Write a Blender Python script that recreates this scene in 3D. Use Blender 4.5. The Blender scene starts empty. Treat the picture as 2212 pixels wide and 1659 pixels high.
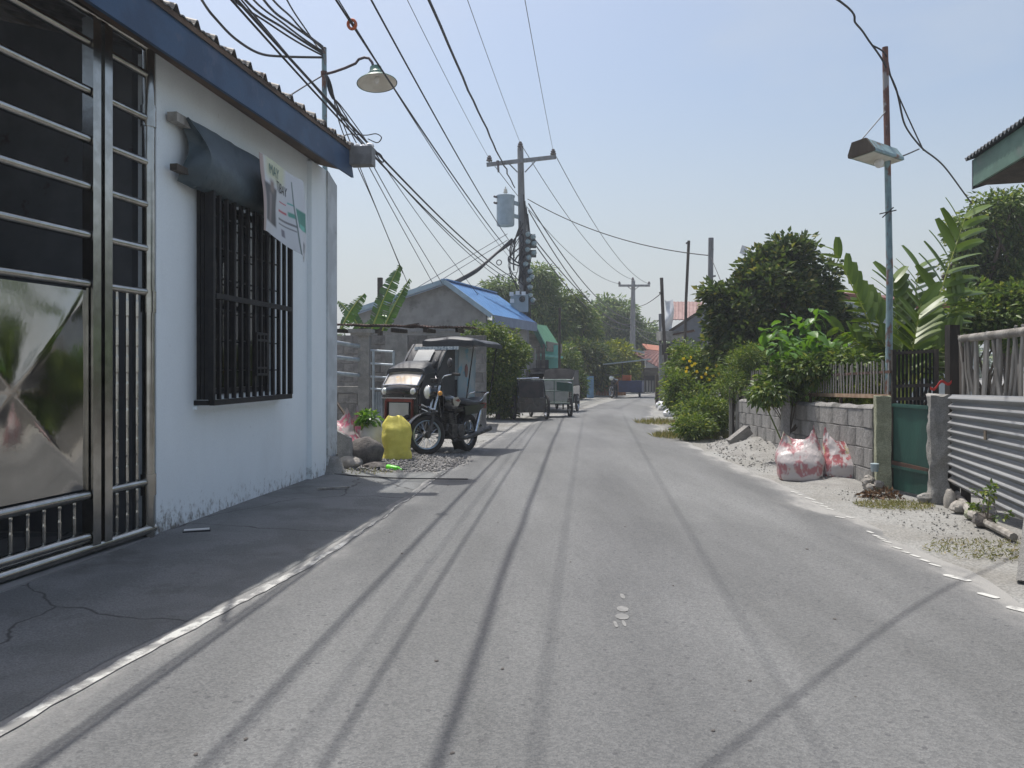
import bpy, math, random
import numpy as np
from mathutils import Vector, Matrix, noise
R = math.radians
random.seed(7); rng = np.random.default_rng(7)
V = Vector
scene = bpy.context.scene
COL = scene.collection

# ------------------------------------------------------------------ camera, sky, sun, exposure
CAM_H = 1.3
cd = bpy.data.cameras.new('camera'); cam = bpy.data.objects.new('camera', cd); COL.objects.link(cam)
cam.location = (0, 0, CAM_H); cam.rotation_euler = (R(90), 0, 0)
cd.sensor_width = 36; cd.lens = 27.42; cd.shift_y = -0.0156; cd.clip_end = 2000; cd.clip_start = 0.05
scene.camera = cam
SUN = V((-0.222, 0.307, 1.0)).normalized()
world = bpy.data.worlds.new('World'); scene.world = world; world.use_nodes = True
wn = world.node_tree; wn.nodes.clear()
sky = wn.nodes.new('ShaderNodeTexSky'); sky.sky_type = 'NISHITA'; sky.sun_disc = False
sky.sun_elevation = math.asin(SUN.z); sky.sun_rotation = math.atan2(SUN.x, SUN.y)
sky.air_density = 1.2; sky.dust_density = 3.9; sky.ozone_density = 1.0; sky.altitude = 20
bg = wn.nodes.new('ShaderNodeBackground'); bg.inputs['Strength'].default_value = 0.13
wo = wn.nodes.new('ShaderNodeOutputWorld')
# thin milky cirrus and the pale haze layer low in a humid sky, the same all round
wtc = wn.nodes.new('ShaderNodeTexCoord'); wmp = wn.nodes.new('ShaderNodeMapping'); wmp.inputs['Scale'].default_value = (1.2, 1.2, 3.2); wn.links.new(wtc.outputs['Generated'], wmp.inputs[0])
wnz = wn.nodes.new('ShaderNodeTexNoise'); wnz.inputs['Scale'].default_value = 2.4; wnz.inputs['Detail'].default_value = 7.; wnz.inputs['Roughness'].default_value = .55; wn.links.new(wmp.outputs[0], wnz.inputs[0])
wr = wn.nodes.new('ShaderNodeMapRange'); wr.interpolation_type = 'SMOOTHSTEP'; wr.inputs[1].default_value = .38; wr.inputs[2].default_value = .75; wr.inputs[4].default_value = .28; wn.links.new(wnz.outputs[0], wr.inputs[0])
wsx = wn.nodes.new('ShaderNodeSeparateXYZ'); wn.links.new(wtc.outputs['Generated'], wsx.inputs[0])
wz = wn.nodes.new('ShaderNodeMapRange'); wz.interpolation_type = 'SMOOTHSTEP'; wz.inputs[1].default_value = .38; wz.inputs[2].default_value = .0; wz.inputs[4].default_value = .75; wn.links.new(wsx.outputs[2], wz.inputs[0])
wmx = wn.nodes.new('ShaderNodeMath'); wmx.operation = 'MAXIMUM'; wn.links.new(wr.outputs[0], wmx.inputs[0]); wn.links.new(wz.outputs[0], wmx.inputs[1])
wmix = wn.nodes.new('ShaderNodeMix'); wmix.data_type = 'RGBA'; wn.links.new(wmx.outputs[0], wmix.inputs[0]); wn.links.new(sky.outputs[0], wmix.inputs[6]); wmix.inputs[7].default_value = (4.15, 4.45, 4.7, 1)
wn.links.new(wmix.outputs[2], bg.inputs[0]); wn.links.new(bg.outputs[0], wo.inputs[0])
sd = bpy.data.lights.new('sun', 'SUN'); sd.energy = 3.5; sd.angle = R(0.55); sd.color = (1.0, 0.965, 0.91)
sun = bpy.data.objects.new('sun', sd); COL.objects.link(sun); sun.location = (-20, 25, 60)
sun.rotation_euler = (-SUN).to_track_quat('-Z', 'Y').to_euler()
scene.view_settings.view_transform = 'Standard'; scene.view_settings.look = 'None'
scene.view_settings.exposure = 0.25; scene.view_settings.gamma = 1.0

# ------------------------------------------------------------------ helpers
F = 1685.0
def d(x, y, Y): return V(((x-1106)/F*Y, Y, CAM_H+(795-y)/F*Y))        # place on a sight line at a chosen distance
def g(x, y, z=0.0):                                                     # place on the ground
    Y = (CAM_H-z)*F/(y-795); return V(((x-1106)/F*Y, Y, z))
ORG = {}
class MB:
    def __init__(s): s.v = []; s.f = []; s.m = []; s.uv = None
    def add(s, v, f, mi=0):
        b = len(s.v); s.v += [tuple(p) for p in v]; s.f += [tuple(i+b for i in q) for q in f]; s.m += [mi]*len(f); return s
    def hexa(s, p, mi=0):
        return s.add(p, [(0,3,2,1),(4,5,6,7),(0,1,5,4),(1,2,6,5),(2,3,7,6),(3,0,4,7)], mi)
    def box(s, c, sz, rot=None, mi=0):
        x, y, z = sz[0]/2, sz[1]/2, sz[2]/2
        P = [V(q) for q in ((-x,-y,-z),(x,-y,-z),(x,y,-z),(-x,y,-z),(-x,-y,z),(x,-y,z),(x,y,z),(-x,y,z))]
        if rot is not None: P = [rot @ q for q in P]
        return s.hexa([q+V(c) for q in P], mi)
    def bar(s, a, b, w, h, up=(0,0,1), mi=0):
        a, b = V(a), V(b); dv = (b-a).normalized(); up = V(up)
        if abs(dv.dot(up)) > .98: up = V((0,1,0))
        sx = dv.cross(up).normalized(); uz = sx.cross(dv).normalized()
        P = []
        for q in (a, b):
            P.append([q-sx*w/2-uz*h/2, q+sx*w/2-uz*h/2, q+sx*w/2+uz*h/2, q-sx*w/2+uz*h/2])
        A, B = P
        return s.add(A+B, [(0,3,2,1),(4,5,6,7),(0,1,5,4),(1,2,6,5),(2,3,7,6),(3,0,4,7)], mi)
    def tube(s, pts, r, n=8, cap=True, mi=0, twist=None):
        pts = [V(p) for p in pts]; N = len(pts)
        if not hasattr(r, '__len__'): r = [r]*N
        t0 = (pts[1]-pts[0]).normalized(); ref = V((0,0,1)) if abs(t0.z) < .9 else V((0,1,0))
        nx = t0.cross(ref).normalized(); vs = []; fs = []
        for i, p in enumerate(pts):
            t = (pts[min(i+1,N-1)]-pts[max(i-1,0)]).normalized()
            nx = (nx-t*nx.dot(t)).normalized(); ny = t.cross(nx)
            for k in range(n):
                a = 2*math.pi*k/n; vs.append(p+(nx*math.cos(a)+ny*math.sin(a))*r[i])
        for i in range(N-1):
            for k in range(n):
                k2 = (k+1) % n; fs.append((i*n+k, i*n+k2, (i+1)*n+k2, (i+1)*n+k))
        if cap: fs += [tuple(range(n-1,-1,-1)), tuple(range((N-1)*n, N*n))]
        return s.add(vs, fs, mi)
    def lathe(s, prof, c=(0,0,0), n=16, axis=(0,0,1), mi=0, cap=True):
        q = V((0,0,1)).rotation_difference(V(axis)); vs = []; fs = []; M = len(prof)
        for (r, z) in prof:
            for k in range(n):
                a = 2*math.pi*k/n; vs.append(V(c)+q @ V((max(r,1e-4)*math.cos(a), max(r,1e-4)*math.sin(a), z)))
        for i in range(M-1):
            for k in range(n):
                k2 = (k+1) % n; fs.append((i*n+k, i*n+k2, (i+1)*n+k2, (i+1)*n+k))
        if cap: fs += [tuple(range(n-1,-1,-1)), tuple(range((M-1)*n, M*n))]
        return s.add(vs, fs, mi)
    def torus(s, c, axis, R0, r, n=32, m=8, mi=0, sq=1.0):
        q = V((0,0,1)).rotation_difference(V(axis)); vs = []; fs = []
        for i in range(n):
            a = 2*math.pi*i/n
            for k in range(m):
                b = 2*math.pi*k/m; rr = R0+r*math.cos(b)
                vs.append(V(c)+q @ V((rr*math.cos(a), rr*math.sin(a), r*sq*math.sin(b))))
        for i in range(n):
            for k in range(m):
                fs.append((i*m+k, ((i+1)%n)*m+k, ((i+1)%n)*m+(k+1)%m, i*m+(k+1)%m))
        return s.add(vs, fs, mi)
    def blob(s, c, r, n=14, amp=.0, freq=2.0, seed=0, mi=0, rot=None, p=1.0):
        vs = []; fs = []; m = n*2
        for i in range(n+1):
            th = math.pi*i/n
            for k in range(m):
                ph = 2*math.pi*k/m; u = V((math.sin(th)*math.cos(ph), math.sin(th)*math.sin(ph), math.cos(th)))
                w = V([math.copysign(abs(q)**p, q) for q in u])
                f = 1+amp*noise.noise(u*freq+V((seed*3.1, seed*1.7, 5.)))+amp*.4*noise.noise(u*freq*2.7+V((seed, 2., seed)))
                q = V((w.x*r[0]*f, w.y*r[1]*f, w.z*r[2]*f))
                if rot is not None: q = rot @ q
                vs.append(q+V(c))
        for i in range(n):
            for k in range(m):
                fs.append((i*m+k, (i+1)*m+k, (i+1)*m+(k+1)%m, i*m+(k+1)%m))
        return s.add(vs, fs, mi)
    def grid(s, fn, nu, nv, mi=0, closeu=False):
        vs = [fn(i/nu, j/nv) for j in range(nv+1) for i in range(nu+1)]; w = nu+1
        return s.add(vs, [(j*w+i, j*w+i+1, (j+1)*w+i+1, (j+1)*w+i) for j in range(nv) for i in range(nu)], mi)
    def slab(s, fn, nu, nv, off, mi=0):
        """a sheet fn(u,v) with real thickness: second skin displaced by off, edges closed"""
        off = V(off); w = nu+1
        A = [V(fn(i/nu, j/nv)) for j in range(nv+1) for i in range(nu+1)]; B = [p+off for p in A]; n = len(A)
        fs = []
        for j in range(nv):
            for i in range(nu):
                q = (j*w+i, j*w+i+1, (j+1)*w+i+1, (j+1)*w+i); fs.append(q); fs.append(tuple(k+n for k in reversed(q)))
        for i in range(nu):
            fs.append((i+1, i, n+i, n+i+1)); k = nv*w; fs.append((k+i, k+i+1, n+k+i+1, n+k+i))
        for j in range(nv):
            fs.append((j*w, (j+1)*w, n+(j+1)*w, n+j*w)); k = nu; fs.append(((j+1)*w+k, j*w+k, n+j*w+k, n+(j+1)*w+k))
        return s.add(A+B, fs, mi)
    def prism(s, poly, off, mi=0):
        off = V(off); A = [V(p) for p in poly]; n = len(A)
        return s.add(A+[p+off for p in A], [tuple(range(n-1,-1,-1)), tuple(range(n, 2*n))]+[(i, (i+1)%n, n+(i+1)%n, n+i) for i in range(n)], mi)

def mesh_of(mb, name, mats, off=V((0,0,0)), smooth=False):
    me = bpy.data.meshes.new(name)
    me.from_pydata([(p[0]-off.x, p[1]-off.y, p[2]-off.z) for p in mb.v], [], mb.f)
    mats = mats if isinstance(mats, (list, tuple)) else [mats]
    for m in mats: me.materials.append(m)
    if len(mats) > 1: me.polygons.foreach_set('material_index', mb.m)
    if smooth:
        me.polygons.foreach_set('use_smooth', [True]*len(me.polygons))
        me.set_sharp_from_angle(angle=R(38))
    me.update()
    return me
def tag(o, label=None, cat=None, group=None, kind=None):
    if label: o['label'] = label
    if cat: o['category'] = cat
    if group: o['group'] = group
    if kind: o['kind'] = kind
    return o
def thing(name, label, cat, loc=(0,0,0), group=None, rot=None, kind=None):
    """an Empty at the base of a thing; rot given = parts are built in its own frame, else in world coordinates"""
    o = bpy.data.objects.new(name, None); COL.objects.link(o); o.location = loc; o.empty_display_size = .2
    if rot is not None: o.rotation_euler = rot; ORG[o.name] = V((0,0,0))
    else: ORG[o.name] = V(loc)
    return tag(o, label, cat, group, kind)
def part(name, mb, mat, parent, smooth=False, label=None, kind=None):
    off = ORG[parent.name]; me = mesh_of(mb, name, mat, off, smooth)
    o = bpy.data.objects.new(name, me); COL.objects.link(o); o.parent = parent; ORG[o.name] = off
    return tag(o, label, None, None, kind)
def single(name, label, cat, mb, mat, loc=(0,0,0), smooth=False, group=None, kind=None):
    loc = V(loc); me = mesh_of(mb, name, mat, loc, smooth); o = bpy.data.objects.new(name, me); COL.objects.link(o); o.location = loc
    ORG[o.name] = loc
    return tag(o, label, cat, group, kind)
def inst(name, me, parent, loc, rot=(0,0,0), scale=(1,1,1)):
    o = bpy.data.objects.new(name, me); COL.objects.link(o); o.parent = parent
    o.location = V(loc)-ORG[parent.name]; o.rotation_euler = rot; o.scale = scale; ORG[o.name] = V(loc); return o
def np_mesh(name, verts, faces, mat, off=V((0,0,0))):
    """numpy mesh: verts (n,3), faces (m,k) all with k corners"""
    me = bpy.data.meshes.new(name); verts = np.asarray(verts, np.float32)-np.array(off, np.float32)
    m, k = faces.shape
    me.vertices.add(len(verts)); me.vertices.foreach_set('co', verts.ravel())
    me.loops.add(m*k); me.loops.foreach_set('vertex_index', faces.astype(np.int32).ravel())
    me.polygons.add(m); me.polygons.foreach_set('loop_start', np.arange(0, m*k, k, dtype=np.int32))
    me.materials.append(mat); me.update(calc_edges=True); me.validate(); return me

# ------------------------------------------------------------------ materials
def rgb(c): return (c[0], c[1], c[2], 1.0)
def M(name, c1, c2=None, scale=6., rough=.8, metal=0., bump=0., bscale=60., ramp=(.38,.62), stretch=None, var=0., spec=.5,
      stain=None, sscale=3., sramp=(.55,.7), fine=0., fscale=150., coat=0., dirt=None):
    m = bpy.data.materials.new(name); m.use_nodes = True; nt = m.node_tree; N = nt.nodes; L = nt.links
    b = N['Principled BSDF']; b.inputs['Roughness'].default_value = rough; b.inputs['Metallic'].default_value = metal
    b.inputs['Specular IOR Level'].default_value = spec
    if coat: b.inputs['Coat Weight'].default_value = coat; b.inputs['Coat Roughness'].default_value = .08
    tc = N.new('ShaderNodeTexCoord'); mp = N.new('ShaderNodeMapping'); L.new(tc.outputs['Object'], mp.inputs[0])
    if stretch: mp.inputs['Scale'].default_value = stretch
    def nz(sc, det=4., rough_=.55):
        n = N.new('ShaderNodeTexNoise'); n.inputs['Scale'].default_value = sc; n.inputs['Detail'].default_value = det
        n.inputs['Roughness'].default_value = rough_; L.new(mp.outputs[0], n.inputs['Vector']); return n
    def rp(src, a, b_):
        r = N.new('ShaderNodeMapRange'); r.interpolation_type = 'SMOOTHSTEP'; r.inputs[1].default_value = a; r.inputs[2].default_value = b_
        L.new(src, r.inputs[0]); return r
    def mix(fac, a, b_, mode='MIX'):
        x = N.new('ShaderNodeMix'); x.data_type = 'RGBA'; x.blend_type = mode
        if isinstance(fac, float): x.inputs[0].default_value = fac
        else: L.new(fac, x.inputs[0])
        for i, q in ((6, a), (7, b_)):
            if isinstance(q, tuple): x.inputs[i].default_value = q
            else: L.new(q, x.inputs[i])
        return x.outputs[2]
    out = rgb(c1)
    if c2: out = mix(rp(nz(scale).outputs[0], *ramp).outputs[0], rgb(c1), rgb(c2))
    if stain: out = mix(rp(nz(sscale, 6., .65).outputs[0], *sramp).outputs[0], out, rgb(stain))
    if dirt:                                                    # (colour, z0, z1): splash dirt that sits low on the piece
        sx = N.new('ShaderNodeSeparateXYZ'); ge = N.new('ShaderNodeNewGeometry'); L.new(ge.outputs['Position'], sx.inputs[0])
        hz = N.new('ShaderNodeMapRange'); hz.inputs[1].default_value = dirt[2]; hz.inputs[2].default_value = dirt[1]; L.new(sx.outputs[2], hz.inputs[0])
        yy = N.new('ShaderNodeMapRange'); yy.inputs[1].default_value = 6.0; yy.inputs[2].default_value = 7.0; yy.inputs[3].default_value = 1.15; yy.inputs[4].default_value = .72; L.new(sx.outputs[1], yy.inputs[0])
        hy = N.new('ShaderNodeMath'); hy.operation = 'MULTIPLY'; L.new(hz.outputs[0], hy.inputs[0]); L.new(yy.outputs[0], hy.inputs[1]); hz = hy
        n = N.new('ShaderNodeTexNoise'); n.inputs['Scale'].default_value = 9.; n.inputs['Detail'].default_value = 8.; n.inputs['Roughness'].default_value = .7
        mp2 = N.new('ShaderNodeMapping'); mp2.inputs['Scale'].default_value = (2.2,2.2,1.5); L.new(ge.outputs['Position'], mp2.inputs[0]); L.new(mp2.outputs[0], n.inputs[0])
        ad = N.new('ShaderNodeMath'); ad.operation = 'ADD'; L.new(n.outputs[0], ad.inputs[0])
        mu = N.new('ShaderNodeMath'); mu.operation = 'MULTIPLY'; mu.inputs[1].default_value = .32; L.new(hz.outputs[0], mu.inputs[0]); L.new(mu.outputs[0], ad.inputs[1])
        out = mix(rp(ad.outputs[0], .62, .90).outputs[0], out, rgb(dirt[0]))
    if fine:
        r = rp(nz(fscale, 2.).outputs[0], .3, .7); r.inputs[3].default_value = 1-fine; r.inputs[4].default_value = 1+fine
        cmb = N.new('ShaderNodeCombineColor'); [L.new(r.outputs[0], cmb.inputs[i]) for i in range(3)]
        out = mix(1.0, out, cmb.outputs[0], 'MULTIPLY')
    if var:
        oi = N.new('ShaderNodeObjectInfo'); r = N.new('ShaderNodeMapRange'); r.inputs[3].default_value = 1-var; r.inputs[4].default_value = 1+var
        L.new(oi.outputs['Random'], r.inputs[0]); cmb = N.new('ShaderNodeCombineColor'); [L.new(r.outputs[0], cmb.inputs[i]) for i in range(3)]
        out = mix(1.0, out, cmb.outputs[0], 'MULTIPLY')
    if isinstance(out, tuple): b.inputs['Base Color'].default_value = out
    else: L.new(out, b.inputs['Base Color'])
    if bump:
        bn = N.new('ShaderNodeBump'); bn.inputs['Strength'].default_value = bump; bn.inputs['Distance'].default_value = .02
        L.new(nz(bscale, 6., .6).outputs[0], bn.inputs['Height']); L.new(bn.outputs[0], b.inputs['Normal'])
    return m
def leafmat(name, c1, c2, c3=None, rough=.45, trans=.35, spec=.4):
    m = bpy.data.materials.new(name); m.use_nodes = True; nt = m.node_tree; N = nt.nodes; L = nt.links
    b = N['Principled BSDF']; b.inputs['Roughness'].default_value = rough; b.inputs['Specular IOR Level'].default_value = spec
    ge = N.new('ShaderNodeNewGeometry'); cr = N.new('ShaderNodeValToRGB'); e = cr.color_ramp.elements
    e[0].color = rgb(c1); e[1].color = rgb(c2); e[0].position = .1; e[1].position = .8
    if c3: x = e.new(.97); x.color = rgb(c3)
    L.new(ge.outputs['Random Per Island'], cr.inputs[0]); L.new(cr.outputs[0], b.inputs['Base Color'])
    t = N.new('ShaderNodeBsdfTranslucent'); mx = N.new('ShaderNodeMixShader'); mx.inputs[0].default_value = trans
    hs = N.new('ShaderNodeHueSaturation'); hs.inputs['Saturation'].default_value = 1.15; hs.inputs['Value'].default_value = 1.5; hs.inputs['Hue'].default_value = .485
    L.new(cr.outputs[0], hs.inputs['Color']); L.new(hs.outputs[0], t.inputs[0])
    L.new(b.outputs[0], mx.inputs[1]); L.new(t.outputs[0], mx.inputs[2]); L.new(mx.outputs[0], N['Material Output'].inputs[0])
    return m
MAT = dict(
 concrete=M('concrete', (.30,.29,.27), (.22,.215,.2), 5, .9, bump=.5, bscale=45, stain=(.13,.125,.115), sscale=2.2, fine=.18, fscale=90),
 block=M('hollow_block', (.30,.285,.265), (.22,.21,.2), 7, .95, bump=.9, bscale=70, var=.16, fine=.22, fscale=120, stain=(.12,.115,.1), sscale=3, sramp=(.56,.72)),
 blockdark=M('stained_block', (.30,.29,.275), (.23,.222,.21), 6, .95, bump=1., bscale=40, var=.07, fine=.2, fscale=110, stain=(.10,.097,.09), sscale=2.2, stretch=(1,1,.35), sramp=(.5,.68)),
 mortar=M('mortar', (.27,.26,.245), (.20,.192,.18), 20, .95, bump=.7, bscale=90),
 plaster=M('white_plaster', (.86,.92,.94), (.83,.89,.91), 2.5, .75, bump=.12, bscale=120, stretch=(1,1,.4), stain=(.75,.79,.80), sscale=2.2, sramp=(.5,.9), fine=.04, fscale=200, dirt=((.20,.185,.16), .0, .32)),
 grimeplaster=M('grimy_white_plaster', (.60,.635,.65), (.5,.53,.54), 4, .8, bump=.25, bscale=80, stain=(.3,.29,.27), sscale=5, sramp=(.6,.75), dirt=((.16,.145,.125), .05, .75)),
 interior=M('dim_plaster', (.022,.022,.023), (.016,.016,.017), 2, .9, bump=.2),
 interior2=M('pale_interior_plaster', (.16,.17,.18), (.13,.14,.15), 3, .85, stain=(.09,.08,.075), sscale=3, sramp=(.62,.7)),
 bluepaint=M('blue_paint', (.03,.078,.16), (.022,.058,.125), 3, .55, bump=.1, stain=(.06,.09,.16), sscale=4, fine=.08),
 soffit=M('brown_soffit', (.16,.105,.07), (.09,.06,.042), 4, .85, bump=.3, stretch=(1,.3,1)),
 roofgrey=M('weathered_roof_sheet', (.20,.185,.17), (.12,.11,.1), 5, .6, metal=.25, bump=.2, stain=(.17,.10,.06), sscale=3, sramp=(.55,.75)),
 gutter=M('grey_gutter_metal', (.24,.235,.23), (.17,.165,.16), 6, .55, metal=.3, bump=.2, bscale=20),
 chrome=M('stainless_tube', (.50,.485,.45), (.40,.385,.35), 8, .2, metal=1., bump=.04, bscale=10),
 mirror=M('polished_steel', (.43,.42,.40), (.38,.37,.35), 3, .07, metal=1., bump=.05, bscale=3),
 blackiron=M('black_iron', (.011,.011,.013), (.018,.017,.017), 12, .6, spec=.3, bump=.2, bscale=80, stain=(.045,.03,.025), sscale=9, sramp=(.68,.76)),
 tarp=M('grey_tarpaulin', (.062,.09,.105), (.046,.068,.08), 4, .5, bump=.35, bscale=14, stain=(.09,.11,.115), sscale=5, sramp=(.6,.8)),
 wood=M('weathered_wood', (.17,.135,.10), (.09,.072,.055), 5, .85, bump=.5, bscale=30, stretch=(1,1,.2), var=.2),
 greywood=M('grey_wood', (.34,.32,.29), (.19,.175,.155), 9, .9, bump=.6, bscale=40, stretch=(1,1,.15), var=.22),
 darkwood=M('dark_wood', (.085,.07,.057), (.045,.038,.032), 6, .85, bump=.5, bscale=30, stretch=(1,1,.2), var=.25),
 galv=M('galvanised_pipe', (.42,.47,.50), (.33,.37,.40), 8, .45, metal=.6, bump=.1, stain=(.25,.2,.16), sscale=6, sramp=(.65,.75)),
 pipepaint=M('peeling_blue_pipe', (.27,.38,.40), (.19,.27,.29), 14, .6, metal=.2, bump=.3, stain=(.22,.11,.075), sscale=7, sramp=(.5,.6), stretch=(1,1,.5)),
 rustpipe=M('rusty_pipe', (.20,.095,.07), (.13,.07,.06), 14, .75, metal=.2, bump=.4, stain=(.32,.30,.29), sscale=9, sramp=(.55,.62), stretch=(1,1,.4)),
 rust=M('rusty_sheet', (.11,.058,.04), (.06,.038,.03), 3, .85, metal=.1, bump=.4, bscale=30, stain=(.28,.25,.22), sscale=2.5, sramp=(.62,.72)),
 corr=M('corrugated_zinc', (.30,.305,.305), (.24,.243,.243), 3, .45, metal=.35, bump=.12, stain=(.24,.20,.165), sscale=3.5, sramp=(.6,.78), stretch=(1,.35,1)),
 greengate=M('green_steel_sheet', (.022,.082,.062), (.016,.06,.047), 4, .5, bump=.15, stain=(.09,.17,.145), sscale=6, sramp=(.62,.8), stretch=(1,1,.3)),
 mossy=M('mossy_concrete', (.33,.34,.24), (.24,.25,.17), 6, .92, bump=.9, bscale=40, stain=(.15,.16,.10), sscale=5, fine=.2, fscale=90),
 rubber=M('tyre_rubber', (.022,.022,.023), (.035,.033,.031), 20, .85, bump=.2, bscale=120),
 rim=M('chrome_rim', (.68,.70,.72), (.55,.57,.6), 20, .18, metal=1.),
 blueRim=M('pale_rim', (.42,.52,.60), (.36,.45,.52), 20, .3, metal=.7),
 blackpaint=M('black_gloss_paint', (.014,.016,.018), (.022,.024,.026), 6, .22, coat=.6, stain=(.06,.055,.05), sscale=7, sramp=(.6,.8)),
 vinyl=M('black_vinyl', (.026,.029,.034), (.04,.044,.05), 5, .48, bump=.25, bscale=9),
 roofvinyl=M('dusty_black_vinyl', (.055,.06,.068), (.085,.09,.098), 4, .55, bump=.3, bscale=7),
 engine=M('grimy_alloy', (.12,.115,.11), (.05,.048,.046), 14, .5, metal=.6, bump=.4, bscale=50),
 lens=M('lamp_lens', (.78,.80,.76), (.68,.70,.66), 30, .08, metal=.35, bump=.3, bscale=50),
 amber=M('amber_lens', (.75,.33,.04), None, rough=.15, coat=.5),
 redpaint=M('red_paint', (.24,.05,.035), (.17,.04,.03), 7, .4, stain=(.2,.12,.09), sscale=8, sramp=(.6,.7)),
 palepanel=M('brushed_panel', (.62,.60,.56), (.55,.50,.42), 5, .3, metal=.55, stain=(.6,.42,.22), sscale=3.2, sramp=(.56,.66)),
 bluepanel=M('faded_blue_panel', (.27,.35,.38), (.34,.38,.39), 4, .6, stain=(.15,.33,.43), sscale=4.5, sramp=(.56,.64), bump=.1),
 windowpane=M('foggy_plastic_window', (.50,.51,.50), (.42,.43,.42), 4, .3),
 trim=M('silver_trim', (.62,.68,.72), (.3,.36,.42), 40, .3, metal=.6),
 yellow=M('yellow_woven_sack', (.70,.62,.12), (.62,.54,.09), 6, .6, bump=.35, bscale=16, stain=(.42,.37,.11), sscale=5, sramp=(.55,.75), fine=.08, fscale=220),
 stone=M('grey_stone', (.15,.135,.125), (.10,.092,.086), 9, .92, bump=.7, bscale=40, fine=.25, fscale=120),
 palestone=M('pale_stone', (.36,.335,.30), (.27,.25,.225), 7, .92, bump=.6, bscale=30, fine=.15, var=.2),
 gravel=M('gravel_stone', (.27,.26,.25), (.20,.195,.19), 30, .95, bump=.3),
 lime=M('lime_green_plastic', (.16,.75,.03), (.12,.6,.03), 8, .3, bump=.3, bscale=20),
 bark=M('bark', (.14,.115,.09), (.08,.066,.052), 8, .95, bump=.9, bscale=25, stretch=(1,1,.3)),
 stemgreen=M('green_stem', (.16,.22,.06), (.12,.17,.05), 6, .6),
 pole=M('weathered_pole_concrete', (.24,.245,.25), (.17,.172,.175), 5, .9, bump=.4, bscale=40, stretch=(1,1,.2), stain=(.11,.105,.10), sscale=3),
 transformer=M('transformer_grey_paint', (.33,.40,.44), (.29,.355,.39), 5, .45, bump=.05, stain=(.2,.23,.25), sscale=5, sramp=(.65,.8)),
 porcelain=M('brown_porcelain', (.11,.09,.09), (.08,.065,.065), 6, .25),
 cable=M('black_cable', (.022,.022,.026), (.035,.034,.036), 6, .6),
 alu=M('bare_wire', (.15,.155,.16), (.11,.115,.12), 6, .5, metal=.6),
 glass=M('meter_glass', (.26,.34,.34), (.18,.23,.23), 20, .08, coat=.8),
 lampgreen=M('green_enamel', (.035,.14,.11), (.03,.11,.085), 9, .4, bump=.05, stain=(.2,.22,.2), sscale=10, sramp=(.65,.72)),
 lampwhite=M('white_enamel', (.72,.70,.63), (.62,.59,.52), 7, .45, stain=(.35,.30,.22), sscale=8, sramp=(.66,.76)),
 armpurple=M('oxide_pipe', (.10,.065,.075), (.075,.05,.055), 12, .6, bump=.2),
 fixture=M('faded_teal_fixture', (.28,.40,.40), (.22,.31,.31), 8, .55, stain=(.22,.12,.07), sscale=7, sramp=(.56,.64)),
 bulb=M('frosted_bulb', (.8,.79,.76), None, rough=.25),
 greenfascia=M('pale_green_fascia', (.115,.20,.155), (.09,.16,.125), 4, .6, stain=(.14,.17,.15), sscale=4, sramp=(.55,.7)),
 darkedge=M('dark_roof_edge', (.06,.07,.08), (.045,.05,.055), 5, .6),
 blueroof=M('blue_roof_sheet', (.12,.27,.52), (.10,.235,.46), 3, .4, metal=.1, stain=(.10,.20,.43), sscale=2, sramp=(.5,.8)),
 bluefascia=M('slate_blue_fascia', (.16,.21,.30), (.13,.17,.25), 3, .6),
 greycement=M('grey_cement_render', (.27,.268,.262), (.215,.212,.207), 2.5, .92, bump=.35, bscale=30, stain=(.13,.128,.125), sscale=1.3),
 greenroof=M('green_roof_sheet', (.10,.27,.14), (.08,.22,.115), 3, .5, metal=.1),
 turquoise=M('turquoise_wall', (.19,.46,.41), (.16,.40,.36), 3, .75, stain=(.11,.26,.24), sscale=3),
 planks=M('old_planks', (.21,.19,.165), (.13,.115,.10), 6, .9, bump=.5, stretch=(.3,.3,1), var=.25),
 orangefence=M('orange_brown_boards', (.30,.125,.045), (.21,.085,.035), 4, .8, var=.15),
 bluepost=M('faded_blue_board', (.18,.31,.46), (.13,.23,.36), 5, .7, stain=(.3,.33,.33), sscale=5),
 redroof=M('red_oxide_roof', (.18,.068,.048), (.13,.052,.04), 4, .65, stain=(.13,.06,.05), sscale=3),
 orangeroof=M('orange_roof', (.36,.13,.07), (.28,.10,.055), 4, .7),
 pinkroof=M('faded_pink_roof', (.34,.22,.20), (.28,.17,.155), 3, .6, stain=(.2,.12,.10), sscale=4),
 whitesheet=M('white_sheet', (.72,.73,.74), (.66,.67,.68), 3, .4),
 redsign=M('dark_red_sign', (.18,.02,.025), (.13,.018,.02), 6, .5),
 whitepaint=M('white_paint', (.75,.75,.73), (.68,.68,.66), 8, .5),
 mattblack=M('dull_black_cloth', (.018,.019,.021), (.03,.03,.032), 4, .9, spec=.15, bump=.3, bscale=9),
 blackplate=M('black_plastic', (.02,.02,.025), None, rough=.5),
 greencart=M('pale_green_cart_paint', (.20,.26,.23), (.15,.2,.175), 8, .5, metal=.2, stain=(.16,.1,.07), sscale=7, sramp=(.62,.72)),
 meshwire=M('wire_mesh', (.42,.43,.42), (.34,.35,.34), 8, .5, metal=.4),
 orange=M('orange_plastic', (.62,.13,.03), (.5,.11,.03), 6, .5),
 bluebox=M('navy_box_paint', (.035,.05,.12), (.03,.04,.09), 5, .5),
 petal=leafmat('yellow_petal', (.75,.55,.02), (.85,.66,.04), None, .5, .3),
 sand=M('sand', (.285,.28,.265), (.235,.229,.215), 5, .97, bump=.6, bscale=70, fine=.2, fscale=120),
 redtape=M('red_plastic_tape', (.55,.05,.04), None, rough=.45),
 leaf_dark=leafmat('dark_leaf', (.034,.062,.02), (.08,.122,.034), (.19,.19,.05)),
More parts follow.
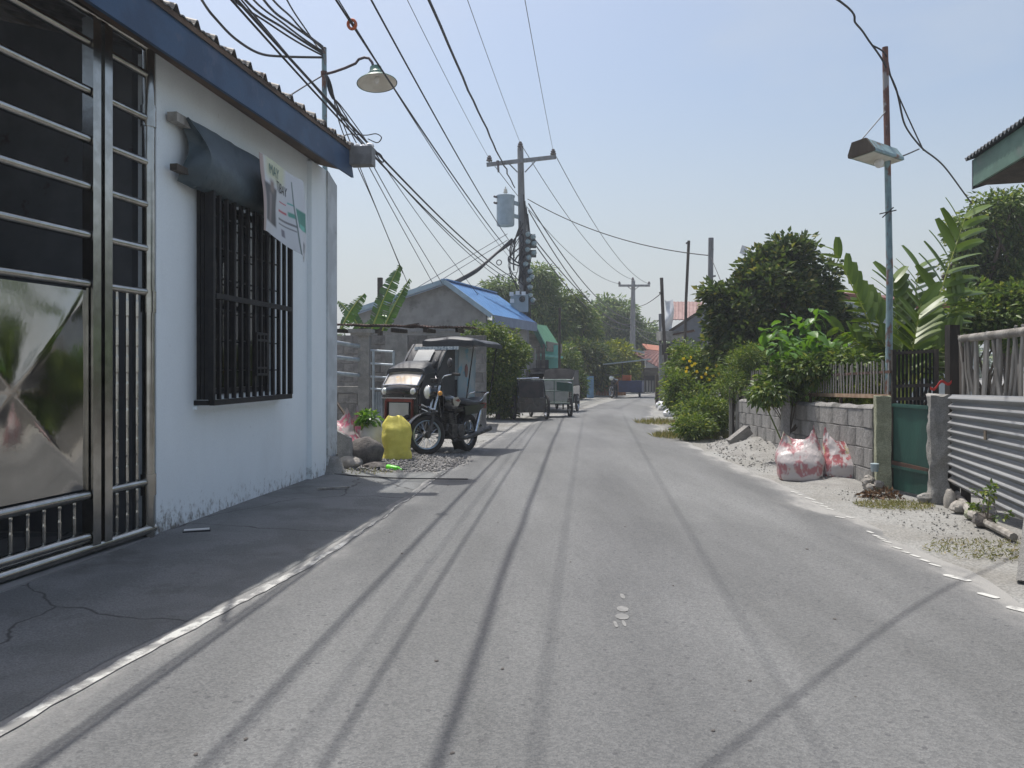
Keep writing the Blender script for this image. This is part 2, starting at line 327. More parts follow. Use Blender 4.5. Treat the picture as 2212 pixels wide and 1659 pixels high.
 leaf_mid=leafmat('mango_leaf', (.055,.10,.026), (.125,.19,.048), (.22,.25,.07)),
 leaf_far=leafmat('far_mango_leaf', (.065,.115,.042), (.15,.22,.072), (.24,.28,.1), rough=.55),
 leaf_yellow=leafmat('yellow_green_leaf', (.11,.15,.022), (.19,.24,.035), (.30,.30,.05)),
 leaf_bright=leafmat('bright_leaf', (.06,.14,.025), (.12,.24,.045), (.2,.3,.07), rough=.38),
 leaf_bush=leafmat('bush_leaf', (.06,.11,.022), (.14,.21,.045), (.26,.29,.07)),
 leaf_palm=leafmat('palm_leaf', (.075,.13,.02), (.14,.21,.032), (.22,.28,.05), rough=.4, trans=.3),
 leaf_banana=leafmat('banana_leaf', (.045,.10,.03), (.06,.13,.035), None, rough=.35, trans=.3),
 midrib=M('pale_midrib', (.34,.38,.07), (.28,.32,.06), 6, .5),
 dryleaf=leafmat('dry_leaf', (.09,.055,.035), (.17,.11,.06), None, .8, .15),
 grass=leafmat('dry_grass', (.12,.14,.035), (.24,.23,.09), (.34,.28,.15), .6, .3),
)
def sackmat(name, seed, red, white, third):
    m = bpy.data.materials.new(name); m.use_nodes = True; nt = m.node_tree; N = nt.nodes; L = nt.links; b = N['Principled BSDF']
    b.inputs['Roughness'].default_value = .38
    tc = N.new('ShaderNodeTexCoord'); mp = N.new('ShaderNodeMapping'); mp.inputs['Location'].default_value = (seed, seed*.7, seed*.3); L.new(tc.outputs['Object'], mp.inputs[0])
    n1 = N.new('ShaderNodeTexNoise'); n1.inputs['Scale'].default_value = 4.2; n1.inputs['Detail'].default_value = 5.; L.new(mp.outputs[0], n1.inputs[0])
    cr = N.new('ShaderNodeValToRGB'); e = cr.color_ramp.elements; cr.color_ramp.interpolation = 'EASE'
    e[0].position = .44; e[0].color = rgb(white); e[1].position = .50; e[1].color = rgb(red)
    x = e.new(.60); x.color = rgb(red); x = e.new(.615); x.color = rgb(third); x = e.new(.68); x.color = rgb(white)
    L.new(n1.outputs[0], cr.inputs[0])
    w = N.new('ShaderNodeTexNoise'); w.inputs['Scale'].default_value = 18.; w.inputs['Detail'].default_value = 3.
    mp2 = N.new('ShaderNodeMapping'); mp2.inputs['Scale'].default_value = (1.4,1.4,.35); mp2.inputs['Rotation'].default_value = (.3,.9,0); L.new(tc.outputs['Object'], mp2.inputs[0]); L.new(mp2.outputs[0], w.inputs[0])
    r = N.new('ShaderNodeMapRange'); r.interpolation_type = 'SMOOTHSTEP'; r.inputs[1].default_value = .50; r.inputs[2].default_value = .62; L.new(w.outputs[0], r.inputs[0])
    mx = N.new('ShaderNodeMix'); mx.data_type = 'RGBA'; L.new(r.outputs[0], mx.inputs[0]); L.new(cr.outputs[0], mx.inputs[6]); mx.inputs[7].default_value = rgb(white)
    L.new(mx.outputs[2], b.inputs['Base Color'])
    bn = N.new('ShaderNodeBump'); bn.inputs['Strength'].default_value = .5; bn.inputs['Distance'].default_value = .03
    n2 = N.new('ShaderNodeTexNoise'); n2.inputs['Scale'].default_value = 11.; n2.inputs['Detail'].default_value = 5.; L.new(mp2.outputs[0], n2.inputs[0]); L.new(n2.outputs[0], bn.inputs['Height']); L.new(bn.outputs[0], b.inputs['Normal'])
    return m
MAT['sack1'] = sackmat('red_printed_sack', 1.3, (.40,.17,.18), (.52,.47,.455), (.42,.38,.26))
MAT['sack2'] = sackmat('red_yellow_printed_sack', 4.1, (.38,.12,.125), (.52,.47,.455), (.46,.42,.19))
MAT['sack3'] = sackmat('pink_torn_sack', 7.7, (.40,.11,.16), (.34,.30,.30), (.40,.34,.26))
# ------------------------------------------------------------------ ground and road
def ground_mat():
    m = bpy.data.materials.new('dusty_ground'); m.use_nodes = True; nt = m.node_tree; N = nt.nodes; L = nt.links; b = N['Principled BSDF']
    b.inputs['Roughness'].default_value = .97; b.inputs['Specular IOR Level'].default_value = .2
    tc = N.new('ShaderNodeTexCoord')
    def nz(s, dt=5., ro=.6):
        n = N.new('ShaderNodeTexNoise'); n.inputs['Scale'].default_value = s; n.inputs['Detail'].default_value = dt; n.inputs['Roughness'].default_value = ro; L.new(tc.outputs['Object'], n.inputs[0]); return n.outputs[0]
    def ramp(src, a, b_, ca, cb):
        r = N.new('ShaderNodeValToRGB'); e = r.color_ramp.elements; e[0].position = a; e[1].position = b_; e[0].color = rgb(ca); e[1].color = rgb(cb); L.new(src, r.inputs[0]); return r.outputs[0]
    base = ramp(nz(1.1), .36, .62, (.255,.248,.228), (.325,.325,.312))
    spk = ramp(nz(60., 3.), .35, .65, (.72,.72,.72), (1.15,1.15,1.15))
    mx = N.new('ShaderNodeMix'); mx.data_type = 'RGBA'; mx.blend_type = 'MULTIPLY'; mx.inputs[0].default_value = 1.; L.new(base, mx.inputs[6]); L.new(spk, mx.inputs[7])
    L.new(mx.outputs[2], b.inputs['Base Color'])
    bn = N.new('ShaderNodeBump'); bn.inputs['Strength'].default_value = .8; bn.inputs['Distance'].default_value = .03; L.new(nz(18., 8.), bn.inputs['Height']); L.new(bn.outputs[0], b.inputs['Normal'])
    return m
def asphalt_mat():
    m = bpy.data.materials.new('worn_asphalt'); m.use_nodes = True; nt = m.node_tree; N = nt.nodes; L = nt.links; b = N['Principled BSDF']
    b.inputs['Roughness'].default_value = .82; b.inputs['Specular IOR Level'].default_value = .35
    tc = N.new('ShaderNodeTexCoord'); uv = N.new('ShaderNodeUVMap')
    def nz(s, dt=3., ro=.55, st=None):
        n = N.new('ShaderNodeTexNoise'); n.inputs['Scale'].default_value = s; n.inputs['Detail'].default_value = dt; n.inputs['Roughness'].default_value = ro
        if st:
            mp = N.new('ShaderNodeMapping'); mp.inputs['Scale'].default_value = st; L.new(tc.outputs['Object'], mp.inputs[0]); L.new(mp.outputs[0], n.inputs[0])
        else: L.new(tc.outputs['Object'], n.inputs[0])
        return n.outputs[0]
    def ramp(src, a, b_, ca, cb):
        r = N.new('ShaderNodeValToRGB'); e = r.color_ramp.elements; e[0].position = a; e[1].position = b_; e[0].color = rgb(ca); e[1].color = rgb(cb); L.new(src, r.inputs[0]); return r.outputs[0]
    def mix(f, a, b_, mode='MIX'):
        x = N.new('ShaderNodeMix'); x.data_type = 'RGBA'; x.blend_type = mode
        if isinstance(f, float): x.inputs[0].default_value = f
        else: L.new(f, x.inputs[0])
        for i, q in ((6, a), (7, b_)):
            if isinstance(q, tuple): x.inputs[i].default_value = q
            else: L.new(q, x.inputs[i])
        return x.outputs[2]
    base = ramp(nz(.62, 6., .62, (1.7,.32,1)), .32, .68, (.112,.115,.115), (.182,.186,.186))
    # aggregate: pale and dark chips
    vo = N.new('ShaderNodeTexVoronoi'); vo.inputs['Scale'].default_value = 110.; L.new(tc.outputs['Object'], vo.inputs[0])
    sep = N.new('ShaderNodeSeparateColor'); L.new(vo.outputs['Color'], sep.inputs[0])
    chip = ramp(sep.outputs[0], .05, .95, (.80,.80,.81), (1.20,1.19,1.18)); base = mix(1., base, chip, 'MULTIPLY')
    fine = ramp(nz(230., 2.), .3, .7, (.86,.86,.86), (1.12,1.12,1.12)); base = mix(1., base, fine, 'MULTIPLY')
    vo2 = N.new('ShaderNodeTexVoronoi'); vo2.inputs['Scale'].default_value = 21.; L.new(tc.outputs['Object'], vo2.inputs[0])
    s2 = N.new('ShaderNodeSeparateColor'); L.new(vo2.outputs['Color'], s2.inputs[0])
    a = N.new('ShaderNodeMath'); a.operation = 'LESS_THAN'; a.inputs[1].default_value = .23; L.new(vo2.outputs['Distance'], a.inputs[0])
    c = N.new('ShaderNodeMath'); c.operation = 'GREATER_THAN'; c.inputs[1].default_value = .86; L.new(s2.outputs[1], c.inputs[0])
    ac = N.new('ShaderNodeMath'); ac.operation = 'MULTIPLY'; L.new(a.outputs[0], ac.inputs[0]); L.new(c.outputs[0], ac.inputs[1])
    ac2 = N.new('ShaderNodeMath'); ac2.operation = 'MULTIPLY'; ac2.inputs[1].default_value = .55; L.new(ac.outputs[0], ac2.inputs[0])
    base = mix(ac2.outputs[0], base, (.065,.065,.07,1))
    oil = N.new('ShaderNodeMapRange'); oil.interpolation_type = 'SMOOTHSTEP'; oil.inputs[1].default_value = .64; oil.inputs[2].default_value = .78; oil.inputs[4].default_value = .4; L.new(nz(1.3, 4.), oil.inputs[0])
    base = mix(oil.outputs[0], base, (.10,.10,.10,1))
    # two tyre-polished lanes and a few rectangular-ish repairs
    su = N.new('ShaderNodeSeparateXYZ'); L.new(uv.outputs[0], su.inputs[0])
    wob = N.new('ShaderNodeMath'); wob.operation = 'MULTIPLY_ADD'; wob.inputs[1].default_value = .10; L.new(nz(.35, 2.), wob.inputs[0]); L.new(su.outputs[0], wob.inputs[2])
    cs_ = N.new('ShaderNodeMath'); cs_.operation = 'MULTIPLY'; cs_.inputs[1].default_value = 6.2831*2.2; L.new(wob.outputs[0], cs_.inputs[0])
    sn = N.new('ShaderNodeMath'); sn.operation = 'SINE'; L.new(cs_.outputs[0], sn.inputs[0])
    lane = ramp(sn.outputs[0], 0., 1., (1.045,1.045,1.04), (.94,.94,.945)); base = mix(1., base, lane, 'MULTIPLY')
    vp = N.new('ShaderNodeTexVoronoi'); vp.inputs['Scale'].default_value = .42; vp.distance = 'CHEBYCHEV'; L.new(tc.outputs['Object'], vp.inputs[0]); sp_ = N.new('ShaderNodeSeparateColor'); L.new(vp.outputs['Color'], sp_.inputs[0])
    base = mix(1., base, ramp(sp_.outputs[2], .1, .9, (.965,.965,.97), (1.035,1.035,1.03)), 'MULTIPLY')
    # pale dust carried in from the verges: follows the edges of the road
    sx = N.new('ShaderNodeSeparateXYZ'); L.new(uv.outputs[0], sx.inputs[0])
    e1 = N.new('ShaderNodeMath'); e1.operation = 'SUBTRACT'; e1.inputs[1].default_value = .5; L.new(sx.outputs[0], e1.inputs[0])
    e2 = N.new('ShaderNodeMath'); e2.operation = 'ABSOLUTE'; L.new(e1.outputs[0], e2.inputs[0])
    e3 = N.new('ShaderNodeMath'); e3.operation = 'MULTIPLY'; e3.inputs[1].default_value = .30; L.new(nz(1.7, 6., .65, (1,.45,1)), e3.inputs[0])
    e4 = N.new('ShaderNodeMath'); e4.operation = 'ADD'; L.new(e2.outputs[0], e4.inputs[0]); L.new(e3.outputs[0], e4.inputs[1])
    dm = N.new('ShaderNodeMapRange'); dm.interpolation_type = 'SMOOTHSTEP'; dm.inputs[1].default_value = .545; dm.inputs[2].default_value = .66; L.new(e4.outputs[0], dm.inputs[0])
    base = mix(dm.outputs[0], base, mix(.45, base, (.33,.325,.31,1)))
    dm2 = N.new('ShaderNodeMapRange'); dm2.interpolation_type = 'SMOOTHSTEP'; dm2.inputs[1].default_value = .605; dm2.inputs[2].default_value = .655; L.new(e4.outputs[0], dm2.inputs[0])
    base = mix(dm2.outputs[0], base, mix(1., (.32,.315,.30,1), fine, 'MULTIPLY'))
    L.new(base, b.inputs['Base Color'])
    bn = N.new('ShaderNodeBump'); bn.inputs['Strength'].default_value = .55; bn.inputs['Distance'].default_value = .006; L.new(vo.outputs['Distance'], bn.inputs['Height']); L.new(bn.outputs[0], b.inputs['Normal'])
    return m
def apron_mat():
    m = M('dusty_concrete_apron', (.195,.20,.198), (.155,.16,.158), 2.2, .92, bump=.5, bscale=40, stain=(.115,.116,.112), sscale=1.6, sramp=(.52,.72), fine=.2, fscale=110)
    nt = m.node_tree; N = nt.nodes; L = nt.links; b = N['Principled BSDF']; src = b.inputs['Base Color'].links[0].from_socket
    tc = N.new('ShaderNodeTexCoord'); n = N.new('ShaderNodeTexNoise'); n.inputs['Scale'].default_value = 2.; n.inputs['Detail'].default_value = 5.; L.new(tc.outputs['Object'], n.inputs[0])
    mx = N.new('ShaderNodeMix'); mx.data_type = 'RGBA'; mx.inputs[0].default_value = .22; L.new(tc.outputs['Object'], mx.inputs[6]); L.new(n.outputs['Color'], mx.inputs[7])
    vo = N.new('ShaderNodeTexVoronoi'); vo.feature = 'DISTANCE_TO_EDGE'; vo.inputs['Scale'].default_value = .75; L.new(mx.outputs[2], vo.inputs[0])
    r = N.new('ShaderNodeMapRange'); r.inputs[1].default_value = .0015; r.inputs[2].default_value = .006; r.inputs[3].default_value = 1.; r.inputs[4].default_value = 0.; L.new(vo.outputs[0], r.inputs[0])
    x = N.new('ShaderNodeMix'); x.data_type = 'RGBA'; L.new(r.outputs[0], x.inputs[0]); L.new(src, x.inputs[6]); x.inputs[7].default_value = (.075,.075,.073,1); L.new(x.outputs[2], b.inputs['Base Color'])
    return m
gm = MB(); gm.grid(lambda u, v: (-150+300*u, -20+320*v, -.006), 4, 4)
ground = single('ground', None, None, gm, ground_mat(), (0,0,0), kind='structure')
LEFT = [(-8,-2.9),(0,-2.35),(2.96,-1.94),(4.2,-1.67),(4.87,-1.47),(7.54,-1.15),(10,-.95),(13.3,-.55),(16.9,.0),(20,.95),(22.4,1.75),(26,2.6),(29,3.35),(35,5.2),(40,7.6),(46,11.5),(54,18)]
RIGHT = [(-8,2.5),(0,2.68),(4.17,2.86),(6.17,2.92),(8.1,3.0),(12,3.0),(16.25,3.15),(20,3.6),(26,4.65),(30,5.7),(35,7.3),(40,9.9),(46,14),(54,21)]
def interp(tab, y): return float(np.interp(y, [a for a, _ in tab], [b for _, b in tab]))
ys = np.concatenate([np.arange(-8, 16, .25), np.arange(16, 54.1, .5)])
def smooth_edge(tab, amp, sd):
    base = np.interp(ys, [a for a, _ in tab], [b for _, b in tab]); k = 9
    pad = np.pad(base, k//2, mode='edge'); base = np.convolve(pad, np.ones(k)/k, 'valid')
    return base+np.array([amp*noise.noise(V((y*1.3, sd, 0)))+amp*.5*noise.noise(V((y*4.1, sd, 3))) for y in ys])
le, re_ = smooth_edge(LEFT, .05, 1.), smooth_edge(RIGHT, .09, 7.)
NU = 8; vs = []; uvs = []
for i, y in enumerate(ys):
    for k in range(NU+1):
        u = k/NU; vs.append((le[i]*(1-u)+re_[i]*u, y, .004+.025*(1-(2*u-1)**2))); uvs.append((u, y/5))
mb = MB(); w = NU+1; mb.add(vs, [(j*w+i, j*w+i+1, (j+1)*w+i+1, (j+1)*w+i) for j in range(len(ys)-1) for i in range(NU)])
road = single('road', None, None, mb, asphalt_mat(), (0,0,0), smooth=True, kind='structure')
ul = road.data.uv_layers.new(name='UVMap'); li = np.empty(len(road.data.loops), np.int32); road.data.loops.foreach_get('vertex_index', li)
ul.data.foreach_set('uv', np.array(uvs, np.float32)[li].ravel())
# concrete apron between the white building and the road
def wallX(Y): return -2.71+.13*(Y-5.98)
mb = MB(); ay = np.arange(0, 10.3, .15); vs = []
for i, y in enumerate(ay):
    xr = float(np.interp(y, ys, le))+.05+.03*noise.noise(V((y*2.2, 4, 1))); xl = min(wallX(y)-.3, xr-.8)-(2.2 if y < 5.9 else 0)
    if y > 9.5: xr -= (y-9.5)*.5
    for k in range(9): u = k/8; vs.append((xl*(1-u)+xr*u, y, .0075+.035*(1-u)+.006*(1-u)*noise.noise(V((u*3, y, 0)))))
mb.add(vs, [(j*9+i, j*9+i+1, (j+1)*9+i+1, (j+1)*9+i) for j in range(len(ay)-1) for i in range(8)])
apron = single('concrete_apron', None, None, mb, apron_mat(), (0,0,0), smooth=True, kind='structure')
# worn paint
def paint_mat(th):
    m = bpy.data.materials.new('worn_road_paint'); m.use_nodes = True; nt = m.node_tree; N = nt.nodes; L = nt.links; b = N['Principled BSDF']; b.inputs['Roughness'].default_value = .7
    tc = N.new('ShaderNodeTexCoord'); n = N.new('ShaderNodeTexNoise'); n.inputs['Scale'].default_value = 7.; n.inputs['Detail'].default_value = 8.; n.inputs['Roughness'].default_value = .75; L.new(tc.outputs['Object'], n.inputs[0])
    r = N.new('ShaderNodeMapRange'); r.interpolation_type = 'SMOOTHSTEP'; r.inputs[1].default_value = th; r.inputs[2].default_value = th+.14; L.new(n.outputs[0], r.inputs[0])
    x = N.new('ShaderNodeMix'); x.data_type = 'RGBA'; L.new(r.outputs[0], x.inputs[0]); x.inputs[6].default_value = (.56,.56,.53,1); x.inputs[7].default_value = (.24,.237,.23,1); L.new(x.outputs[2], b.inputs['Base Color']); return m
def roadz(x, y):
    l_, r_ = float(np.interp(y, ys, le)), float(np.interp(y, ys, re_)); u = (x-l_)/(r_-l_)
    return .004+.025*(1-(2*u-1)**2) if 0 <= u <= 1 else -.004
lineY = np.arange(.5, 10.6, .08); mb = MB(); vs = []
for y in lineY:
    x = float(np.interp(y, ys, le))+.13; wv = .034*(1+.7*noise.noise(V((y*3.3, 9, 2)))+.3*noise.noise(V((y*11, 2, 5))))
    if y > 4.9: wv *= max(.18, 1-.45*(y-4.9))
    z = .0098
    vs += [(x-wv+.02*noise.noise(V((y*7, 1, 1))), y, z), (x+wv+.025*noise.noise(V((y*6, 5, 1))), y, z+.0025)]
mb.add(vs, [(2*i, 2*i+1, 2*i+3, 2*i+2) for i in range(len(lineY)-1)])
part('edge_line', mb, paint_mat(.43), road)
pm = paint_mat(.52)
DASH = [(2212,1322,75,24),(2135,1290,45,17),(2068,1252,58,20),(2020,1224,26,10),(1998,1214,20,9),(1977,1204,20,9),(1957,1196,16,7),(1936,1186,24,9),(1914,1172,22,9),(1905,1166,18,7),(1893,1160,15,6),(1880,1152,14,7),(1837,1120,18,5),(1815,1120,22,5),(1792,1101,16,5),(1780,1095,16,5),(1766,1088,24,7),(1750,1079,22,8),(1726,1070,16,5),(1716,1065,16,6),(2240,1334,40,20)]
for (x, y, wpx, hpx) in DASH:
    a = g(x-wpx/2, y-hpx*.35); b_ = g(x+wpx/2, y+hpx*.35); c = (a+b_)/2; dr = (b_-a).normalized(); nr = V((-dr.y, dr.x, 0)); ln = (b_-a).length/2; wd = max(.016, hpx*.0016)
    P = []
    for k in range(12):
        t = 2*math.pi*k/12; e = V((math.copysign(abs(math.cos(t))**.5, math.cos(t)), math.copysign(abs(math.sin(t))**.5, math.sin(t)), 0))
        q = c+dr*ln*e.x*(1+.25*noise.noise(V((x, k, 1))))+nr*wd*e.y*(1+.3*noise.noise(V((y, k, 2)))); P.append((q.x, q.y, max(roadz(q.x, q.y), .004)+.004))
    mb = MB(); mb.add(P, [tuple(range(12))]); part('paint_dash', mb, pm, road)

for k, (x, y, wpx, hpx) in enumerate(((1345,1300,10,4),(1345,1328,26,7),(1344,1345,30,7),(1330,1362,8,4),(1348,1360,8,4))):
    c = g(x, y); P = []
    for j in range(9):
        t = 2*math.pi*j/9; q = V((c.x+wpx/2/F*c.y*math.cos(t)*(1+.4*noise.noise(V((k,j,1)))), c.y+.05*math.sin(t)*(1+.4*noise.noise(V((k,j,3)))), 0)); q.z = roadz(q.x,q.y)+.003; P.append(q)
    mb = MB(); mb.add(P, [tuple(range(9))]); part('paint_mark', mb, M('faint_paint', (.26,.258,.25), (.2,.2,.195), 20, .8), road)
random.seed(40)
def chip(): m = MB(); m.blob((0,0,.004), (.016,.011,.005), 4, .3, 2., 1); return mesh_of(m, 'road_chip', MAT['stone'])
cm = chip()
for k in range(34):
    y = random.uniform(2.3, 9.); x = random.uniform(interp(LEFT,y)+.3, 2.4); sc_ = random.uniform(.25,.75)
    inst('road_chip', cm, road, (x, y, roadz(x, y)), (0,0,random.uniform(0,6)), (sc_,sc_,sc_))

# ------------------------------------------------------------------ white building on the left
U = V((.13, 1, 0)).normalized(); NRM = V((1, -.13, 0)).normalized(); A0 = V((wallX(5.95), 5.95, 0))
def W(Y, o=0., z=0.): p = A0+U*((Y-5.95)/U.y)+NRM*o; return V((p.x, p.y, z))
bld = thing('white_building', 'white plastered roadside building with blue fascia and barred window', 'building', W(7.5))
WT = 3.70
wy0, wy1, wz0, wz1 = 6.62, 8.0, 1.06, 2.9
mb = MB()
def wallbox(mb, ya, yb, za, zb, o0=-.15, o1=0.):
    mb.hexa([W(ya,o0,za), W(ya,o1,za), W(yb,o1,za), W(yb,o0,za), W(ya,o0,zb), W(ya,o1,zb), W(yb,o1,zb), W(yb,o0,zb)])
wallbox(mb, 5.95, wy0, -.05, WT); wallbox(mb, wy1, 9.6, -.05, WT); wallbox(mb, wy0, wy1, -.05, wz0); wallbox(mb, wy0, wy1, wz1, WT)
part('wall', mb, MAT['plaster'], bld)
mb = MB(); mb.hexa([W(9.45,-4.5,-.05), W(9.45,-.15,-.05), W(9.6,-.15,-.05), W(9.6,-4.5,-.05), W(9.45,-4.5,4.6), W(9.45,-.15,WT), W(9.6,-.15,WT), W(9.6,-4.5,4.6)]); part('end_wall', mb, MAT['greycement'], bld)
mb = MB(); wallbox(mb, 8.88, 9.33, -.05, 3.66, .0, .055); part('pilaster', mb, MAT['plaster'], bld)
mb = MB(); mb.hexa([W(9.33,-.1,-.05), W(9.33,.075,-.05), W(9.64,.075,-.05), W(9.64,-.1,-.05), W(9.33,-.1,3.66), W(9.33,.075,3.66), W(9.64,.075,3.55), W(9.64,-.1,3.55)]); part('corner_pillar', mb, MAT['grimeplaster'], bld)
mb = MB()
def footfn(u, v):
    a = math.pi*(u*1.0-.05)-.3; q = W(9.5, 0, 0)+(NRM*math.cos(a-.9)+U*math.sin(a-.9))*(.10*(1-v)**.8+.13)*(1+.2*noise.noise(V((u*4, v*3, 3)))); return (q.x, q.y, v*.26-.02)
mb.grid(footfn, 14, 6); part('pillar_foot', mb, MAT['concrete'], bld, smooth=True)
# window opening: dark room, sliding frame, louvre
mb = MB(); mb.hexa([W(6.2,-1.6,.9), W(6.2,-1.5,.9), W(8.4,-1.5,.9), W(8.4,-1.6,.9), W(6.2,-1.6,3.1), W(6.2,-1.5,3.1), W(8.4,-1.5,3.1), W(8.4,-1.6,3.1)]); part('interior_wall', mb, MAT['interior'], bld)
win = MB()
for z in (wz0+.03, wz1-.03): win.bar(W(wy0,-.1,z), W(wy1,-.1,z), .05, .05)
for y in (wy0+.03, (wy0+wy1)/2, wy1-.03): win.bar(W(y,-.1,wz0+.055), W(y,-.1,wz1-.055), .05, .05)
window = part('window', win, MAT['blackiron'], bld)
gl = M('dark_window_glass', (.012,.014,.015), None, rough=.06)
for (a, b_) in ((wy0+.06, 7.28), (7.34, wy1-.06)):
    mb = MB(); mb.hexa([W(a,-.105,wz0+.06), W(a,-.095,wz0+.06), W(b_,-.095,wz0+.06), W(b_,-.105,wz0+.06), W(a,-.105,wz1-.06), W(a,-.095,wz1-.06), W(b_,-.095,wz1-.06), W(b_,-.105,wz1-.06)]); part('pane', mb, gl, window)
# projecting burglar grille
GO = .15; gy0, gy1, gz0, gz1 = 6.5, 8.07, 1.01, 2.84
mb = MB()
for z in (gz0, gz1):
    mb.bar(W(gy0,GO,z), W(gy1,GO,z), .045, .045)
    for y in (gy0, gy1): mb.bar(W(y,0,z), W(y,GO-.025,z), .04, .04)
for y in (gy0, gy1): mb.bar(W(y,GO,gz0+.023), W(y,GO,gz1-.023), .045, .045)
mb.bar(W(gy0+.025,GO+.012,1.905), W(gy1-.025,GO+.012,1.905), .03, .045)
grille = part('window_grille', mb, MAT['blackiron'], bld)
barm = MB(); barm.box((0,0,0), (.03,.032,gz1-gz0-.05)); barme = mesh_of(barm, 'bar', MAT['blackiron'])
for i in range(1, 12): inst('bar', barme, grille, W(gy0+(gy1-gy0)*i/12, GO-.008, (gz0+gz1)/2), (0,0,-math.atan(.13)))
for i in range(1, 4): inst('bar', barme, grille, W(gy0, GO*i/4, (gz0+gz1)/2), (0,0,-math.atan(.13)))
for i in range(1, 7):
    mb = MB(); mb.bar(W(gy0+.02,.02,gz0+.27*i), W(gy1-.02,.02,gz0+.27*i), .012, .012); part('cross_rod', mb, MAT['blackiron'], grille)
mb = MB(); lk0, lk1, lz0, lz1 = 7.24, 7.46, 1.24, 1.62
for z in (lz0, lz0+.06, lz1-.06, lz1): mb.bar(W(lk0,GO+.03,z), W(lk1,GO+.03,z), .022, .022)
for y in (lk0, lk0+.07, lk1-.07, lk1): mb.bar(W(y,GO+.03,lz0+.012), W(y,GO+.03,lz1-.012), .022, .022)
part('lock_frame', mb, MAT['blackiron'], grille)
mb = MB(); wallbox(mb, gy0-.02, gy1+.02, .955, .985, .0, .03); part('sill', mb, MAT['plaster'], bld)
# soffit, fascia, roof
EO = .385
def EV(Y): return EO-.032*max(0., 9.2-Y)                          # the eave runs in a little towards the gate
mb = MB(); mb.slab(lambda u, v: W(2.2+7.0*u, -.02+EV(2.2+7.0*u)*v, 3.705-.10*v), 10, 1, (0,0,.02)); part('soffit', mb, MAT['soffit'], bld)
mb = MB(); a, b_ = 2.2, 9.17
ea = EV(a); mb.hexa([W(a,ea,3.55), W(a,ea+.03,3.55), W(b_+.10,EO+.03,3.55), W(b_+.10,EO,3.55), W(a,ea,3.86), W(a,ea+.03,3.86), W(b_-.05,EO+.03,3.86), W(b_-.05,EO,3.86)]); part('fascia', mb, MAT['bluepaint'], bld)
def rib(s):                                                       # sheet profile along the eave: a narrow rib every 27 cm
    t = ((s-5.95) / .27) % 1.0; q = min(t, 1-t); return .045*max(0., 1-max(0, q-.06)/.10) + .006*math.cos(t*6*math.pi)
mb = MB(); nu = 26*16
mb.slab(lambda u, v: W(2.2+7.02*u, EV(2.2+7.02*u)+.055-4.5*v, 3.885+.0+rib(2.2+7.02*u)+1.38*v+(.012*noise.noise(V((u*30,v*4,2))))), nu, 6, (0,0,-.012)); part('roof', mb, MAT['roofgrey'], bld)
mb = MB(); mb.hexa([W(2.2,ea-.02,3.862), W(2.2,ea+.045,3.83), W(9.17,EO+.045,3.83), W(9.17,EO-.02,3.862), W(2.2,ea-.02,3.88), W(2.2,ea+.045,3.874), W(9.17,EO+.045,3.874), W(9.17,EO-.02,3.88)]); part('eave_batten', mb, MAT['soffit'], bld)
mb = MB(); c0 = W(9.12, EO+.04, 0)                                   # short box gutter sticking out over the road at the far corner
P = [c0+NRM*a+U*b_+V((0,0,z)) for z in (3.67, 3.88) for (a, b_) in ((-.02,0),(.25,.02),(.25,.17),(-.02,.17))]; mb.hexa(P); part('gutter_end', mb, MAT['gutter'], bld)
mb = MB(); q = c0+NRM*.19+U*.09+V((0,0,3.875))
for k, (dx, dy) in enumerate(((0,0),(-.07,.02),(-.13,-.02),(.03,-.03))): mb.blob(q+NRM*dx+U*dy+V((0,0,.02)), (.045,.035,.03), 5, .4, 3., k)
single('mortar_lumps', 'white crumbs of mortar on the end of the grey gutter', 'debris', mb, MAT['whitesheet'], q)
# carport behind the gate
UG = V((.2, 1, 0)).normalized(); NG = V((1, -.2, 0)).normalized(); G0 = V((-2.75, 5.9, 0))
def GT(Y, o=0., z=0.): p = G0+UG*((Y-5.9)/UG.y)+NG*o; return V((p.x, p.y, z))
mb = MB(); mb.slab(lambda u, v: W(1.6+4.33*u, -3.6*v, .03), 4, 3, (0,0,-.05)); part('carport_floor', mb, MAT['greycement'], bld)
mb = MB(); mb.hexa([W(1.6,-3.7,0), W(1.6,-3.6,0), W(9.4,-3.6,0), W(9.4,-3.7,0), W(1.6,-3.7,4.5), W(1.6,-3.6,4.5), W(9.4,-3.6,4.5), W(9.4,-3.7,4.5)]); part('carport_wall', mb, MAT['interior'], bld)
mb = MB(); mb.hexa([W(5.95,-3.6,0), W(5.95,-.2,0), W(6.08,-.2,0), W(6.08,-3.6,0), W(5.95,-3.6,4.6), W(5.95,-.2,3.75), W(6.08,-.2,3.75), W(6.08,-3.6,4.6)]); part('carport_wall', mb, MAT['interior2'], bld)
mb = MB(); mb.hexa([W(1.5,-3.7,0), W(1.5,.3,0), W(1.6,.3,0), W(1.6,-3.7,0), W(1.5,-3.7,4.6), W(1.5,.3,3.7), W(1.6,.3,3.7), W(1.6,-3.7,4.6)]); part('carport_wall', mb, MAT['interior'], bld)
mb = MB(); wallbox(mb, 6.3, 6.55, 0, 4.3, -1.75, -1.5)
mb = MB(); mb.hexa([W(5.2,-1.62,0), W(5.2,-1.38,0), W(5.45,-1.38,0), W(5.45,-1.62,0), W(5.2,-1.62,4.3), W(5.2,-1.38,4.25), W(5.45,-1.38,4.25), W(5.45,-1.62,4.3)]); part('carport_column', mb, MAT['interior2'], bld)
mb = MB(); mb.bar(GT(5.95,-.06,3.83), GT(1.7,-.06,3.83), .1, .16); part('lintel', mb, MAT['darkwood'], bld)

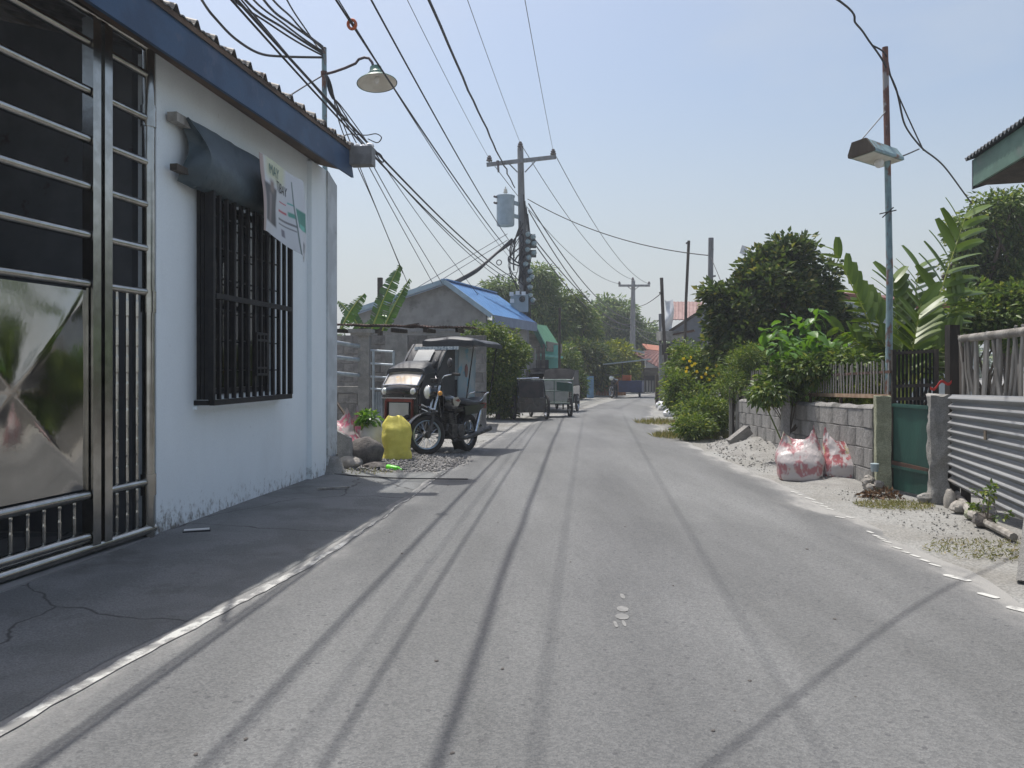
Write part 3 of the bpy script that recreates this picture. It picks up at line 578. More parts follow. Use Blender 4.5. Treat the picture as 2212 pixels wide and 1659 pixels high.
# stainless gate
gate = thing('steel_gate', 'stainless steel driveway gate with round rails and mirror panel', 'gate', GT(5.0))
def tubepart(name, a, b_, r, n=14): m = MB(); m.tube([a, b_], r, n); return part(name, m, MAT['chrome'], gate, True)
mb = MB(); mb.tube([GT(5.9,0,.02), GT(5.9,0,3.70)], .045, 16); part('post', mb, MAT['chrome'], gate, True)
for z in (.42, 1.80, 3.2):
    mb = MB(); mb.tube([GT(5.9,0,z-.08), GT(5.9,0,z+.08)], .055, 14); part('hinge', mb, MAT['chrome'], gate, True)
for y in (5.32, 5.43):
    mb = MB(); mb.bar(GT(y,0,.06), GT(y,0,3.68), .075, .085, up=NG); part('stile', mb, MAT['chrome'], gate)
rz = [3.51, 3.18, 2.85, 2.53, 2.20, 1.87]
tubepart('top_rail', GT(5.87,0,3.72), GT(2.2,0,3.72), .034)
for z in rz:
    tubepart('rail', GT(5.86,0,z), GT(5.475,0,z), .029); tubepart('rail', GT(5.275,0,z), GT(2.3,0,z), .031)
tubepart('rail', GT(5.86,0,.44), GT(5.475,0,.44), .03); tubepart('rail', GT(5.275,0,.44), GT(2.3,0,.44), .034)
tubepart('bottom_rail', GT(5.94,.01,.085), GT(2.2,.01,.05), .036); tubepart('rail', GT(5.275,0,.155), GT(2.3,0,.14), .036)
def spiral(a, b_, n=22):                                           # baluster with bands of spiral turning
    L0 = (b_-a).length; K = max(10, int(L0/.012)); pts = []; rr = []
    for i in range(K+1):
        t = i/K; s = t*L0; band = (s % .20) < .12; pts.append(a.lerp(b_, t)); rr.append(.0115+(.0035 if (band and i % 2) else 0.))
    m = MB(); m.tube(pts, rr, 8); return m
for y in (5.56, 5.665, 5.77):
    part('baluster', spiral(GT(y,0,.47), GT(y,0,1.845)), MAT['chrome'], gate, True); part('baluster', spiral(GT(y,0,.12), GT(y,0,.41)), MAT['chrome'], gate, True)
for i in range(14): part('baluster', spiral(GT(5.16-.125*i,0,.19), GT(5.16-.125*i,0,.41)), MAT['chrome'], gate, True)
# mirror panel pressed into a shallow four-sided pyramid with dished facets
my0, my1, mz0, mz1 = 4.06, 5.262, .485, 1.825
def pan(u, v):
    du, dv = abs(u-.5)*2, abs(v-.5)*2; h = 1-max(du, dv); lo = min(du, dv)/max(max(du, dv), 1e-6)
    o = .012*h + .018*math.sin(math.pi*h)*(lo**2)*(1-h*.5)
    return GT(my0+(my1-my0)*u, .005+o, mz0+(mz1-mz0)*v)
mb = MB(); mb.slab(pan, 40, 40, -NG*.01); part('mirror_panel', mb, MAT['mirror'], gate, True)
def pan2(u, v): q = pan(u, v); s = (my1-my0+.02); p = GT(0,0,0); return q-UG*(s/UG.y)
mb = MB(); mb.slab(pan2, 40, 40, -NG*.01); part('mirror_panel', mb, MAT['mirror'], gate, True)
for y_ in (5.262, 4.05): mb = MB(); mb.bar(GT(y_,0,.475), GT(y_,0,1.84), .018, .03, up=NG); part('panel_frame', mb, MAT['chrome'], gate)

# tarpaulin over the window, on two battens
mb = MB(); mb.bar(W(6.06,.06,3.255), W(8.47,.06,3.235), .08, .07); b1 = single('wooden_batten', 'upper wooden batten fixed to white wall, holding the tarpaulin', 'batten', mb, MAT['greywood'], W(6.06,.06,3.255), group='battens above the barred window')
mb = MB(); mb.bar(W(6.05,.08,2.86), W(8.2,.08,2.84), .06, .05); single('wooden_batten', 'lower wooden batten sticking out under the rolled tarpaulin', 'batten', mb, MAT['darkwood'], W(6.05,.08,2.86), group='battens above the barred window')
def tarp(u, v):
    Y = 6.18+1.6*u-.02*math.sin(v*3); n1 = noise.noise(V((u*5, v*2.5, 1)))
    o = .125+.11*math.sin(min(1, v*1.15)*math.pi*.55)+.03*n1+.05*v*math.exp(-u*9)*math.sin(v*5); z = 3.285-.54*v
    if v > .8: t = (v-.8)/.2; z = 3.285-.54*.8-.10*math.sin(t*math.pi*.55); o -= .12*t*t
    Y += (.16*math.sin(v*math.pi*.9)+.05*v)*math.exp(-u*7)
    return W(Y, o, z+.012*noise.noise(V((u*9, v*3, 7))))
mb = MB(); mb.slab(tarp, 48, 22, NRM*-.006)
mb.slab(lambda u, v: tarp(0,v).lerp(W(6.22+.05*math.sin(v*5), .035+.05*math.sin(v*3.1), 3.25-.47*v), u)+U*.05*math.sin(u*3.1)*math.sin(v*7), 8, 14, U*.006); single('tarpaulin', 'dark grey tarpaulin blind rolled over the barred window', 'tarpaulin', mb, MAT['tarp'], W(7.2,.2,2.75), True)
mb = MB()
def flap(u, v): return W(6.19+.10*u+.05*math.sin(v*4), .13+.02*math.sin(v*6)-.02*u, 3.25-.45*v-.02*u)
# torn poster
def pos(u, v):
    Y = 7.03+.98*u+.02*noise.noise(V((u*3, v*3, 9))); fold = .035*math.sin(u*7+v*2.5)*(.35+.9*v)+.05*math.exp(-((u-.72)/.10)**2)*v
    z = 3.235-.03*u-.70*v*(1+.13*u)+.05*math.sin(u*5.5)*v**3; return W(Y, .31+fold+.02*v, z)
def poster_mat():
    m = bpy.data.materials.new('printed_poster'); m.use_nodes = True; nt = m.node_tree; N = nt.nodes; L = nt.links; b = N['Principled BSDF']; b.inputs['Roughness'].default_value = .5
    uv = N.new('ShaderNodeUVMap'); sx = N.new('ShaderNodeSeparateXYZ'); L.new(uv.outputs[0], sx.inputs[0])
    col = None
    def rect(u0, u1, v0, v1, c, prev, soft=.012, skew=0.):
        fac = None
        for sock, a, b_ in ((0,u0,u1),(1,v0,v1)):
            src = sx.outputs[sock]
            if sock == 0 and skew:
                mu = N.new('ShaderNodeMath'); mu.operation = 'MULTIPLY_ADD'; mu.inputs[1].default_value = skew; L.new(sx.outputs[1], mu.inputs[0]); L.new(sx.outputs[0], mu.inputs[2]); src = mu.outputs[0]
            for e, sgn in ((a, 1), (b_, -1)):
                r = N.new('ShaderNodeMapRange'); r.inputs[1].default_value = e-soft*sgn; r.inputs[2].default_value = e+soft*sgn; L.new(src, r.inputs[0])
                if fac is None: fac = r.outputs[0]
                else: q = N.new('ShaderNodeMath'); q.operation = 'MULTIPLY'; L.new(fac, q.inputs[0]); L.new(r.outputs[0], q.inputs[1]); fac = q.outputs[0]
        x = N.new('ShaderNodeMix'); x.data_type = 'RGBA'; L.new(fac, x.inputs[0]); x.inputs[7].default_value = rgb(c)
        if isinstance(prev, tuple): x.inputs[6].default_value = prev
        else: L.new(prev, x.inputs[6])
        return x.outputs[2]
    c = rect(-.1,.07,-.1,1.1,(.42,.32,.29),(.60,.62,.64,1))
    c = rect(.10,.55,-.1,.26,(.58,.60,.42),c,.06)
    c = rect(.02,.34,.34,.84,(.07,.066,.07),c,.02,-.08); c = rect(.19,.29,.27,.42,(.22,.165,.14),c,.03); c = rect(.12,.2,.45,.82,(.2,.17,.175),c,.02,-.08); c = rect(.46,.72,.66,.69,(.2,.2,.21),c,.006); c = rect(.46,.70,.73,.75,(.25,.25,.26),c,.006); c = rect(.50,.55,.80,.90,(.2,.19,.22),c,.01)
    c = rect(.46,.60,.44,.455,(.5,.10,.13),c,.006); c = rect(.46,.60,.55,.58,(.5,.12,.14),c,.008); c = rect(.62,.74,.40,.42,(.1,.4,.36),c,.006); c = rect(.62,.74,.52,.58,(.10,.33,.26),c,.01)
    c = rect(.76,1.1,.42,.66,(.03,.22,.16),c,.012); c = rect(.80,.95,.60,.66,(.10,.45,.36),c,.012)
    c = rect(.72,.745,.1,1.0,(.12,.16,.15),c,.008,.02); c = rect(.86,.93,.80,.92,(.12,.13,.16),c,.02)
    L.new(c, b.inputs['Base Color']); return m
mb = MB(); NUp, NVp = 36, 30; mb.slab(pos, NUp, NVp, NRM*-.003)
poster = single('poster', 'torn campaign-style printed poster hanging over the tarpaulin beside window', 'poster', mb, poster_mat(), W(7.8,.3,2.5), True)
ul = poster.data.uv_layers.new(name='UVMap'); n1 = (NUp+1)*(NVp+1)
for lp in poster.data.loops:
    k = lp.vertex_index % n1; ul.data[lp.index].uv = ((k % (NUp+1))/NUp, (k//(NUp+1))/NVp)
def letters(txt, u0, v0, size, shear=0.):
    cu = bpy.data.curves.new('t', 'FONT'); cu.body = txt; o = bpy.data.objects.new('t', cu); COL.objects.link(o)
    dg = bpy.context.evaluated_depsgraph_get(); me = bpy.data.meshes.new_from_object(o.evaluated_get(dg)); bpy.data.objects.remove(o)
    mb = MB(); P = []
    for v_ in me.vertices:
        u = u0+(v_.co.x*.9+shear*v_.co.y)*size; v = v0-v_.co.y*size*1.5; P.append(pos(u, v)+NRM*.006)
    mb.add(P, [tuple(p.vertices) for p in me.polygons]); part('lettering', mb, MAT['lampgreen'] if txt == 'MAY' else MAT['blackplate'], poster)
letters('MAY', .17, .20, .125, -.1); letters('TIBAY', .34, .34, .115)
# little things on the apron
c = g(425, 1147, .03); mb = MB(); mb.box((c.x, c.y, .034), (.20,.095,.012), Matrix.Rotation(.35, 3, 'Z')); sp = single('sign_plate', 'small dark plate with white face lying on apron by wall', 'plate', mb, MAT['blackplate'], c)
mb = MB(); mb.box((c.x, c.y, .0425), (.185,.06,.004), Matrix.Rotation(.35, 3, 'Z')); part('face', mb, MAT['whitepaint'], sp)
c = g(720, 1057, .03); mb = MB(); mb.bar(c+V((-.16,-.03,.01)), c+V((.16,.05,.015)), .03, .02); single('wooden_stick', 'flat wooden stick lying on concrete near the corner pillar', 'stick', mb, MAT['greywood'], c)
# ------------------------------------------------------------------ poles and lamps
LP = d(702, 125, 10.5); LPX, LPY = LP.x, 10.5
lamp = thing('street_lamp', 'pale pipe street lamp with green shade behind the white building', 'street lamp', (LPX, LPY, 0))
mb = MB(); top = d(700, 103, 10.5); mb.tube([(LPX+.03, LPY, -.1), (LPX+.01, LPY, 2.5), top], [.036,.035,.034], 14); part('pole', mb, MAT['pipepaint'], lamp, True)
mb = MB(); mb.tube([d(700,150,10.5)+V((0,0,-.03)), d(700,163,10.5)], .045, 12); part('clamp', mb, MAT['rustpipe'], lamp, True)
arm = [(703,160),(722,155),(745,147),(768,137),(775,128),(787,124),(797,126),(804,135),(808,150)]
mb = MB(); mb.tube([d(x, y, 10.5-.004*i*3) for i, (x, y) in enumerate(arm)], .018, 10); part('arm', mb, MAT['armpurple'], lamp, True)
lc = d(819, 152, 10.42); tilt = V((-.10, .12, 1)).normalized(); hc = d(812, 150, 10.42)
mb = MB(); mb.lathe([(.035,.04),(.075,.03),(.085,-.02),(.095,-.05),(.12,-.07),(.125,-.10),(.19,-.13),(.265,-.185),(.27,-.195),(.262,-.195)], hc, 28, tilt, cap=False); part('lamp_shade', mb, MAT['lampgreen'], lamp, True)
mb = MB(); mb.lathe([(.258,-.192),(.17,-.135),(.09,-.115),(.02,-.11)], hc, 28, tilt, cap=False); part('reflector', mb, MAT['lampwhite'], lamp, True)
mb = MB(); mb.blob(hc+tilt*-.15, (.035,.035,.05), 8); part('bulb', mb, MAT['bulb'], lamp, True)

# right hand lamp post with boxed fixture
B2 = V((4.15, 8.62, 0)); post2 = thing('lamp_post', 'rusty pipe lamp post with boxed fixture behind green gate', 'street lamp', B2)
t2 = d(1912, 102, 8.55); m2 = d(1917, 330, 8.58); b2 = d(1922, 600, 8.6)
mb = MB(); mb.tube([t2, t2.lerp(m2,.5), m2], [.031,.032,.032], 14); part('upper_pole', mb, MAT['rustpipe'], post2, True)
mb = MB(); mb.tube([m2, b2, (B2.x, B2.y, -.1)], [.033,.035,.038], 14); part('lower_pole', mb, MAT['pipepaint'], post2, True)
mb = MB(); f0 = d(1858, 318, 8.25); f1 = d(1925, 340, 8.72); ax = (f1-f0).normalized(); sd_ = V((.93,-.28,.12)).normalized(); sd_ = (sd_-ax*sd_.dot(ax)).normalized(); up = ax.cross(sd_); up = up if up.z > 0 else -up
prof = [(-.135,-.075),(.135,-.075),(.135,-.045),(.075,.075),(-.075,.075),(-.135,-.045)]
mb.prism([f0+sd_*a+up*b_ for a, b_ in prof], f1-f0); fx = part('fixture', mb, MAT['fixture'], post2)
mb = MB(); mb.prism([f0-ax*.012+sd_*a*1.02+up*b_*1.02 for a, b_ in prof], ax*.05); part('end_cap', mb, MAT['wood'], fx)
mb = MB(); mb.bar(f0+ax*.05-up*.079, f1-ax*.02-up*.079, .22, .006, up=up); part('diffuser', mb, MAT['lampwhite'], fx)
mb = MB(); mb.blob(d(1899, 352, 8.5), (.05,.05,.055), 10); part('bulb', mb, MAT['bulb'], fx, True)
mb = MB(); mb.tube([f0+up*.08+ax*.04, d(1914, 240, 8.55)], .006, 6); part('stay_wire', mb, MAT['alu'], post2)
for (x0, y0, x1, y1) in ((1900,462,1936,454),(1906,470,1930,448)):
    mb = MB(); mb.tube([d(x0,y0,8.52), d((x0+x1)/2,(y0+y1)/2,8.5), d(x1,y1,8.52)], .007, 6); part('wire_tie', mb, MAT['cable'], post2)

# main utility pole
PY = 27.5
UPX = d(1136, 700, PY).x
up_ = thing('utility_pole', 'tall concrete utility pole carrying crossarm, transformer and meters', 'utility pole', (UPX, PY, 0))
pt = d(1124, 320, PY); pb = V((UPX, PY, -.2))
mb = MB(); mb.tube([pb, pb.lerp(pt,.5), pt], [.19,.15,.105], 12); part('pole', mb, MAT['pole'], up_, True)
ca, cb = d(1051, 356, PY-.13), d(1201, 339, PY-.13)
mb = MB(); mb.bar(ca, cb, .10, .13); part('crossarm', mb, MAT['pole'], up_)
for (x0, y0, x1, y1) in ((1096,350,1118,372),(1160,344,1134,372)):
    mb = MB(); mb.bar(d(x0,y0,PY-.15), d(x1,y1,PY-.15), .03, .04); part('brace', mb, MAT['pole'], up_)
def insulator(p): m = MB(); m.lathe([(.02,-.12),(.02,0),(.10,.0),(.11,.04),(.06,.07),(.09,.09),(.09,.12),(.05,.15),(.06,.18),(.03,.20)], p, 12); return m
for (x, y) in ((1057,348),(1195,334),(1124,318)): part('insulator', insulator(d(x, y, PY-.1)), MAT['porcelain'], up_, True)
mb = MB(); mb.tube([d(1075,347,PY-.2), d(1077,372,PY-.2)], [.05,.035], 8); part('fuse_cutout', mb, MAT['porcelain'], up_, True)
tx = d(1092, 488, PY-.35); hh = d(1092, 422, PY-.35).z-tx.z; tr = .31
mb = MB(); mb.lathe([(tr*.93,0),(tr,.05),(tr,hh*.93),(tr*1.06,hh*.935),(tr*1.06,hh*.98),(tr*.9,hh),(.02,hh*1.03)], tx, 24)
tk = part('transformer', mb, MAT['transformer'], up_, True)
mb = MB(); mb.lathe([(.07,0),(.06,.06),(.085,.08),(.055,.1),(.075,.13),(.05,.15),(.065,.18),(.03,.21),(.02,.28)], tx+V((0,0,hh*1.02)), 12); part('bushing', mb, MAT['lampwhite'], tk, True)
for z in (.35, .78):
    mb = MB(); mb.bar(tx+V((tr*.9,.1,hh*z)), V((d(1121,450,PY).x, PY, tx.z+hh*z)), .1, .12); part('bracket', mb, MAT['transformer'], tk)
for k, z in enumerate((.92, .72)):
    mb = MB(); mb.lathe([(.03,0),(.05,.03),(.03,.06),(.045,.09),(.015,.13)], tx+V((-tr*.95,-.1,hh*z)), 8, (-1,-.2,.2)); part('bushing', mb, MAT['porcelain'], tk, True)
random.seed(3)
for k, (x, y) in enumerate([(1139,508),(1150,514),(1139,524),(1152,528),(1138,541),(1141,558),(1152,548),(1143,588),(1141,606),(1143,622),(1143,640),(1149,650),(1134,572),(1147,600)]):
    c = d(x, y, PY-.24); mb = MB(); mb.box(c, (.2,.14,.25)); mt = part('meter', mb, MAT['engine'], up_)
    mb = MB(); mb.lathe([(.095,0),(.09,.06),(.06,.10),(.01,.11)], c+V((.02,-.07,.02)), 14, (.35,-1,0)); part('meter_dome', mb, MAT['glass'], mt, True)
mb = MB(); c = d(1122, 655, PY-.3); mb.box(c, (.62,.16,.62)); pnl = part('meter_box', mb, MAT['transformer'], up_)
for (x, y) in ((1105,635),(1118,633),(1131,634),(1106,650)):
    mb = MB(); mb.box(d(x,y,PY-.42), (.14,.1,.13)); part('meter', mb, MAT['whitesheet'], pnl)
mb = MB(); mb.lathe([(.11,0),(.1,.05),(.02,.07)], d(1128,646,PY-.39), 14, (0,-1,0)); part('dial', mb, MAT['engine'], pnl, True)
random.seed(11)
for k in range(16):
    s = d(1128+random.uniform(-4,6), 470+random.uniform(0,90), PY-.2); e = d(1120+random.uniform(-12,22), 560+random.uniform(0,95), PY-.2); bulge = random.uniform(-1,.25)*(.55 if k < 10 else .25)
    pts = [s.lerp(e, t/10)+V((bulge*math.sin(math.pi*t/10)+.03*random.uniform(-1,1), -.1*math.sin(math.pi*t/10), -.3*abs(bulge)*math.sin(math.pi*t/10))) for t in range(11)]
    mb = MB(); mb.tube(pts, random.choice((.012,.018,.026)), 6); part('cable_loop', mb, MAT['cable'], up_, True)
mb = MB(); mb.torus(d(1078, 567, PY-.3), (.3,1,0), .09, .018, 18, 6); part('cable_loop', mb, MAT['cable'], up_, True)
for k in range(4):
    mb = MB(); x = 1131+k*3; mb.tube([d(x, 420+14*k, PY-.17), d(x+6, 520, PY-.2), d(x+3, 600, PY-.22), d(x+6, 690, PY-.22)], .02, 6); part('riser_cable', mb, MAT['cable'], up_, True)

# far utility pole
FY = 56.; fb = d(1365, 820, FY)
fp = thing('utility_pole', 'distant slim utility pole with crossarm where the road bends', 'utility pole', (fb.x, FY, 0))
mb = MB(); mb.tube([(fb.x,FY,-.2), d(1368,606,FY)], [.26,.14], 12); part('pole', mb, MAT['pole'], fp, True)
mb = MB(); mb.bar(d(1336,617,FY-.2), d(1404,617,FY-.2), .13, .15); part('crossarm', mb, MAT['pole'], fp)
for (x, y) in ((1338,614),(1402,614),(1367,605)): part('insulator', insulator(d(x,y,FY-.15)), MAT['porcelain'], fp, True)
for (x0,x1) in ((1356,1366),(1380,1369)):
    mb = MB(); mb.bar(d(x0,619,FY-.22), d(x1,627,FY-.22), .05, .05); part('brace', mb, MAT['pole'], fp)

# thin poles on the right
def thinpole(pts, Y, r, mat, name, label, group='thin poles beyond the flowering hedge', n=9, cross=None):
    P = [d(x, y, Y) for x, y in pts]; base = P[-1]; b0 = V((base.x, Y, 0)); t = thing(name, label, 'pole', b0, group)
    P = P+[V((base.x, Y, -.1))] if base.z > .1 else P
    m = MB(); m.tube(P, r, n); part('shaft', m, mat, t, True)
    if cross:
        for (x0,y0,x1,y1) in cross: m = MB(); m.bar(d(x0,y0,Y-.05), d(x1,y1,Y-.05), .04, .05); part('crosspiece', m, mat, t)
    return t
thinpole([(1429,600),(1433,700),(1440,800),(1441,868)], 25., .055, MAT['darkwood'], 'wooden_pole', 'slightly leaning bare wooden pole left of the pink roof', cross=[(1424,633,1432,630)])
thinpole([(1426,678),(1427,800),(1427,868)], 26.5, .05, MAT['pole'], 'wooden_pole', 'short straight pole beside the concrete gate post at bend')
thinpole([(1488,520),(1482,650),(1480,760)], 24., .045, MAT['darkwood'], 'wooden_pole', 'thin dark pole rising in front of the pink roof', cross=[(1482,526,1489,522)])
thinpole([(1536,514),(1535,600),(1534,660)], 22., .075, MAT['pole'], 'concrete_pole', 'thicker pale pole rising out of dark tree', cross=[(1531,598,1546,596),(1533,535,1541,540)])
an = thinpole([(1610,540),(1608,580),(1607,640)], 21., .018, MAT['pole'], 'antenna_mast', 'slim mast with white dish panel above dark tree')
mb = MB(); c = d(1606, 540, 21.); mb.box(c, (.16,.03,.22), Matrix.Rotation(.3, 3, 'Y')); part('dish', mb, MAT['whitesheet'], an)

# ------------------------------------------------------------------ overhead cables
def catpath(E, Mp, yend, c=.0012, n=44, wob=0., seed=0):
    dx = (Mp.x-E.x)/(Mp.y-E.y); sl = (Mp.z-E.z)/(Mp.y-E.y); pts = []
    for i in range(n+1):
        Y = E.y+(yend-E.y)*i/n; z = E.z+sl*(Y-E.y)+c*(E.y-Y)*(Mp.y-Y)*1.0
        pts.append(V((E.x+dx*(Y-E.y)+wob*noise.noise(V((Y*1.6, seed, 0))), Y, z+wob*noise.noise(V((Y*1.6, seed, 7))))))
    return pts
def cable(pts, r, label, mat='cable', name='overhead_cable', n=6, group='overhead cables along the road'):
    m = MB(); m.tube(pts, r, n); return single(name, label, 'cable', m, MAT[mat], pts[0], True, group)
def atz(x, y, z): Y = (z-CAM_H)*F/(795-y); return d(x, y, Y)
cable(catpath(d(1057,343,PY-.1), atz(880,0,7.4), -12), .007, 'thin wire to left insulator of main pole crossarm', 'alu')
cable(catpath(d(1124,309,PY-.1), atz(1010,0,7.8), -12), .007, 'thin wire to the insulator on top of main pole', 'alu')
cable(catpath(d(1195,326,PY-.1), atz(1134,0,7.6), -12), .007, 'thin wire to right insulator of main pole crossarm', 'alu')
cable(catpath(d(1112,405,PY-.1), atz(927,0,6.2), -8, wob=.05, seed=3), .022, 'twisted wavy service cable reaching the main pole below its crossarm')
cable(catpath(d(1118,545,PY-.1), atz(802,0,5.0), -6, c=.0016), .0115, 'single thick cable passing right of the green lamp shade')
cable(catpath(d(1112,556,PY-.1), atz(726,0,5.0), -6, c=.0016), .0125, 'thick cable carrying an orange ring, passing behind lamp shade')
cable(catpath(d(1118,575,PY-.1), atz(730,-2,5.0), -6, c=.0022), .007, 'thin cable running close under the one with orange ring')
cable(catpath(d(1112,602,PY-.1), atz(512,0,4.3), -4, c=.0024), .0145, 'upper thick black cable crossing in front of the lamp post')
cable(catpath(d(1112,610,PY-.1), atz(500,0,4.3), -4, c=.0028), .011, 'lower thick black cable crossing in front of the lamp post')
cable(catpath(d(1118,622,PY-.1), atz(520,-2,4.35), -4, c=.0034), .008, 'thin slack cable just under the two thick crossing cables')
rp_ = catpath(d(1112,556,PY-.1), atz(726,0,5.0), -6, c=.0016)
q = min(rp_, key=lambda p: abs((p.x/p.y*F+1106)-760)); k = rp_.index(q); q0, q1 = (rp_[k-1], rp_[k]) if (rp_[k].x/rp_[k].y*F+1106) < 760 else (rp_[k], rp_[k+1])
def sx_(p): return p.x/p.y*F+1106
t = (760-sx_(q0))/(sx_(q1)-sx_(q0)); rc = q0.lerp(q1, t)
mb = MB(); mb.torus(rc, (.3,1,.25), .045, .017, 20, 8, sq=1.3); single('cable_ring', 'orange ring clamped round an overhead cable', 'ring', mb, MAT['orange'], rc, True)
# drop cables gathered at the street lamp
LT = lambda x, y: d(x, y, 10.45)
def free(pts, r, label, mat='cable', k=8, group='overhead cables along the road', wob=0., seed=0):
    pts = [V(p) for p in pts]; out = []                        # smooth path through points
    for i in range(len(pts)-1):
        p0, p1, p2, p3 = pts[max(i-1,0)], pts[i], pts[i+1], pts[min(i+2,len(pts)-1)]
        for s in range(k):
            t = s/k; q = .5*((2*p1)+(-p0+p2)*t+(2*p0-5*p1+4*p2-p3)*t*t+(-p0+3*p1-3*p2+p3)*t**3); out.append(q+V((wob*noise.noise(V((i+t, seed, 1))), 0, wob*noise.noise(V((i+t, seed, 4))))))
    out.append(pts[-1]); return cable(out, r, label, mat, group=group)
grp2 = 'drop cables tied to the street lamp post'
free([atz(330,-190,4.4), d(436,0,8.2), d(470,45,8.8), d(510,85,9.3), d(560,115,9.8), d(612,122,10.1), LT(696,124)], .016, 'sagging black drop cable hanging lowest, leftmost to lamp post', group=grp2)
for k, (x, lab) in enumerate(((505,'thin'),(530,'thick'),(548,'slack'),(570,'straight'),(590,'wavy'))):
    free([atz(x-110,-150,4.9), d(x,0,8.6-.05*k), d(x+(690-x)*.5, 62-3*k, 9.5), LT(697,120-5*k)], .012+.003*(k % 2), lab+' black drop cable, %s from the left of five reaching lamp post top' % ('first','second','third','fourth','fifth')[k], group=grp2, wob=.03, seed=k)
free([atz(560,-140,5.4), d(620,0,9.), LT(665,70), LT(690,108)], .011, 'rightmost drop cable coming steeply down to lamp post top', group=grp2)
for k, (x, y, Y, lab) in enumerate(((870,590,18.,'leftmost'),(886,625,21.,'second'),(935,612,22.,'third'),(955,612,22.5,'fourth'),(1035,640,25.,'rightmost'))):
    free([LT(704,160), LT(716,185+6*k), d(740+6*k, 285-5*k, 11.5), d(712+(x-712)*.62, 160+(y-160)*.66, Y*.8), d(x, y, Y)], .009, lab+' of five thin cables fanning from lamp post down to roofs', group='service cables from lamp post to the roofs')
free([LT(694,165), d(660,185,10.1), d(625,207,9.6)], .009, 'short stay cable from lamp post down to the roof edge', group=grp2)
free([d(726,305,9.6), d(752,290,10.3), d(790,292,11.), d(812,289,11.2), d(824,297,11.2), d(815,308,11.2), d(795,300,11.)], .008, 'loose looped cable end above the grey gutter', group=grp2)
free([d(798,330,9.6), d(812,328,9.9), d(824,336,10.), d(828,350,10.), d(820,345,10.), d(812,330,9.9)], .007, 'small coiled cable end right of the grey gutter', group=grp2)
# thick service bundle from the main pole down to the blue roof
for k in range(4):
    free([d(1106,517+3*k,PY-.3), d(1075-3*k,545+3*k,26.5), d(1030,582+2*k,25.5), d(966+4*k,617,24.7)], (.045,.04,.03,.02)[k], ('thickest','second thickest','third','thinnest')[k]+' cable of bundle sloping from main pole to blue roof ridge', group='service bundle to the blue roof')
for k in range(2):
    free([d(1096,505+14*k,PY-.3), d(1000,562+14*k,26.), d(892,627+16*k,25.)], .011, ('upper','lower')[k]+' thin wire descending left from main pole behind blue roof', 'alu')
free([d(1118,588,PY-.2), d(1065,600,27), d(985,640,26)], .010, 'short thin wire sloping left from pole behind the blue ridge', 'alu')
# from main pole onward
sp = [((1124,309),(1367,604),'top insulators',.011),((1195,326),(1402,613),'right insulators',.011),((1057,343),(1338,613),'left insulators',.011)]
for (a, b_, lab, r) in sp:
    A, B = d(*a, PY-.1), d(*b_, FY-.15); pts = [A.lerp(B, i/30)-V((0,0,.9*4*(i/30)*(1-i/30))) for i in range(31)]; cable(pts, r*1.3, 'thin wire linking '+lab+' of main and far pole', 'alu')
for k, (y0, y1, sg) in enumerate(((440,690,.9),(455,700,1.2),(500,706,.7),(508,712,1.0))):
    A, B = d(1142,y0,PY), d(1364,y1,FY-.2); pts = [A.lerp(B, i/30)-V((0,0,sg*4*(i/30)*(1-i/30))) for i in range(31)]; cable(pts, .022, ('highest','second','third','lowest')[k]+' of four slack black cables between main and far pole')
A, B = d(1140,430,PY), d(1534,552,22.); cable([A.lerp(B, i/24)-V((0,0,.35*4*(i/24)*(1-i/24))) for i in range(25)], .016, 'slack cable crossing from main pole to pale pole at right')
for k, (y0, x1, y1, Y1) in enumerate(((690,1427,690,26.5),(700,1427,720,26.5),(706,1430,745,25.),(660,1430,632,25.))):
    A, B = d(1370,y0,FY-.2), d(x1,y1,Y1); cable([A.lerp(B, i/16)-V((0,0,.2*4*(i/16)*(1-i/16))) for i in range(17)], .014, ('upper short','middle short','lowest short','highest long')[k]+' cable from far pole to right roadside poles')
free([d(1534,552,22.), d(1548,585,21.), d(1560,615,20.)], .010, 'short drop wire from pale pole into dark tree')
# wire crossing the road to the right lamp post
free([(-1.6,2.9,5.2), (-.41,4.07,4.96), (1.3,5.85,4.78), d(1815,3,7.6), d(1850,52,8.0), d(1880,92,8.3), d(1912,140,8.5), d(1935,190,8.8), d(1955,270,9.2), d(1990,318,9.8), d(2040,360,10.5), d(2100,440,11.5)], .011, 'black service cable crossing over road past the right lamp post', wob=.02)
free([d(1885,98,8.35), d(1913,118,8.5), d(1926,170,8.8), d(1960,250,9.4), d(1995,325,9.9)], .009, 'thin companion wire hanging beside the right lamp post top')
free([d(1925,345,8.65), d(1955,335,9.1), d(1985,322,9.7)], .009, 'short feed wire from the boxed fixture to crossing cable')
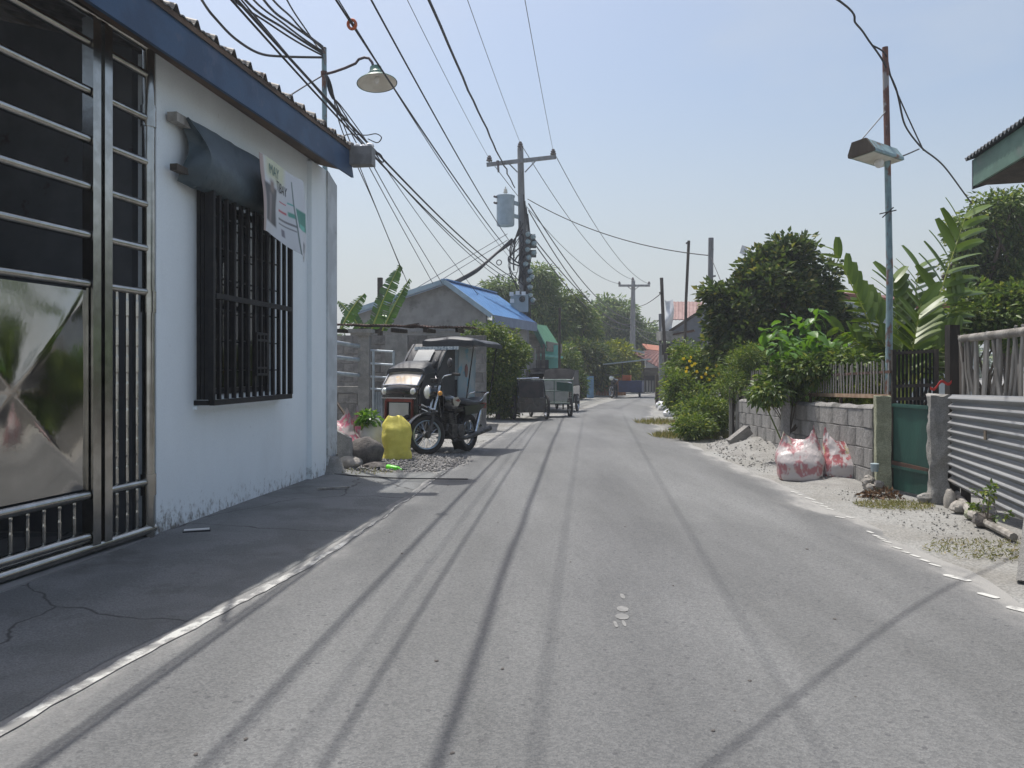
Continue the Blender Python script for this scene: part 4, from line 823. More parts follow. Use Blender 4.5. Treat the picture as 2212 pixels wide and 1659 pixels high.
# ------------------------------------------------------------------ foliage tools
def leaf_arrays(C, D, Lg, Wd, fold=.25, Nn=None):
    """C centres, D directions (unit), Lg lengths, Wd widths -> kite leaves folded along the midrib (two triangles each)"""
    n = len(C); ref = rng.normal(size=(n,3)); ref[:,2] += 1.2
    S = np.cross(D, ref); S /= np.linalg.norm(S, axis=1)[:,None]+1e-9; Nn = np.cross(S, D)
    L_ = Lg[:,None]; W_ = Wd[:,None]
    b = C; t = C+D*L_-Nn*L_*.12; l = C+D*L_*.45+S*W_*.5+Nn*W_*fold; r = C+D*L_*.45-S*W_*.5+Nn*W_*fold
    v = np.stack([b,l,t,r],1).reshape(-1,3); i = np.arange(n)*4
    f = np.stack([np.stack([i,i+1,i+2],1), np.stack([i,i+2,i+3],1)],1).reshape(-1,3); return v, f
def crown_pts(blobs, per, rc, lc, shell=.55, droop=.5):
    """clumps of leaves through ellipsoids; returns centres, directions and clump centres"""
    C = []; D = []; K = []
    for (c, r, ncl) in blobs:
        c = np.array(c); r = np.array(r)
        q = rng.normal(size=(ncl,3)); q /= np.linalg.norm(q, axis=1)[:,None]; rad = shell+(1-shell)*rng.random(ncl)**.5
        rad *= 1+.16*np.sin(q[:,0]*5+c[0])*np.cos(q[:,2]*4+c[1]*2)
        k = c+q*r*rad[:,None]; K.append(k)
        off = rng.normal(size=(ncl,per,3)); off /= np.linalg.norm(off, axis=2)[...,None]; off *= (rng.random((ncl,per,1))**.45)*rc
        off[...,2] *= .75
        C.append((k[:,None,:]+off).reshape(-1,3))
        dd = off/rc+q[:,None,:]*.5+rng.normal(size=off.shape)*.35; dd[...,2] -= droop; D.append(dd.reshape(-1,3))
    C = np.concatenate(C); D = np.concatenate(D); D /= np.linalg.norm(D, axis=1)[:,None]+1e-9
    return C, D, np.concatenate(K)
def tree(name, label, base, blobs, mat, per=34, rc=.28, leaf=(.13,.05), trunk_r=.09, cat='tree', group=None, droop=.5, shell=.5, limbs=14, bark='bark', clip=0.04, fork=.35):
    base = V(base); t = thing(name, label, cat, base, group)
    C, D, K = crown_pts(blobs, per, rc, leaf[0], shell, droop); keep = C[:,2] > clip; C, D = C[keep], D[keep]
    n = len(C); v, f = leaf_arrays(C, D, leaf[0]*rng.uniform(.65,1.3,n), leaf[1]*rng.uniform(.7,1.25,n))
    me = np_mesh('crown', v, f, MAT[mat], base); o = bpy.data.objects.new('crown', me); COL.objects.link(o); o.parent = t; ORG[o.name] = base
    top = V(np.mean([np.array(b[0]) for b in blobs], axis=0)); fk = base.lerp(top, fork); fk += V((.05*trunk_r, 0, 0))
    mb = MB(); mb.tube([base-V((0,0,.1)), base.lerp(fk,.5)+V((trunk_r*.4,0,0)), fk], [trunk_r*1.25, trunk_r, trunk_r*.85], 8)
    sel = rng.choice(len(K), min(limbs, len(K)), replace=False)
    for s in sel:
        k = V(K[s]); m1 = fk.lerp(k, .45)+V(rng.normal(size=3)*.12*(k-fk).length); m1.z = max(m1.z, .1)
        mb.tube([fk, m1, k], [trunk_r*.6, trunk_r*.35, trunk_r*.1], 5, cap=False)
    part('trunk', mb, MAT[bark], t, True); return t
def blobs_px(lst, Y0):
    """crown lobes given by where they stand (display x,y), half sizes in the same units and depth offset"""
    out = []
    for (x, y, rx, ry, dy, n) in lst:
        Y = Y0+dy; p = d(x, y, Y); s = Y/F; out.append((tuple(p), (rx*s, max(.25, (rx+ry)*.5*s), ry*s), n))
    return out
def tuft(name, label, c, rad, n, h, mat='grass', group=None, cat='grass', kind=None, spread=.5, wd=.014):
    c = V(c); a = rng.random(n)*6.283; r = rad*np.sqrt(rng.random(n)); C = np.stack([c.x+r*np.cos(a)*1.4, c.y+r*np.sin(a), np.full(n, c.z)],1)
    D = np.stack([rng.normal(size=n)*spread, rng.normal(size=n)*spread, np.ones(n)],1); D /= np.linalg.norm(D, axis=1)[:,None]
    v, f = leaf_arrays(C, D, h*rng.uniform(.4,1.2,n), np.full(n, wd)*rng.uniform(.6,1.3,n), .1)
    me = np_mesh(name, v, f, MAT[mat], c); o = bpy.data.objects.new(name, me); COL.objects.link(o); o.location = c; return tag(o, label, cat, group, kind)

# ------------------------------------------------------------------ block walls
def block_mesh(L0, H, T, sd):
    mb = MB(); b = .005; n = lambda i: .004*noise.noise(V((i*1.7, sd, 0)))
    P = []
    for (x, y, z) in ((-1,-1,-1),(1,-1,-1),(1,1,-1),(-1,1,-1),(-1,-1,1),(1,-1,1),(1,1,1),(-1,1,1)):
        P.append(V((x*L0/2+n(len(P)), y*T/2+n(len(P)+20), z*H/2+n(len(P)+40))))
    # chamfered front and back: inset faces
    F_ = []
    for i in (0,1,5,4): F_.append(P[i]+V((b if P[i].x < 0 else -b, 0, b if P[i].z < 0 else -b)))
    B_ = []
    for i in (3,2,6,7): B_.append(P[i]+V((b if P[i].x < 0 else -b, 0, b if P[i].z < 0 else -b)))
    F2 = [P[i]+V((0, b, 0)) for i in (0,1,5,4)]; B2 = [P[i]-V((0, b, 0)) for i in (3,2,6,7)]
    vs = F_+F2+B2+B_
    fs = [(0,1,2,3),(15,14,13,12)]
    for k in range(4):
        k2 = (k+1) % 4; fs += [(k+4,k2+4,k2,k),(k+8,k2+8,k2+4,k+4),(k+12,k2+12,k2+8,k+8)]
    mb.add(vs, fs); return mb
def block_wall(parent, p0, p1, z0, z1, H, Lb, T, mat, gap=.014, jit=.004, seed=0, ztop=None, gapx=None):
    gapx = gap if gapx is None else gapx
    p0, p1 = V(p0), V(p1); dv = (p1-p0); dv.z = 0; Lt = dv.length; u = dv.normalized(); a = math.atan2(u.y, u.x); rnd = random.Random(seed)
    m = MB(); nrm = V((-u.y, u.x, 0)); zt2 = ztop if ztop is not None else z1
    hh = T/2-.014; q = [p0-nrm*hh, p0+nrm*hh, p1+nrm*hh, p1-nrm*hh]
    m.hexa([V((k.x,k.y,z0)) for k in q]+[V((q[0].x,q[0].y,z1-.01)), V((q[1].x,q[1].y,z1-.01)), V((q[2].x,q[2].y,zt2-.01)), V((q[3].x,q[3].y,zt2-.01))]); part('mortar', m, MAT['mortar'], parent)
    mes = [mesh_of(block_mesh(Lb-gap, H-gap, T, seed+k), 'block', MAT[mat]) for k in range(4)]
    nc = int(round((z1-z0)/H))
    for r in range(nc):
        off = -(Lb/2 if r % 2 else 0); s = off
        while s < Lt-.04:
            a0, a1 = max(0, s), min(Lt, s+Lb)
            if a1-a0 > .06:
                f = (a0+a1)/2/Lt; hs = ((z1+(zt2-z1)*f)-z0)/(z1-z0); c = p0+u*((a0+a1)/2); c = V((c.x, c.y, z0+(r+.5)*H*hs))
                inst('block', rnd.choice(mes), parent, c+nrm*rnd.uniform(-jit,jit), (rnd.uniform(-.006,.006), rnd.uniform(-.008,.008), a+rnd.uniform(-.004,.004)), ((a1-a0-gapx)/(Lb-gap), 1, hs))
            s += Lb

# ------------------------------------------------------------------ left: yard wall, gates, shed, houses
yw = thing('block_wall', 'unpainted hollow block wall under the rusty shed roof', 'wall', (-4.,16.9,0))
block_wall(yw, (-5.6,17.0,0), (-.55,16.6,0), 0., 2.0, .2, .4, .15, 'block', seed=4)
mb = MB(); a, b_ = d(832,726,16.2), d(880,720,16.2)
mb.slab(lambda u, v: (d(832+48*u, 0, 16.35).x, 16.35, .02+(2.0+.05*noise.noise(V((u*4,2,0)))-.03*u)*v), 10, 6, (0,.06,0)); single('cement_slab', 'upright rough-topped cement slab in front of block wall', 'slab', mb, MAT['concrete'], (d(856,0,16.35).x,16.35,0))
px = d(787,0,15.5).x
gp = thing('gate_pillar', 'grey concrete gate pillar with flat cap by the block wall', 'pillar', (px,15.5,0))
mb = MB(); mb.box((px,15.5,.98), (.22,.22,2.06)); part('shaft', mb, MAT['concrete'], gp)
c = d(779,722,15.4); mb = MB(); mb.box((px-.05,15.48,2.03), (.46,.4,.075)); mb.box((px-.05,15.48,1.968), (.38,.32,.05)); part('cap', mb, MAT['concrete'], gp)
pg = thing('pipe_gate', 'galvanised three-pipe gate half hidden behind the white corner pillar', 'gate', (px-.6,15.3,0))
for (y0, y1) in ((737,748),(771,777),(806,811)):
    mb = MB(); mb.tube([d(690,y0-3,14.6), d(775,y1,15.4)], .042, 10); part('pipe', mb, MAT['galv'], pg, True)
lw = thing('low_block_wall', 'low hollow block wall below the left pipe gate', 'wall', (px-.8,15.6,0))
block_wall(lw, (px-1.9,15.35,0), (px-.12,15.5,0), 0., .8, .2, .4, .14, 'block', seed=9)
mb = MB(); mb.box((px-.9,15.42,.88), (1.6,.2,.11), Matrix.Rotation(.08,3,'Z')); part('coping', mb, MAT['concrete'], lw)
pg2 = thing('pipe_gate', 'small pipe gate with corrugated lower sheet behind the tricycle', 'gate', (px+.35,15.5,0), )
gx0, gx1 = d(800,0,15.4).x, d(850,0,15.4).x
for z in (1.62, 1.36, 1.1, .86):
    mb = MB(); mb.tube([(gx0,15.42,z+.03), (gx1,15.36,z)], .022, 8); part('rail', mb, MAT['galv'], pg2, True)
for x in (gx0+.06, gx1): mb = MB(); mb.tube([(x,15.4,.05), (x,15.4,1.64)], .025, 8); part('upright', mb, MAT['galv'], pg2, True)
mb = MB(); mb.slab(lambda u, v: (gx0+.05+(gx1-gx0-.08)*u, 15.44+.012*math.sin(u*40), .05+.78*v), 40, 1, (0,.006,0)); part('sheet', mb, MAT['galv'], pg2, True)
shed = thing('shed', 'lean-to shed with rusty brown sheet roof behind block wall', 'shed', (-3,18,0))
def shedroof(u, v):
    x0 = d(700,0,17.0).x+u*(d(1024,0,16.6).x-d(700,0,17.0).x); y = 16.75-.4*u+2.6*v; z = 2.26-.10*u+.10*v+.010*math.sin(u*330)+.04*noise.noise(V((u*9,v*3,1)))
    return (x0, y, z)
mb = MB(); mb.slab(shedroof, 200, 4, (0,0,-.012)); part('roof', mb, MAT['rust'], shed, True)
mb = MB()
for k in range(7): mb.bar((-5.4+.7*k,16.9,2.12), (-5.4+.7*k,19.2,2.2), .06, .09)
part('rafters', mb, MAT['darkwood'], shed)
mb = MB(); mb.box((-3.6,19.2,1.05), (4.2,.1,2.1)); part('back_wall', mb, MAT['darkwood'], shed)
for k, (x0,y0,x1,y1) in enumerate(((905,702,965,706),(960,708,1010,708),(860,706,905,699),(985,704,1022,714))):
    p, q = d(x0,y0,17.0), d(x1,y1,17.0); mb = MB(); mb.bar(p, q, .16, .02); single('loose_board', ('pale loose board on top of rusty shed roof','second pale board resting on the rusty shed roof','rusty strip lying at left of shed roof','curled pale sheet at right end of shed roof')[k], 'board', mb, MAT['greywood'] if k != 2 else MAT['rust'], p)

# blue roofed house: gable towards us
hs = thing('house', 'grey cement house with blue sheet roof and plain gable', 'house', (-2.,24.,0))
cr = V((-.71,23.,0)); hu = V((.347,1,0)).normalized(); hv = V((-1,.347,0)).normalized()       # hu along ridge, hv across to the left
def H(s, t, z): q = cr+hu*s+hv*t; return V((q.x,q.y,z))
WID = 4.75; RS = 1.35
ez, rz_, = 2.93, 3.92; rt = 1.18                                   # eave height, ridge height, ridge distance from right eave (roof is lopsided)
def roofz(t): return ez+(rz_-ez)*t/1.40 if t < 1.40 else rz_-(rz_-ez)*(t-1.40)/(WID-1.40)*.92
mb = MB(); P = [H(0.25,.15,0), H(0.25,WID-.1,0), H(.25,WID-.1,roofz(WID-.1)-.07), H(.25,1.40,rz_-.07), H(.25,.15,roofz(.15)-.07)]; mb.prism(P, hu*.12); part('gable_wall', mb, MAT['greycement'], hs)
mb = MB(); mb.hexa([H(.37,.15,0), H(4.2,.15,0), H(4.2,.27,0), H(.37,.27,0), H(.37,.15,2.75), H(4.2,.15,2.75), H(4.2,.27,2.75), H(.37,.27,2.75)]); part('side_wall', mb, MAT['greycement'], hs)
mb = MB(); mb.bar(H(.22,.2,2.42), H(.22,WID-.2,2.40), .02, .03); part('render_joint', mb, MAT['mortar'], hs)
mb = MB(); mb.slab(lambda u, v: H(0+4.35*u, -.12+1.52*v, ez-.085+(rz_-ez+.085)*v+.02+.02*max(0, math.cos(u*2*math.pi*18))**4), 18*8, 3, (0,0,-.012)); rf = part('roof', mb, MAT['blueroof'], hs)
mb = MB(); mb.slab(lambda u, v: H(0+4.35*u, 1.42+(WID-1.35)*v, rz_+.02-(rz_-ez)*.92*v+.02*max(0, math.cos(u*2*math.pi*18))**4), 18*8, 3, (0,0,-.012)); part('roof', mb, MAT['blueroof'], hs)
mb = MB(); mb.bar(H(-.02,1.41,rz_+.045), H(4.37,1.41,rz_+.045), .2, .04); part('ridge_cap', mb, MAT['blueroof'], rf)
mb = MB()
mb.bar(H(-.02,-.12,ez-.10), H(-.02,1.41,rz_-.01), .03, .14); mb.bar(H(-.02,1.41,rz_-.01), H(-.02,WID+.05,roofz(WID)+.0), .03, .14); part('barge_board', mb, M('pale_blue_board', (.30,.40,.47), (.25,.34,.41), 4, .6), hs)
mb = MB(); mb.bar(H(.0,-.15,ez-.21), H(4.35,-.15,ez-.21), .03, .30); part('fascia', mb, MAT['bluefascia'], hs)
# green roofed shop
gh = thing('house', 'turquoise roadside shop with green sheet roof and plank gable', 'house', (1.7,30,0))
gy = 28.6
mb = MB(); x0, x1 = d(1140,0,gy).x, d(1203,0,gy).x
mb.hexa([(x0-1.0,gy,0),(d(1206,0,gy).x,gy+.2,0),(d(1206,0,gy).x+.15,gy+4,0),(x0-1.,gy+4,0),(x0-1.,gy,2.15),(d(1206,0,gy).x,gy+.2,2.15),(d(1206,0,gy).x+.15,gy+4,2.15),(x0-1.,gy+4,2.15)]); part('wall', mb, MAT['turquoise'], gh)
mb = MB(); p0, p1 = d(1168,704,gy-.7), d(1212,752,gy-.7); 
pA, pB, pC, pD = d(1152,698,gy+.2), d(1184,706,gy+3.6), d(1214,752,gy+2.2), d(1176,750,gy-.9)
pA = d(1154,700,gy-.6); pD = d(1180,750,gy-.9); pB = d(1181,704,gy+2.6); pC = d(1212,751,gy+2.2)
def gr(u, v): a = pA.lerp(pB, u); b_ = pD.lerp(pC, u); q = a.lerp(b_, v); return q+V((0,0,.025*math.cos(u*60)))
mb.slab(gr, 60, 3, (0,0,-.02)); part('roof', mb, MAT['greenroof'], gh)
mb = MB(); mb.bar(pA-V((.05,.02,.02)), pD-V((.05,.02,.05)), .05, .18); part('barge_board', mb, MAT['lampgreen'], gh)
for k in range(5):
    mb = MB(); y = 726+k*9.; mb.bar(d(1118,y,gy-.5), d(1162+k*3.6,y+1,gy-.5), .03, .145); part('plank', mb, MAT['planks'], gh)
mb = MB(); mb.bar(d(1160,766,gy-.6), d(1208,772,gy-.1), .5, .08); part('awning', mb, MAT['turquoise'], gh)
mb = MB(); mb.bar(d(1181,748,gy-.75), d(1213,753,gy+1.6), .05, .35); part('fascia', mb, MAT['planks'], gh)
mb = MB(); mb.box(d(1169,810,gy-.05), (.55,.06,1.1)); part('door', mb, MAT['blackplate'], gh)
for k, (y, h) in enumerate(((820,.26),(836,.28))):
    mb = MB(); mb.box(d(1188,y,gy-.03), (.30,.05,h)); part('sign_board', mb, MAT['redsign'], gh)
mb = MB(); mb.tube([d(1209,665,gy-.8), V((d(1208,0,gy-.8).x, gy-.8, -.1))], .045, 8); single('pipe_post', 'thin dark pipe post standing before the turquoise shop', 'post', mb, MAT['darkwood'], V((d(1208,0,gy-.8).x, gy-.8, 0)), True)
rp = d(1166,800,24.5); rpn = thing('plank_screen', 'weathered grey plank screen between vine and turquoise shop', 'screen', (rp.x,24.5,0))
for k in range(7):
    mb = MB(); x = d(1145+k*5.2,0,24.5).x; mb.bar((x,24.5+.02*(k%2),0), (x+.03*math.sin(k*3.),24.5+.02*(k%2),2.05-.06*(k%3)), .075, .02); part('plank', mb, MAT['planks'] if k > 2 else MAT['greywood'], rpn)

# ------------------------------------------------------------------ wheels and tricycles
def wheel(parent, c, axis, r, tw=.045, rimmat='rim', spokes=28, name='wheel'):
    c = V(c); axis = V(axis).normalized()
    mb = MB(); mb.torus(c, axis, r-tw, tw, 40, 10, sq=.95); wl = part(name, mb, MAT['rubber'], parent, True)
    mb = MB(); mb.torus(c, axis, r-tw*2.05, .014, 40, 8, sq=2.0); part('rim', mb, MAT[rimmat], wl, True)
    mb = MB(); mb.lathe([(.02,-.07),(.05,-.05),(.035,-.02),(.035,.02),(.05,.05),(.02,.07)], c, 14, axis); part('hub', mb, MAT['engine'], wl, True)
    if spokes:
        q = V((0,0,1)).rotation_difference(axis); mb = MB(); ri = r-tw*2.1
        for k in range(spokes):
            a = 2*math.pi*k/spokes; b_ = a+(.5 if k % 2 else -.5); s = .04 if k % 4 < 2 else -.04
            mb.tube([c+q @ V((.045*math.cos(a), .045*math.sin(a), s)), c+q @ V((ri*math.cos(b_), ri*math.sin(b_), 0))], .0028, 4, cap=False)
        part('spokes', mb, MAT['rim'], wl)
    return wl
TH = math.atan2(.433, -.901)
tri = thing('motor_tricycle', 'black motorcycle with roofed sidecar parked on the gravel verge', 'tricycle', (-.70,12.14,.004), rot=(R(3.0),0,TH))
# local frame: x = rider's right, y = forward, z = up; rear axle above the origin
fw = V((0,1.20,.285)); rw = V((0,0,.295)); steer = .62
sa = V((math.cos(steer), math.sin(steer), 0))                        # front axle turned: wheel steered to the rider's right
sa = V((math.cos(-steer), math.sin(-steer), 0))
wheel(tri, rw, (1,0,0), .295, .05, name='rear_wheel'); wheel(tri, fw, sa, .285, .04, 'blueRim', name='front_wheel')
hd = V((0,.93,.86)); fwd = V((-sa.y, sa.x, 0)); 
for s in (-1, 1):
    mb = MB(); b0 = fw+sa*.075*s; t0 = hd+sa*.08*s+V((0,0,.13)); mid = b0.lerp(t0,.5); mb.tube([b0-V((0,0,.03)), mid], .026, 10); lg = part('fork_leg', mb, MAT['engine'], tri, True)
    mb = MB(); mb.tube([mid, t0], .018, 10); part('fork_tube', mb, MAT['rim'], lg, True)
mb = MB(); n_ = 14
def fend(c, ax, r, w_, a0, a1):
    m = MB(); q = V((0,0,1)).rotation_difference(V(ax)); f_ = V(ax).cross(V((0,0,1)))
    m.slab(lambda u, v: c+(f_*math.cos(a0+(a1-a0)*u)+V((0,0,1))*math.sin(a0+(a1-a0)*u))*(r+.012*math.cos((v-.5)*math.pi))+V(ax)*(v-.5)*w_, 16, 4, (0,0,.004)); return m
part('front_fender', fend(fw, sa, .31, .12, R(35), R(165)), MAT['blackpaint'], tri, True)
part('rear_fender', fend(rw, (1,0,0), .33, .15, R(60), R(200)), MAT['blackpaint'], tri, True)
hb = hd+V((0,-.02,.17))
for s in (-1, 1):
    mb = MB(); mb.tube([hb+sa*.05*s, hb+sa*.16*s+V((0,0,.10))-fwd*.02, hb+sa*.30*s+V((0,0,.13))-fwd*.10, hb+sa*.38*s+V((0,0,.12))-fwd*.15], .012, 8); hbp = part('handlebar', mb, MAT['rim'], tri, True)
    mb = MB(); mb.tube([hb+sa*.28*s+V((0,0,.13))-fwd*.085, hb+sa*.39*s+V((0,0,.12))-fwd*.155], .02, 8); part('grip', mb, MAT['rubber'], hbp, True)
    mb = MB(); mb.tube([hb+sa*.25*s+V((0,0,.13))-fwd*.06, hb+sa*.27*s+V((0,0,.24))-fwd*.05], .006, 6); part('mirror_stem', mb, MAT['blackpaint'], hbp, True)
    mb = MB(); mb.blob(hb+sa*.28*s+V((0,0,.29))-fwd*.05, (.075,.03,.07), 9, rot=Matrix.Rotation(-steer,3,'Z')); part('mirror', mb, MAT['blackplate'], hbp, True)
    mb = MB(); mb.tube([hd+sa*.07*s+V((0,0,.02))+fwd*.03, hd+sa*.15*s+V((0,0,.02))+fwd*.03], .01, 6); ind = part('indicator', mb, MAT['blackplate'], tri, True)
    mb = MB(); mb.blob(hd+sa*.17*s+V((0,0,.02))+fwd*.035, (.035,.035,.035), 8); part('indicator_lens', mb, MAT['amber'], ind, True)
hl = hd+fwd*.12+V((0,0,.03))
mb = MB(); mb.lathe([(.03,-.13),(.08,-.10),(.10,-.03),(.105,.03),(.098,.045)], hl, 20, fwd); hp = part('headlight', mb, MAT['blackpaint'], tri, True)
mb = MB(); mb.lathe([(.096,.04),(.08,.065),(.045,.08),(.01,.085)], hl, 20, fwd); part('headlight_lens', mb, MAT['lens'], hp, True)
mb = MB(); mb.torus(hl+fwd*.042, fwd, .10, .009, 24, 6); part('headlight_ring', mb, MAT['rim'], hp, True)
for s in (-1, 1):
    mb = MB(); mb.lathe([(.03,0),(.045,.02),(.045,.06),(.035,.065)], hd+sa*.055*s+V((0,0,.17))+fwd*.05, 12, (0,0,1)); part('gauge', mb, MAT['blackplate'], tri, True)
def tank(u, v):
    a = 2*math.pi*u; t = v; y = .86-.50*t; wv = (.14*math.sin(math.pi*min(1,.16+t*.84))**.6)*(1-.35*t)+.01; hv = .13*math.sin(math.pi*(.14+.76*t))**.55*(1-.15*t)
    ca, sa_ = math.cos(a), math.sin(a); return V((wv*math.copysign(abs(ca)**.75, ca), y, .77-.09*t*.6+hv*math.copysign(abs(sa_)**.8, sa_)))
mb = MB(); mb.grid(tank, 22, 14); tk1 = part('fuel_tank', mb, MAT['blackpaint'], tri, True)
for s in (-1, 1):
    mb = MB(); P = [(s*.150,.72,.82),(s*.150,.60,.84),(s*.143,.50,.78),(s*.146,.58,.70),(s*.150,.70,.71),(s*.150,.74,.76)]; mb.prism(P, (s*.004,0,0)); em = part('emblem', mb, MAT['palepanel'], tk1)
    mb = MB(); P = [(s*.156,.69,.79),(s*.156,.58,.81),(s*.150,.53,.775),(s*.152,.60,.765)]; mb.prism(P, (s*.004,0,0)); part('emblem_stripe', mb, MAT['redpaint'], em)
def seat(u, v):
    a = 2*math.pi*u; y = .40-.74*v; w_ = .115+.035*math.sin(v*2.4); h_ = .05+.015*math.sin(v*7); ca, s_ = math.cos(a), math.sin(a); e = min(1, 6*v+.25, 6*(1-v)+.25)**.6
    return V((w_*e*math.copysign(abs(ca)**.6, ca), y, .755+.05*v**2+.02*math.cos(v*6)+h_*e*math.copysign(abs(s_)**.7, s_)))
mb = MB(); mb.grid(seat, 20, 18); part('seat', mb, MAT['vinyl'], tri, True)
mb = MB(); mb.tube([(-.13,-.12,.78),(-.15,-.30,.90),(-.12,-.44,.93),(.12,-.44,.93),(.15,-.30,.90),(.13,-.12,.78)], .013, 8); part('grab_rail', mb, MAT['rim'], tri, True)
mb = MB(); mb.box((0,-.40,.72), (.17,.1,.09)); part('tail_light', mb, MAT['redpaint'], tri)
for s in (-1, 1):
    mb = MB(); mb.prism([(s*.12,.38,.70),(s*.12,-.12,.74),(s*.12,-.32,.74),(s*.12,-.05,.60),(s*.12,.34,.56)], (s*.025,0,0)); part('side_panel', mb, MAT['blackpaint'], tri)
    mb = MB(); mb.tube([(s*.13,-.02,.30),(s*.13,-.16,.64)], [.034,.030], 10); part('shock_absorber', mb, MAT['rim'], tri, True)
    mb = MB(); mb.tube([(s*.09,-.03,.295),(s*.09,.42,.33)], .022, 8); part('swingarm', mb, MAT['blackpaint'], tri, True)
mb = MB(); mb.tube([hd, (0,.82,.50), (0,.72,.27), (0,.30,.24)], .024, 8); mb.tube([hd, (0,.5,.68), (0,.0,.68), (0,-.35,.72)], .024, 8); mb.tube([(0,.42,.68),(0,.36,.30)], .024, 8); part('frame', mb, MAT['blackpaint'], tri, True)
mb = MB(); mb.box((0,.50,.33), (.24,.36,.20)); mb.lathe([(.09,-.14),(.1,-.12),(.1,.12),(.09,.14)], (0,.43,.33), 18, (1,0,0))
for k in range(7): mb.box((0,.62+.0*k,.41+.026*k), (.17,.17,.012))
mb.box((0,.62,.50), (.12,.12,.2)); part('engine', mb, MAT['engine'], tri)
mb = MB(); mb.tube([(-.05,.70,.44),(-.09,.80,.34),(-.11,.62,.19),(-.15,.2,.24),(-.17,-.42,.36)], [.02,.02,.022,.035,.045], 10); part('exhaust', mb, MAT['engine'], tri, True)
mb = MB(); mb.bar((-.26,.52,.22), (.24,.52,.22), .03, .03); mb.tube([(-.12,.40,.2),(-.22,.33,.02)], .011, 6); part('footrest', mb, MAT['engine'], tri)
mb = MB(); mb.slab(lambda u, v: (-.02+.14*(u-.5), .40-.10*v, .16-.13*v+.02*math.sin(u*3)), 4, 3, (0,.006,0)); part('mudflap', mb, MAT['rubber'], tri)
mb = MB(); mb.tube([hb+V((-.05,.0,.05)), hb+V((-.16,.12,-.2)), V((-.12,.95,.55)), V((-.06,.85,.30)), fw+sa*-.06], .006, 6); part('control_cable', mb, MAT['cable'], tri, True)
# sidecar
mb = MB()
for x in (.30,.88):
    mb.tube([(x,1.0,.30),(x,-.5,.30)], .022, 8); mb.tube([(x,-.5,.30),(x,-.55,1.62)], .018, 8); mb.tube([(x,.95,.30),(x,1.0,.92),(x,.55,1.30),(x,.2,1.66)], .018, 8)
for y in (-.45,.1,.6): mb.tube([(.0,y+.0,.34 if y > 0 else .40),(.30,y,.30),(.88,y,.30)], .02, 8)
scf = part('sidecar_frame', mb, MAT['blackpaint'], tri, True)
mb = MB(); mb.slab(lambda u, v: (.29+.60*u, .98-1.46*v, .33), 2, 2, (0,0,-.02)); part('sidecar_floor', mb, MAT['blackpaint'], tri)
mb = MB(); mb.slab(lambda u, v: (.28+.62*u, 1.0+.03*math.sin(u*math.pi), .36+.50*v), 10, 4, (0,-.03,0)); fpn = part('front_panel', mb, MAT['blackpaint'], tri)
mb = MB()
for q0, q1 in (((.36,.46),(.82,.46)),((.36,.77),(.82,.77)),((.36,.46),(.36,.77)),((.82,.46),(.82,.77))): mb.bar((q0[0],1.036,q0[1]), (q1[0],1.036,q1[1]), .012, .05)
part('red_border', mb, MAT['redpaint'], fpn)
mb = MB(); mb.prism([(.42,1.035,.50),(.76,1.035,.50),(.76,1.035,.73),(.42,1.035,.73)], (0,.008,0)); part('inset_plate', mb, MAT['windowpane'], fpn)
for x in (.34,.84):
    mb = MB(); mb.lathe([(.045,0),(.045,.03),(.03,.045),(.01,.05)], (x,1.04,.90), 14, (0,1,.1)); lp_ = part('marker_lamp', mb, MAT['lens'], fpn, True)
    mb = MB(); mb.torus((x,1.065,.90), (0,1,.1), .046, .007, 16, 6); part('lamp_ring', mb, MAT['rim'], fpn, True)
for z in (.40,.80):
    mb = MB(); mb.bar((.29,1.045,z), (.89,1.045,z), .012, .018); part('trim_strip', mb, MAT['rim'], fpn)
mb = MB(); mb.prism([(.50,1.045,.40),(.68,1.045,.40),(.68,1.045,.475),(.50,1.045,.475)], (0,.006,0)); part('number_plate', mb, MAT['bluepanel'], fpn)
mb = MB(); mb.slab(lambda u, v: (.27+.64*u, 1.04+.04*math.sin(u*math.pi)-.03*v+.03*math.sin(v*3.1), .84+.13*v+.025*math.sin(u*math.pi)), 14, 6, (0,-.03,0)); part('front_lip', mb, MAT['blackpaint'], tri, True)
def hoodp(u, v): return V((.29+.60*u, 1.02-.17*v+.015*math.sin(math.pi*u), .985+.20*v+.012*math.sin(math.pi*u)))
mb = MB(); mb.slab(hoodp, 10, 6, (0,-.02,-.012)); part('hood_panel', mb, MAT['palepanel'], tri, True)
mb = MB()
loop = [hoodp(0,0),hoodp(.5,0),hoodp(1,0),hoodp(1,.5),hoodp(1,1),hoodp(.5,1),hoodp(0,1),hoodp(0,.5),hoodp(0,0)]; mb.tube([p+V((0,.008,.006)) for p in loop], .011, 6); part('hood_trim', mb, MAT['rim'], tri, True)
mb = MB()
def cush(u, v):
    y = .90-.42*v; e = (1-(2*u-1)**4)**.4; f_ = math.sin(math.pi*min(1,.12+v*.7))**.7
    return V((.26+.66*u, y, 1.20+.17*e*f_*(.6+.7*v)))
mb.slab(cush, 20, 12, (0,0,-.05)); part('padded_hood', mb, MAT['vinyl'], tri, True)
mb = MB(); mb.slab(lambda u, v: (.24+.68*u, .56-.36*v+.05*math.sin(v*math.pi), 1.18+.49*v), 8, 8, (0,-.012,0)); wsd = part('windshield_cover', mb, MAT['vinyl'], tri, True)
mb = MB(); mb.slab(lambda u, v: (.42+.30*u, .597-.36*(.42+.36*v)+.05*math.sin((.42+.36*v)*math.pi), 1.18+.49*(.42+.36*v)), 4, 4, (0,-.008,.004)); part('clear_window', mb, MAT['windowpane'], wsd)
mb = MB()
for x in (.25, .91): mb.prism([(x,.95,.34),(x,1.0,.90),(x,.86,1.16),(x,.50,1.22),(x,.20,1.64),(x,.02,1.64),(x,-.02,.34)], (.012,0,0))
